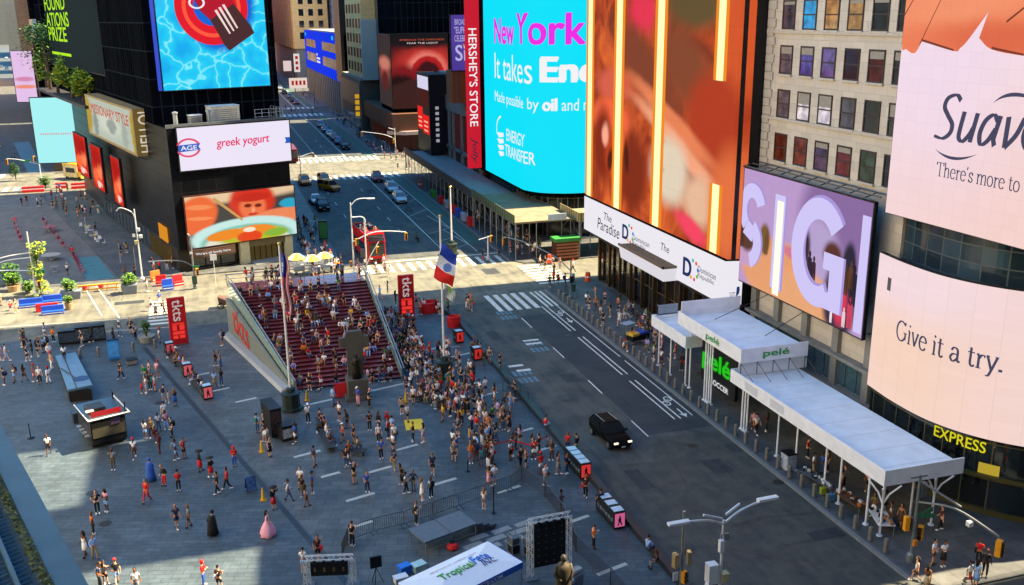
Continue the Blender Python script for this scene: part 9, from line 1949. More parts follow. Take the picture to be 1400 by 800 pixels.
FAR_PEOPLE = [
(17.9,88.7,0,43,5,0,3),
(4.4,91,1.63,356,7,16,0),
(19.9,88.4,0,127,0,1,0),
(12.6,90.5,1.45,337,15,16,5),
(6.7,91.2,1.63,344,8,1,5),
(12.7,90.5,1.45,324,15,3,5),
(13,90.5,1.45,298,12,5,5),
(13.3,90.5,1.45,17,1,3,5),
(17.4,89.3,0,84,10,17,3),
(18.7,89.1,0,48,4,16,3),
(15.8,89.6,0,170,1,1,2),
(18.1,89.2,0,151,4,16,2),
(-3.8,91,0,90,11,1,4),
(19.7,89,0,103,0,7,3),
(17,89.7,0,47,7,16,0),
(4.3,91.9,1.81,3,1,16,5),
(5.2,91.9,1.81,38,4,1,5),
(9.2,91.8,1.81,288,4,1,0),
(9.2,91.8,1.81,314,1,17,0),
(20.5,89.4,0,309,0,17,0),
(16.4,90.4,0,139,1,16,0),
(17.8,90.2,0,150,1,1,0),
(4,92.6,2,359,2,5,5),
(12.7,91.9,1.81,14,10,16,5),
(6.8,92.6,2,11,16,16,5),
(12.9,91.9,1.81,329,7,1,5),
(24,89,0,250,5,15,4),
(17,90.6,0,291,1,2,2),
(7.8,92.6,2,342,2,16,5),
(14.1,91.9,1.81,339,7,1,5),
(18.3,90.5,0,308,0,3,0),
(20.9,90,0,6,6,16,2),
(19.9,90.2,0,345,15,3,2),
(17.7,90.8,0,278,1,1,3),
(11,92.6,2,319,3,16,5),
(-8.1,92.2,0,339,10,5,0),
(15.7,91.2,0,34,0,1,0),
(4.1,93.3,2.18,5,2,16,5),
(4.6,93.3,2.18,21,0,2,5),
(12.3,92.6,2,12,1,15,5),
(12.4,92.6,2,350,16,1,5),
(18.2,91,0,113,0,16,0),
(13.5,92.6,2,348,16,1,5),
(8.2,93.3,2.18,2,12,17,5),
(-7,92.6,0,142,6,5,0),
(20.8,90.6,0,180,0,1,2),
(17.4,91.4,0,135,5,16,2),
(37.8,85.1,0.13,53,0,1,4),
(24,90.2,0,250,1,16,4),
(-7.7,93,0,113,7,5,0),
(18.5,91.5,0,260,5,1,0),
(6.7,94,2.36,63,1,2,5),
(16.8,91.9,0,48,13,16,2),
(13.1,93.3,2.18,44,1,1,5),
(15.7,92.3,0,245,12,3,0),
(-10.3,93.3,0,133,1,1,1),
(6.4,94.5,2.54,181,0,5,0),
(12.7,94,2.36,321,1,1,5),
(8,94.5,2.54,234,11,16,0),
(-1.2,94,0,59,5,14,0),
(13.4,94,2.36,353,4,0,5),
(-1.7,94.2,0,62,1,16,0),
(15.8,92.9,0,32,16,1,0),
(14,94,2.36,11,1,16,5),
(17.9,92.5,0,22,0,1,0),
(17.2,92.7,0,101,0,3,3),
(10.8,94.7,2.54,348,0,16,5),
(10.9,94.7,2.54,4,14,16,5),
(11.2,94.7,2.54,7,0,17,5),
(24,91.4,0,250,14,17,4),
(11.3,94.7,2.54,351,3,3,5),
(11.7,94.7,2.54,316,1,16,5),
(11.8,94.7,2.54,0,13,16,5),
(6.6,95.2,2.72,26,0,16,0),
(6.9,95.2,2.72,148,1,1,0),
(16.5,93.2,0,49,10,1,0),
(42,84.9,0.13,267,0,6,0),
(12.8,94.7,2.54,15,10,2,5),
(17.7,93.1,0,308,0,17,0),
(-4.7,94.6,0,90,6,16,4),
(18.3,93.1,0,326,0,15,2),
(14,94.7,2.54,6,4,1,5),
(14.3,94.7,2.54,353,11,16,5),
(3.5,96,2.9,199,15,16,0),
(15.9,93.9,0,163,0,1,2),
(12,95.4,2.72,354,0,1,5),
(41.6,85.7,0.13,325,15,5,0),
(8.1,96.1,2.9,11,1,3,5),
(13.8,95.4,2.72,345,1,1,5),
(39.6,86.9,0.13,111,8,1,0),
(8.4,96.1,2.9,40,7,0,5),
(9,96.1,2.9,0,1,16,5),
(18.4,93.8,0,106,0,1,0),
(16.4,94.2,0,348,9,7,0),
(17.7,94,0,315,4,16,2),
(-5,95.5,0,270,3,1,4),
(-16.7,94.3,0,234,0,0,0),
(18.2,94.3,0,87,0,1,2),
(17.4,94.5,0,215,1,1,0),
(13.7,96.1,2.9,23,3,1,5),
(-17.5,94.5,0,10,0,1,0),
(8.5,96.8,3.09,27,15,1,5),
(10.3,96.8,3.09,4,0,17,5),
(3,97.5,3.27,61,12,5,5),
(3.7,97.5,3.27,343,1,16,5),
(12.2,96.8,3.09,334,9,16,5),
(15.9,95.3,0,33,10,16,0),
(5.9,97.5,3.27,352,4,16,5),
(-5.2,96.5,0,270,1,16,4),
(7.7,97.5,3.27,43,9,17,5),
(17.3,95.2,0,129,5,1,3),
(10.7,97.3,3.27,207,9,3,0),
(10.7,97.3,3.27,60,0,1,0),
(18.5,95.2,0,252,1,17,0),
(-18.1,95.3,0,79,6,6,0),
(16.6,95.7,0,167,12,1,0),
(3.5,98.2,3.45,334,8,16,5),
(4.6,98.2,3.45,355,5,3,5),
(5.8,98.2,3.45,351,1,2,5),
(5.8,98.2,3.45,36,1,1,5),
(18,95.6,0,195,0,16,0),
(13,97.5,3.27,24,14,7,5),
(-20.6,95.2,0,265,1,15,0),
(-19,95.6,0,152,1,1,1),
(15.6,96.3,0,142,14,16,0),
(-5.5,97.4,0,90,1,16,4),
(10.2,98.2,3.45,355,16,1,5),
(4.7,98.8,3.63,16,5,16,0),
(17.1,96.3,0,199,16,0,0),
(6.9,98.9,3.63,344,16,5,5),
(-19.9,95.9,0,321,0,3,0),
(8,98.9,3.63,58,0,16,5),
(17.4,96.8,0,80,2,2,3),
(-5.8,98.3,0,270,11,16,4),
(15.7,97.3,0,271,3,16,0),
(5.8,99.6,3.81,356,1,1,5),
(12.9,98.9,3.63,337,0,0,5),
(18.1,96.9,0,282,1,1,2),
(7.5,99.6,3.81,33,0,2,5),
(16.4,97.5,0,223,5,1,0),
(9.7,99.6,3.81,3,3,16,5),
(9.9,99.6,3.81,48,1,7,5),
(10,99.6,3.81,318,13,16,5),
(10.4,99.6,3.81,302,0,1,5),
(3.3,100.2,3.99,301,12,1,0),
(11.8,99.6,3.81,7,1,1,5),
(5.5,100.3,3.99,5,0,17,5),
(7,100.3,3.99,334,4,16,5),
(16,98,0,256,5,0,0),
(18.5,97.6,0,41,1,7,2),
(8,100.3,3.99,327,1,1,5),
(8,100.3,3.99,16,0,15,5),
(9.3,100.3,3.99,9,5,1,5),
(9.4,100.3,3.99,2,13,16,5),
(10,100.3,3.99,334,1,15,5),
(17.3,98.3,0,260,1,1,0),
(-17,98.5,0,305,13,0,0),
(6.9,101,4.17,354,1,16,5),
(16.1,98.7,0,303,1,16,0),
(-0.9,100.4,0,233,3,16,2),
(4.2,101.7,4.36,351,3,1,5),
(5.8,101.7,4.36,42,1,1,5),
(9.5,101.5,4.36,227,1,1,0),
(19.1,98.9,0,306,1,1,0),
(11.6,101.5,4.36,135,10,16,0),
(17.9,99.3,0,316,0,0,0),
(16.4,99.7,0,73,4,5,2),
(39,93.3,0.13,281,1,1,0),
(17.5,99.7,0,203,2,2,0),
(7.5,102.4,4.54,58,0,16,5),
(10.3,102.4,4.54,48,7,1,5),
(1.4,103.1,4.72,344,1,16,5),
(2.5,103.1,4.72,353,1,1,5),
(3.3,103.1,4.72,321,7,16,5),
(17.7,100.2,0,18,7,16,0),
(16.2,100.4,0,24,5,1,3),
(15.5,100.5,0,210,0,1,0),
(-16.1,100.6,0,193,0,1,2),
(7.7,103.1,4.72,3,0,16,5),
(8.8,103.1,4.72,352,1,17,5),
(15.9,100.9,0,273,0,5,0),
(16.5,100.9,0,27,0,1,3),
(4.7,103.8,4.9,334,0,16,5),
(5.3,103.8,4.9,34,1,3,5),
(6.8,103.8,4.9,338,1,1,5),
(17.1,101.1,0,7,0,1,0),
(7.8,103.8,4.9,4,4,17,5),
(19,100.8,0,88,0,16,0),
(16.1,101.6,0,147,11,16,0),
(16.7,101.5,0,322,7,7,0),
(-17.6,101.5,0,33,0,5,0),
(17.7,101.6,0,297,15,16,0),
(-19.7,101.8,0,79,1,1,1),
(-7.2,103.5,0,96,0,13,2),
(16.1,103,0,248,0,15,0),
(17,102.8,0,270,2,1,3),
(5.4,105.6,4.9,329,2,16,0),
(15.7,103.4,0,160,1,17,0),
(-18.9,102.9,0,122,1,1,0),
(17.5,103.2,0,213,4,15,3),
(-21.7,102.5,0,99,0,3,1),
(16.8,103.4,0,230,12,1,0),
(-19.4,103.1,0,290,1,1,0),
(3,106.4,4.9,269,0,2,0),
(-22.3,102.9,0,230,6,6,0),
(-11.8,104.8,0,82,1,1,0),
(-18.5,104.2,0,345,3,1,2),
(-14.9,104.9,0,299,1,5,1),
(-9.7,105.6,0,229,1,1,0),
(21,104.2,0,236,0,7,1),
(23.1,103.8,0,31,0,1,0),
(24.2,104,0,228,10,1,2),
(22.9,104.5,0,287,1,0,0),
(-14.1,106.1,0,254,10,1,1),
(21.6,104.9,0,170,0,1,0),
(-18.3,105.5,0,291,2,1,0),
(42.9,98.3,0.13,90,4,15,0),
(40.6,99.4,0.13,324,8,15,0),
(27,103.9,0,325,10,5,0),
(26.6,104.1,0,108,5,17,0),
(40,99.9,0.13,287,1,1,0),
(-14.6,106.8,0,310,1,1,3),
(-11.4,107.2,0,29,0,3,0),
(-10.3,107.7,0,36,1,1,3),
(26.7,104.9,0,155,3,0,1),
(-20.8,106.7,0,291,4,1,0),
(-18,107.4,0,136,8,1,0),
(27.4,106,0,0,6,5,1),
(21.2,107.5,0,159,6,1,0),
(19,108.9,0,72,1,1,0),
(-7.9,112.7,0,226,13,15,1),
(17.7,112.2,0,295,3,3,1),
(-7.1,114.1,0,98,0,1,0),
(19,114.1,0,242,5,16,0),
(-8.6,116.2,0,276,0,6,1),
(38.7,110,0.13,171,1,1,0),
(40.6,109.6,0.13,89,2,1,0),
(40,110.6,0.13,323,1,2,0),
(39.7,111.4,0.13,299,4,1,0),
(-7.7,118.1,0,28,14,0,0),
(41.1,115.1,0.13,214,1,15,0),
(-23.7,120.5,0,83,1,13,0),
(-24.4,121.6,0,194,4,14,4),
(20.7,122.3,0,270,0,0,0),
(44.1,116,0.13,259,0,1,1),
(42.7,117.3,0.13,321,5,5,1),
(-9.5,125.1,0,127,0,5,0),
(41.1,118.7,0.13,164,1,15,1),
(20.4,124,0,178,6,15,1),
(42.2,119.1,0.13,240,0,5,1),
(19.4,125.2,0,70,0,6,0),
(40.8,120,0.13,90,0,15,1),
(-25.9,124.4,0,254,13,13,0),
(18.3,127.2,0,149,0,1,0),
(20.8,127.2,0,236,6,0,1),
(34.4,125.8,0,63,1,4,0),
(19.3,131.9,3.05,4,1,1,4),
(37.3,127.5,0,186,16,1,1),
(20.6,132,3.05,4,0,1,4),
(21,132.1,3.05,4,5,3,4),
(-11.4,133.2,0.1,137,2,1,0),
(-12.6,133.2,0.1,308,15,1,0),
(20.5,133,3.05,4,1,15,4),
(20.9,133,3.05,4,11,16,4),
(-8.3,134.1,0.1,151,4,1,0),
(19.6,133.9,3.05,4,4,1,4),
(20.9,134,3.05,4,15,1,4),
(-9,135.1,0.1,307,0,4,0),
(19.2,134.8,3.05,4,5,1,4),
(19.5,134.8,3.05,4,0,1,4),
(-7.4,135.4,0.1,197,2,0,0),
(20.4,134.9,3.05,4,1,1,4),
(-6.7,136,0.1,79,8,1,0),
(19.1,135.7,3.05,4,0,16,4),
(19.5,135.8,3.05,4,0,7,4),
(-9.3,136.9,0.1,157,1,1,0),
(20.3,136.8,3.05,4,1,1,4),
(20.7,136.8,3.05,4,0,16,4),
(20.2,137.7,3.05,4,0,16,4),
(20.6,137.7,3.05,4,0,16,4),
(-20.1,137.4,0,150,0,1,1),
(18.9,138.6,3.05,4,1,1,4),
(20.1,138.7,3.05,4,12,1,4),
(28.2,141.4,0,38,10,1,4),
(-14,145.6,0.1,151,1,1,0),
(-13.3,147.7,0.1,210,9,15,0),
(-20.6,147.9,0,147,4,1,0),
(-19.4,166.7,0.1,10,18,1,0),
(-23.2,178.7,0.1,271,8,15,0),
(-21.3,179.3,0.1,224,0,2,0),
(-22.1,179.6,0.1,168,6,3,0),
(-23.5,180.1,0.1,121,1,4,0),
(-20.2,181,0.1,142,0,0,0),
(-22.9,182.7,0.1,146,0,1,0),
(-31.6,193,0,76,0,1,0),
(-31.2,194.4,0,274,3,1,0),
(-34.6,194.9,0,49,1,1,0),
(-27.9,197.1,0.1,7,0,6,0),
(-33.9,196.1,0,18,1,15,0),
(-30.2,200.3,0.1,0,4,1,0),
(-28.5,201.3,0.1,7,4,14,0),
(-29.7,203.4,0.1,91,0,1,0),
(-22.8,206,0,235,15,1,0),
(-28.3,208,0,234,4,1,0),
(-29.8,208.6,0,342,14,0,0),
(-23.9,211.8,0,45,1,5,0),
]
PCOL = dict(wh='#f0f0f2', bk='#17181c', nv='#1f2d52', lb='#86b4ea', rd='#d01a20', gy='#7d8086', pk='#e6a2b4', ol='#5a5a34', og='#d06a24', yl='#d2a81e', gn='#2f7a3c', mr='#5e1f28', li='#a898d0', tn='#b09a78', bl='#2a56b0', br='#5c4030', dn='#3f5a82', kh='#94835e', tl='#3a7a7e')
SKIN = ['#c98f6c', '#b37a56', '#8a5a3c', '#5c3b28', '#d8a482', '#e0b090']
HAIRC = ['#15110f', '#1d1512', '#2c1d14', '#4a3120', '#7a5a34', '#15110f']
_pm = {}
def pmat(code, pre='cloth_'):
 k = pre + code
 if k not in _pm: _pm[k] = mat(k, PCOL.get(code, code), .8, var=.1, scale=12)
 return _pm[k]
M_EYE = mat('eye_dark', '#201818', .3); M_SHOEW = mat('shoe_white', '#e6e6e8', .6); M_SHOEB = mat('shoe_black', '#1c1c20', .6)
def skin_obj(chains, sub=1):
 """grow one continuous surface round chains of (point, radius); chains share joints by equal coordinates"""
 vs = []; idx = {}; es = []; rad = []
 for ch in chains:
  prev = None
  for p, r in ch:
   k = tuple(round(c, 4) for c in p)
   if k not in idx: idx[k] = len(vs); vs.append(k); rad.append(r)
   i = idx[k]
   if prev is not None: es.append((prev, i))
   prev = i
 me = bpy.data.meshes.new('skin'); me.from_pydata(vs, es, []); ob = bpy.data.objects.new('skin', me); COL.objects.link(ob)
 md = ob.modifiers.new('skin', 'SKIN'); md.use_smooth_shade = True
 for i, r in enumerate(rad): me.skin_vertices[0].data[i].radius = (r, r)
 me.skin_vertices[0].data[0].use_root = True
 if sub: ob.modifiers.new('sub', 'SUBSURF').levels = sub
 dg = bpy.context.evaluated_depsgraph_get(); dg.update()
 out = bpy.data.meshes.new_from_object(ob.evaluated_get(dg))
 v = [tuple(x.co) for x in out.vertices]; f = [tuple(q.vertices) for q in out.polygons]
 bpy.data.objects.remove(ob); bpy.data.meshes.remove(me); bpy.data.meshes.remove(out)
 return v, f
def joints(pose, wide=0):
 J = dict(pel=(0, 0, .95), wai=(0, 0, 1.09), che=(0, 0, 1.3), nek=(0, .01, 1.47), h0=(0, -.01, 1.56), h1=(0, -.02, 1.66))
 for s, q in ((-1, 'l'), (1, 'r')):
  J['sh' + q] = (s * .17, 0, 1.4); J['el' + q] = (s * .235, .03, 1.13); J['wr' + q] = (s * .25, -.06, .89)
  J['hi' + q] = (s * .09, 0, .9); J['kn' + q] = (s * .1, -.02, .5); J['an' + q] = (s * .1, .02, .09)
 if pose == 'phone':
  for s, q in ((-1, 'l'), (1, 'r')): J['el' + q] = (s * .22, -.02, 1.12); J['wr' + q] = (s * .08, -.27, 1.25)
  J['h0'] = (0, -.03, 1.55); J['h1'] = (0, -.07, 1.63)
 elif pose == 'hips':
  for s, q in ((-1, 'l'), (1, 'r')): J['el' + q] = (s * .36, .06, 1.16); J['wr' + q] = (s * .17, -.06, 1.02)
 elif pose == 'cross':
  for s, q in ((-1, 'l'), (1, 'r')): J['el' + q] = (s * .26, -.06, 1.15); J['wr' + q] = (-s * .1, -.2, 1.2 + s * .03)
  J['knl'] = (-.13, -.05, .5); J['anl'] = (-.17, .0, .09)
 elif pose == 'wave':
  J['elr'] = (.3, -.12, 1.42); J['wrr'] = (.22, -.28, 1.66); J['ell'] = (-.22, -.06, 1.13); J['wrl'] = (-.2, -.24, 1.02); J['h1'] = (.03, -.03, 1.665); J['anr'] = (.14, -.06, .09)
 elif pose == 'lean':
  for k, (dx, dy) in dict(pel=(.05, 0), wai=(.04, 0), che=(-.01, -.03), nek=(-.03, -.05), h0=(-.03, -.08), h1=(-.05, -.12), shl=(-.01, -.03), shr=(-.01, -.03), hil=(.05, 0), hir=(.05, 0)).items(): J[k] = (J[k][0] + dx, J[k][1] + dy, J[k][2])
  J['wrl'] = (-.2, -.2, .98); J['elr'] = (.3, .06, 1.14); J['wrr'] = (.16, -.05, 1.0); J['knl'] = (-.06, -.1, .5); J['anl'] = (-.1, -.1, .09)
 elif pose == 'step':
  J['knl'] = (-.09, .0, .5); J['anl'] = (-.1, .16, .12); J['knr'] = (.1, -.1, .51); J['anr'] = (.1, -.16, .1); J['wrl'] = (-.2, -.16, 1.0); J['wrr'] = (.28, .04, .88)
 elif pose == 'walk':
  J['knl'] = (-.1, -.16, .53); J['anl'] = (-.1, -.27, .12); J['knr'] = (.1, .04, .48); J['anr'] = (.1, .32, .16)
  J['ell'] = (-.23, .12, 1.14); J['wrl'] = (-.23, .1, .9); J['elr'] = (.23, -.06, 1.13); J['wrr'] = (.22, -.24, .95)
 elif pose in ('sit', 'sitstep'):
  z = -.45 if pose == 'sit' else -.82
  for k in ('pel', 'wai', 'che', 'nek', 'h0', 'h1', 'shl', 'shr'): x, y, zz = J[k]; J[k] = (x, y - .06 * (zz - .95) * 2, zz + z)
  for s, q in ((-1, 'l'), (1, 'r')):
   J['hi' + q] = (s * .09, -.02, .93 + z); J['kn' + q] = (s * .13, -.44, (1.0 if pose == 'sit' else 1.06) + z); J['an' + q] = (s * .13, -.42 if pose == 'sit' else -.56, .09 if pose == 'sit' else -.27)
   J['el' + q] = (s * .25, -.14, 1.15 + z); J['wr' + q] = (s * .1, -.36, 1.08 + z)
 return J
_proto = {}
def tmesh(name, vs, fs, mats=1, smooth=True, mi=None):
 me = bpy.data.meshes.new(name); me.from_pydata(vs, [], fs)
 for _ in range(mats): me.materials.append(M_EYE)
 if mi: me.polygons.foreach_set('material_index', mi)
 if smooth: me.polygons.foreach_set('use_smooth', [True] * len(me.polygons))
 me.update(); return me
def proto(kind, pose, var=''):
 key = (kind, pose, var)
 if key in _proto: return _proto[key]
 J = joints(pose); mb = MB(); mi = None; nm = 1
 if kind == 'body':
  ch = [[(J['pel'], .125), (J['wai'], .105), (J['che'], .125), (J['nek'], .05), (J['h0'], .07), (J['h1'], .092)]]
  for q in 'lr':
   ch.append([(J['che'], .125), (J['sh' + q], .058), (J['el' + q], .04), (J['wr' + q], .027)])
   a = Vector(J['an' + q]); t = a + Vector((0, -.15, -.045)); ch.append([(J['pel'], .125), (J['hi' + q], .085), (J['kn' + q], .055), (J['an' + q], .038), (tuple(t), .032)])
  v, f = skin_obj(ch); mb.add(v, f)
  for q, s in (('l', -1), ('r', 1)):
   w = Vector(J['wr' + q]); d = (w - Vector(J['el' + q])).normalized(); u = Vector((0, -1, 0)) if abs(d.y) < .7 else Vector((-s, 0, 0)); u = (u - d * u.dot(d)).normalized()
   mb.path([w - d * .01, w + d * .05, w + d * .09], [.026, .036, .03], 6)
   for k, (o, l) in enumerate(((-.024, .06), (-.008, .075), (.008, .07), (.024, .055))): b = w + d * .085 + u * o; mb.path([b, b + d * l * .6, b + d * l + u.cross(d) * .012 * s], [.009, .008, .006], 5)
   b = w + d * .03 + u * .03; mb.path([b, b + d * .03 + u * .03, b + d * .06 + u * .035], [.011, .01, .007], 5)
  h = Vector(J['h1']); mb.ball(h + Vector((0, -.005, .02)), .078, .095, .115, 10, 8); mb.obb(h + Vector((0, -.1, .0)), (.024, .035, .045))
  for s in (-1, 1): mb.ball(h + Vector((s * .08, .005, 0)), .014, .025, .032, 6, 4)
  n0 = len(mb.f)
  for s in (-1, 1): mb.ball(h + Vector((s * .032, -.088, .022)), .013, .01, .008, 6, 4)
  mb.obb(h + Vector((0, -.09, -.045)), (.045, .012, .01)); mi = [0] * n0 + [1] * (len(mb.f) - n0); nm = 2
 elif kind == 'top':
  e = {'tee': .5, 'long': 1, 'tank': .06}[var]; lo = Vector(J['pel']).lerp(Vector(J['wai']), .1)
  ch = [[(tuple(lo), .142), (J['wai'], .128), (J['che'], .148), (tuple(Vector(J['che']).lerp(Vector(J['nek']), .72)), .068)]]
  for q in 'lr':
   sh = Vector(J['sh' + q]); el = Vector(J['el' + q]); wr = Vector(J['wr' + q])
   c = [(J['che'], .148), (J['sh' + q], .072)]
   if e == .5: c.append((tuple(sh.lerp(el, .62)), .066))
   elif e == 1: c += [(J['el' + q], .054), (tuple(el.lerp(wr, .92)), .042)]
   else: c[-1] = (tuple(Vector(J['che']).lerp(sh, .8)), .06)
   ch.append(c)
  v, f = skin_obj(ch); mb.add(v, f)
 elif kind == 'bottom':
  if var in ('trousers', 'shorts'):
   ch = [[(tuple(Vector(J['pel']) + Vector((0, 0, .04))), .138), (J['pel'], .136)]]
   for q in 'lr':
    kn = Vector(J['kn' + q]); hi = Vector(J['hi' + q]); an = Vector(J['an' + q])
    c = [(J['pel'], .136), (J['hi' + q], .098)]
    c += [(J['kn' + q], .074), (tuple(kn.lerp(an, .9)), .06)] if var == 'trousers' else [(tuple(hi.lerp(kn, .85)), .092)]
    ch.append(c)
   v, f = skin_obj(ch); mb.add(v, f)
  else:
   P0 = {'skirt': [(.2, .5), (.185, .7), (.16, .9), (.125, 1.05)], 'gown': [(.56, .02), (.6, .06), (.54, .3), (.45, .55), (.3, .82), (.17, 1.0), (.14, 1.1), (.16, 1.2)], 'cloak': [(.38, .1), (.33, .5), (.29, 1.0), (.25, 1.34), (.12, 1.47)]}[var]
   mb.lathe(P0, (0, 0, 0), 14, 1, .85)
   for i in range(len(mb.v)): x, y, z = mb.v[i]; a = math.atan2(y, x); k = 1 + .12 * math.sin(a * 6 + z) * max(0, 1.2 - z); mb.v[i] = (x * k, y * k, z)
 elif kind == 'shoes':
  for q in 'lr': a = Vector(J['an' + q]); mb.ball(a + Vector((0, -.06, -.04)), .052, .14, .055, 8, 5)
 elif kind == 'hair':
  h = Vector(J['h1'])
  mb.ball(h + Vector((0, .018, .035)), .092, .102, .118, 10, 6)
  if var == 'long': mb.path([h + Vector((0, .05, .05)), h + Vector((0, .085, -.08)), h + Vector((0, .1, -.26)), h + Vector((0, .09, -.36))], [.085, .1, .085, .03], 8)
  # keep the face clear
  keep = [f for f in mb.f if not all(mb.v[i][1] < h.y - .045 and mb.v[i][2] < h.z + .06 for i in f)]; mb.f = keep
 elif kind == 'cap':
  h = Vector(J['h1']); mb.lathe([(.108, .045), (.106, .09), (.08, .14), (.02, .16)], tuple(h), 12)
  if var == 'hat': mb.lathe([(.3, .05), (.29, .08), (.1, .1)], tuple(h), 14)
  else: mb.obb(h + Vector((0, -.14, .055)), (.13, .12, .02))
 elif kind == 'hood':
  h = Vector(J['h1']); mb.ball(h + Vector((0, .02, .02)), .125, .13, .16, 10, 7); mb.f = [f for f in mb.f if not all(mb.v[i][1] < h.y - .06 and abs(mb.v[i][0]) < .075 and h.z - .09 < mb.v[i][2] < h.z + .1 for i in f)]
 elif kind == 'backpack':
  c = Vector(J['che']); mb.obb(c + Vector((0, .21, -.05)), (.3, .16, .42)); mb.obb(c + Vector((0, .3, -.1)), (.22, .06, .22))
  for s in (-1, 1): mb.path([c + Vector((s * .1, .16, .15)), c + Vector((s * .11, 0, .17)), c + Vector((s * .11, -.15, .0)), c + Vector((s * .12, .1, -.2))], .022, 5)
 elif kind == 'bag':
  mb.obb((.24, .0, .92), (.12, .3, .24)); mb.path([(.2, -.05, 1.02), (.0, -.15, 1.28), (-.12, -.02, 1.46), (.0, .15, 1.28), (.2, .06, 1.02)], .014, 4)
 elif kind == 'phone':
  w = (Vector(J['wrl']) + Vector(J['wrr'])) / 2; mb.obb(w + Vector((0, -.1, .06)), (.075, .012, .15), 0, R(-35))
 me = tmesh(kind, mb.v, mb.f, nm, kind not in ('backpack', 'phone', 'bag'), mi)
 _proto[key] = me; return me
def outfit(pose, tt, bt, ex, top, bot, seed):
 """list of (part, mesh, material) for one figure"""
 rnd = random.Random(seed)
 if pose == 'stand': pose = rnd.choice(('stand', 'cross', 'wave', 'lean', 'step', 'step', 'lean'))
 elif pose == 'walk': pose = rnd.choice(('walk', 'walk', 'step'))
 L_ = [('body', proto('body', pose), pmat(rnd.choice(SKIN), 'skin_'))]
 if tt in ('gown', 'cloak'):
  L_.append(('dress', proto('bottom', pose, tt), pmat(top)))
  if tt == 'gown': L_.append(('bodice', proto('top', pose, 'tee'), pmat(top)))
  else: L_.append(('sleeves', proto('top', pose, 'long'), pmat(top)))
 else:
  L_.append(('shirt', proto('top', pose, 'tank' if tt == 'dress' else tt), pmat(top)))
  L_.append(({'skirt': 'skirt', 'shorts': 'shorts', 'trousers': 'trousers'}[bt], proto('bottom', pose if bt != 'skirt' else 'stand', bt), pmat(bot)))
 L_.append(('shoes', proto('shoes', pose), M_SHOEW if rnd.random() < .55 else M_SHOEB))
 if ex == 'hood': L_.append(('hood', proto('hood', pose), pmat(top)))
 elif ex not in ('bald',): L_.append(('hair', proto('hair', pose, 'long' if ex == 'long' else ''), pmat(rnd.choice(HAIRC), 'hair_')))
 if ex in ('cap', 'hat', 'pinkhat'): L_.append(('hat', proto('cap', pose, 'hat' if ex == 'hat' else ''), pmat({'hat': 'bk', 'pinkhat': 'pk'}.get(ex) or rnd.choice(['wh', 'bk', 'nv', 'rd']))))
 if ex == '' and 'sit' not in pose and rnd.random() < .4: L_.append(('shoulder_bag', proto('bag', pose), pmat(rnd.choice(['bk', 'br', 'tn', 'wh', 'rd']))))
 if ex == 'backpack': L_.append(('backpack', proto('backpack', pose), pmat(rnd.choice(['bk', 'bk', 'nv', 'gy', 'tl']))))
 return L_
POSES = ('stand', 'walk', 'phone', 'hips', 'sit', 'sitstep')
TTN = dict(tee='tee', long='long sleeves', tank='vest', dress='dress', gown='wide gown', cloak='long hooded cloak')
CN = dict(wh='white', bk='black', nv='navy', lb='pale blue', rd='red', gy='grey', pk='pink', ol='olive', og='orange', yl='yellow', gn='green', mr='maroon', li='lilac', tn='tan', bl='blue', br='brown', dn='denim', kh='khaki', tl='teal')
GROUPS = ['people on the red steps', 'people in the dense crowd', 'people queuing beside the steps', 'bus riders', 'people sitting on plaza benches', 'people around the square']
COLS = list(CN)
for i, (x, y, z, rz, s, top, tt, bot, bt, pose, ex, od, gi, pi_) in enumerate(PEOPLE):
 top = COLS[top]; bot = COLS[bot]; tt = list(TTN)[tt]; bt = ('trousers', 'shorts', 'skirt')[bt]; pose = POSES[pose]
 ex = ('', 'backpack', 'cap', 'long', 'bald', 'hat', 'hood', 'pinkhat', '', '')[ex]
 label = ('', 'leftmost ', 'rightmost ', 'second from left ', 'third from left ', 'fourth from left ')[od] + 'person in ' + CN[top] + ' ' + TTN[tt] + ('' if tt in ('dress', 'gown', 'cloak') else ' and ' + CN[bot] + ' ' + bt) + (' with backpack' if ex == 'backpack' else '') + {'walk': ' walking', 'sit': ' seated', 'sitstep': ' seated'}.get(pose, ' standing') + ' ' + (['on the red steps', 'in the dense crowd', 'in the queue beside the steps', 'on the tour bus', 'by the ' + PLACES[pi_], 'by the ' + PLACES[pi_]][gi])
 grp = GROUPS[gi]
 root = None
 for nm, me, m in outfit(pose, tt, bt, ex, top, bot, i):
  o = bpy.data.objects.new('person' if nm == 'body' else nm, me); COL.objects.link(o)
  o.material_slots[0].link = 'OBJECT'; o.material_slots[0].material = m
  if root is None:
   root = o; o.location = (x, y, z); o.rotation_euler = (0, 0, R(rz)); o.scale = (s, s, s); tag(o, label, 'person', grp)
  else: o.parent = root
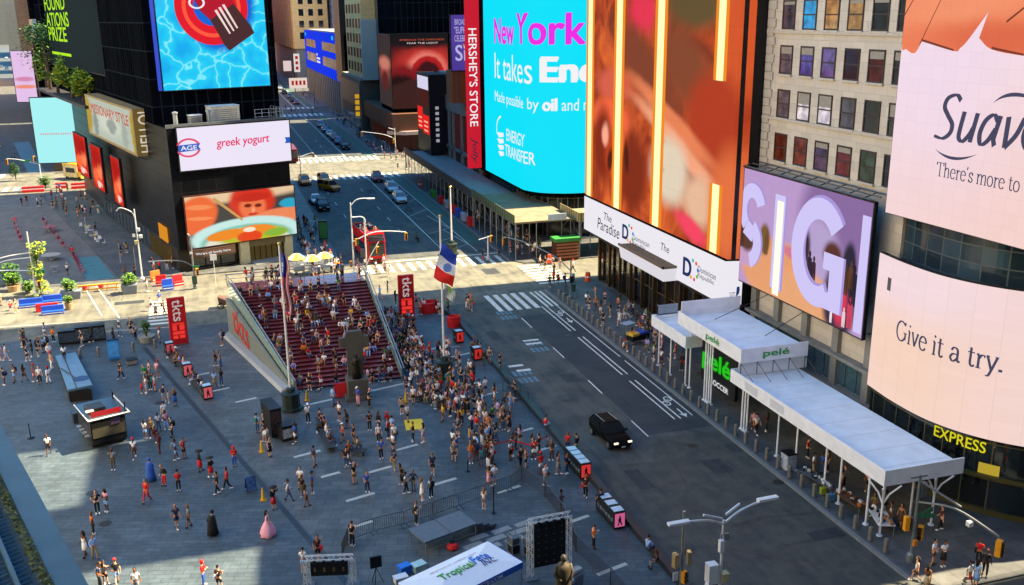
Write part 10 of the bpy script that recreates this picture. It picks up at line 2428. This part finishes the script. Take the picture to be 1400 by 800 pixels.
# the several hundred smaller people farther off, as one crowd
cv = []; cf = []; cm = []; mats_ = []; mid = {}
_np = {}
rf_ = random.Random(77)
TOPS = [0, 0, 0, 0, 1, 1, 1, 1, 2, 14, 3, 3, 4, 4, 5, 5, 6, 7, 13, 15, 16, 12, 8, 10]; BOTS = [1, 1, 1, 1, 16, 16, 16, 5, 17, 0, 2, 15]
for n_, x0, x1, y0, y1, sl, z in ((16, 1.5, 14.5, 104.3, 106.9, 0, 4.9), (30, 39.5, 44, 80, 104, 0, .13), (26, -38, -18, 104, 110, 0, 0), (18, 15.6, 18.6, 86, 103, 0, 0), (46, 11, 15.2, 124, 160, 0, .13), (22, 8, 15, 109.5, 122, 0, 0), (24, 39.3, 44, 125, 160, 0, .13), (34, 39, 43.5, 237, 262, 0, .13), (14, 38.5, 44.5, 206, 234, 0, 0), (34, 38.8, 43.5, 270, 350, 0, .13), (22, 16, 36, 343, 378, 0, 0), (20, 39, 42.5, 380, 520, 0, .13), (16, -26, -16, 178, 206, -.27, 0), (34, -58, -38, 240, 320, -.27, 0), (14, 9.6, 15, 240, 300, 0, .13)):
 for k in range(n_):
  y = rf_.uniform(y0, y1); FAR_PEOPLE.append((rf_.uniform(x0, x1) + sl * (y - y0), y, z, rf_.uniform(0, 360), rf_.choice(TOPS), rf_.choice(BOTS), rf_.choice((0, 0, 1, 1, 2, 3))))
for i, (x, y, z, rz, top, bot, pose) in enumerate(FAR_PEOPLE):
 top, bot, pose = COLS[top], COLS[bot], POSES[pose]; rnd = random.Random(1000 + i)
 tt = rnd.choice(['tee', 'tee', 'tee', 'long', 'tank']); bt = rnd.choice(['trousers', 'shorts']); ex = rnd.choice(['', 'long', '', 'cap', 'long', 'backpack' if 'sit' not in pose else ''])
 M = Matrix.Translation((x, y, z)) @ Matrix.Rotation(R(rz), 4, 'Z') @ Matrix.Scale(rnd.uniform(.93, 1.05), 4)
 for nm, me, m in outfit(pose, tt, bt, ex, top, bot, 1000 + i):
  if me.name not in _np: _np[me.name] = ([v.co.copy() for v in me.vertices], [tuple(p.vertices) for p in me.polygons], [p.material_index for p in me.polygons])
  V, F, MI = _np[me.name]
  for mm in (m, M_EYE):
   if mm.name not in mid: mid[mm.name] = len(mats_); mats_.append(mm)
  o_ = len(cv); cv += [tuple(M @ v) for v in V]; cf += [tuple(j + o_ for j in f) for f in F]; a_, b_ = mid[m.name], mid[M_EYE.name]; cm += [b_ if k else a_ for k in MI]
me = bpy.data.meshes.new('distant_crowd'); me.from_pydata(cv, [], cf)
for mm in mats_: me.materials.append(mm)
me.polygons.foreach_set('material_index', cm); me.polygons.foreach_set('use_smooth', [True] * len(cf)); me.update()
o = bpy.data.objects.new('distant_crowd', me); COL.objects.link(o); tag(o, 'crowd of several hundred small people on the red steps, crossings and far pavements', 'crowd', None, 'stuff')
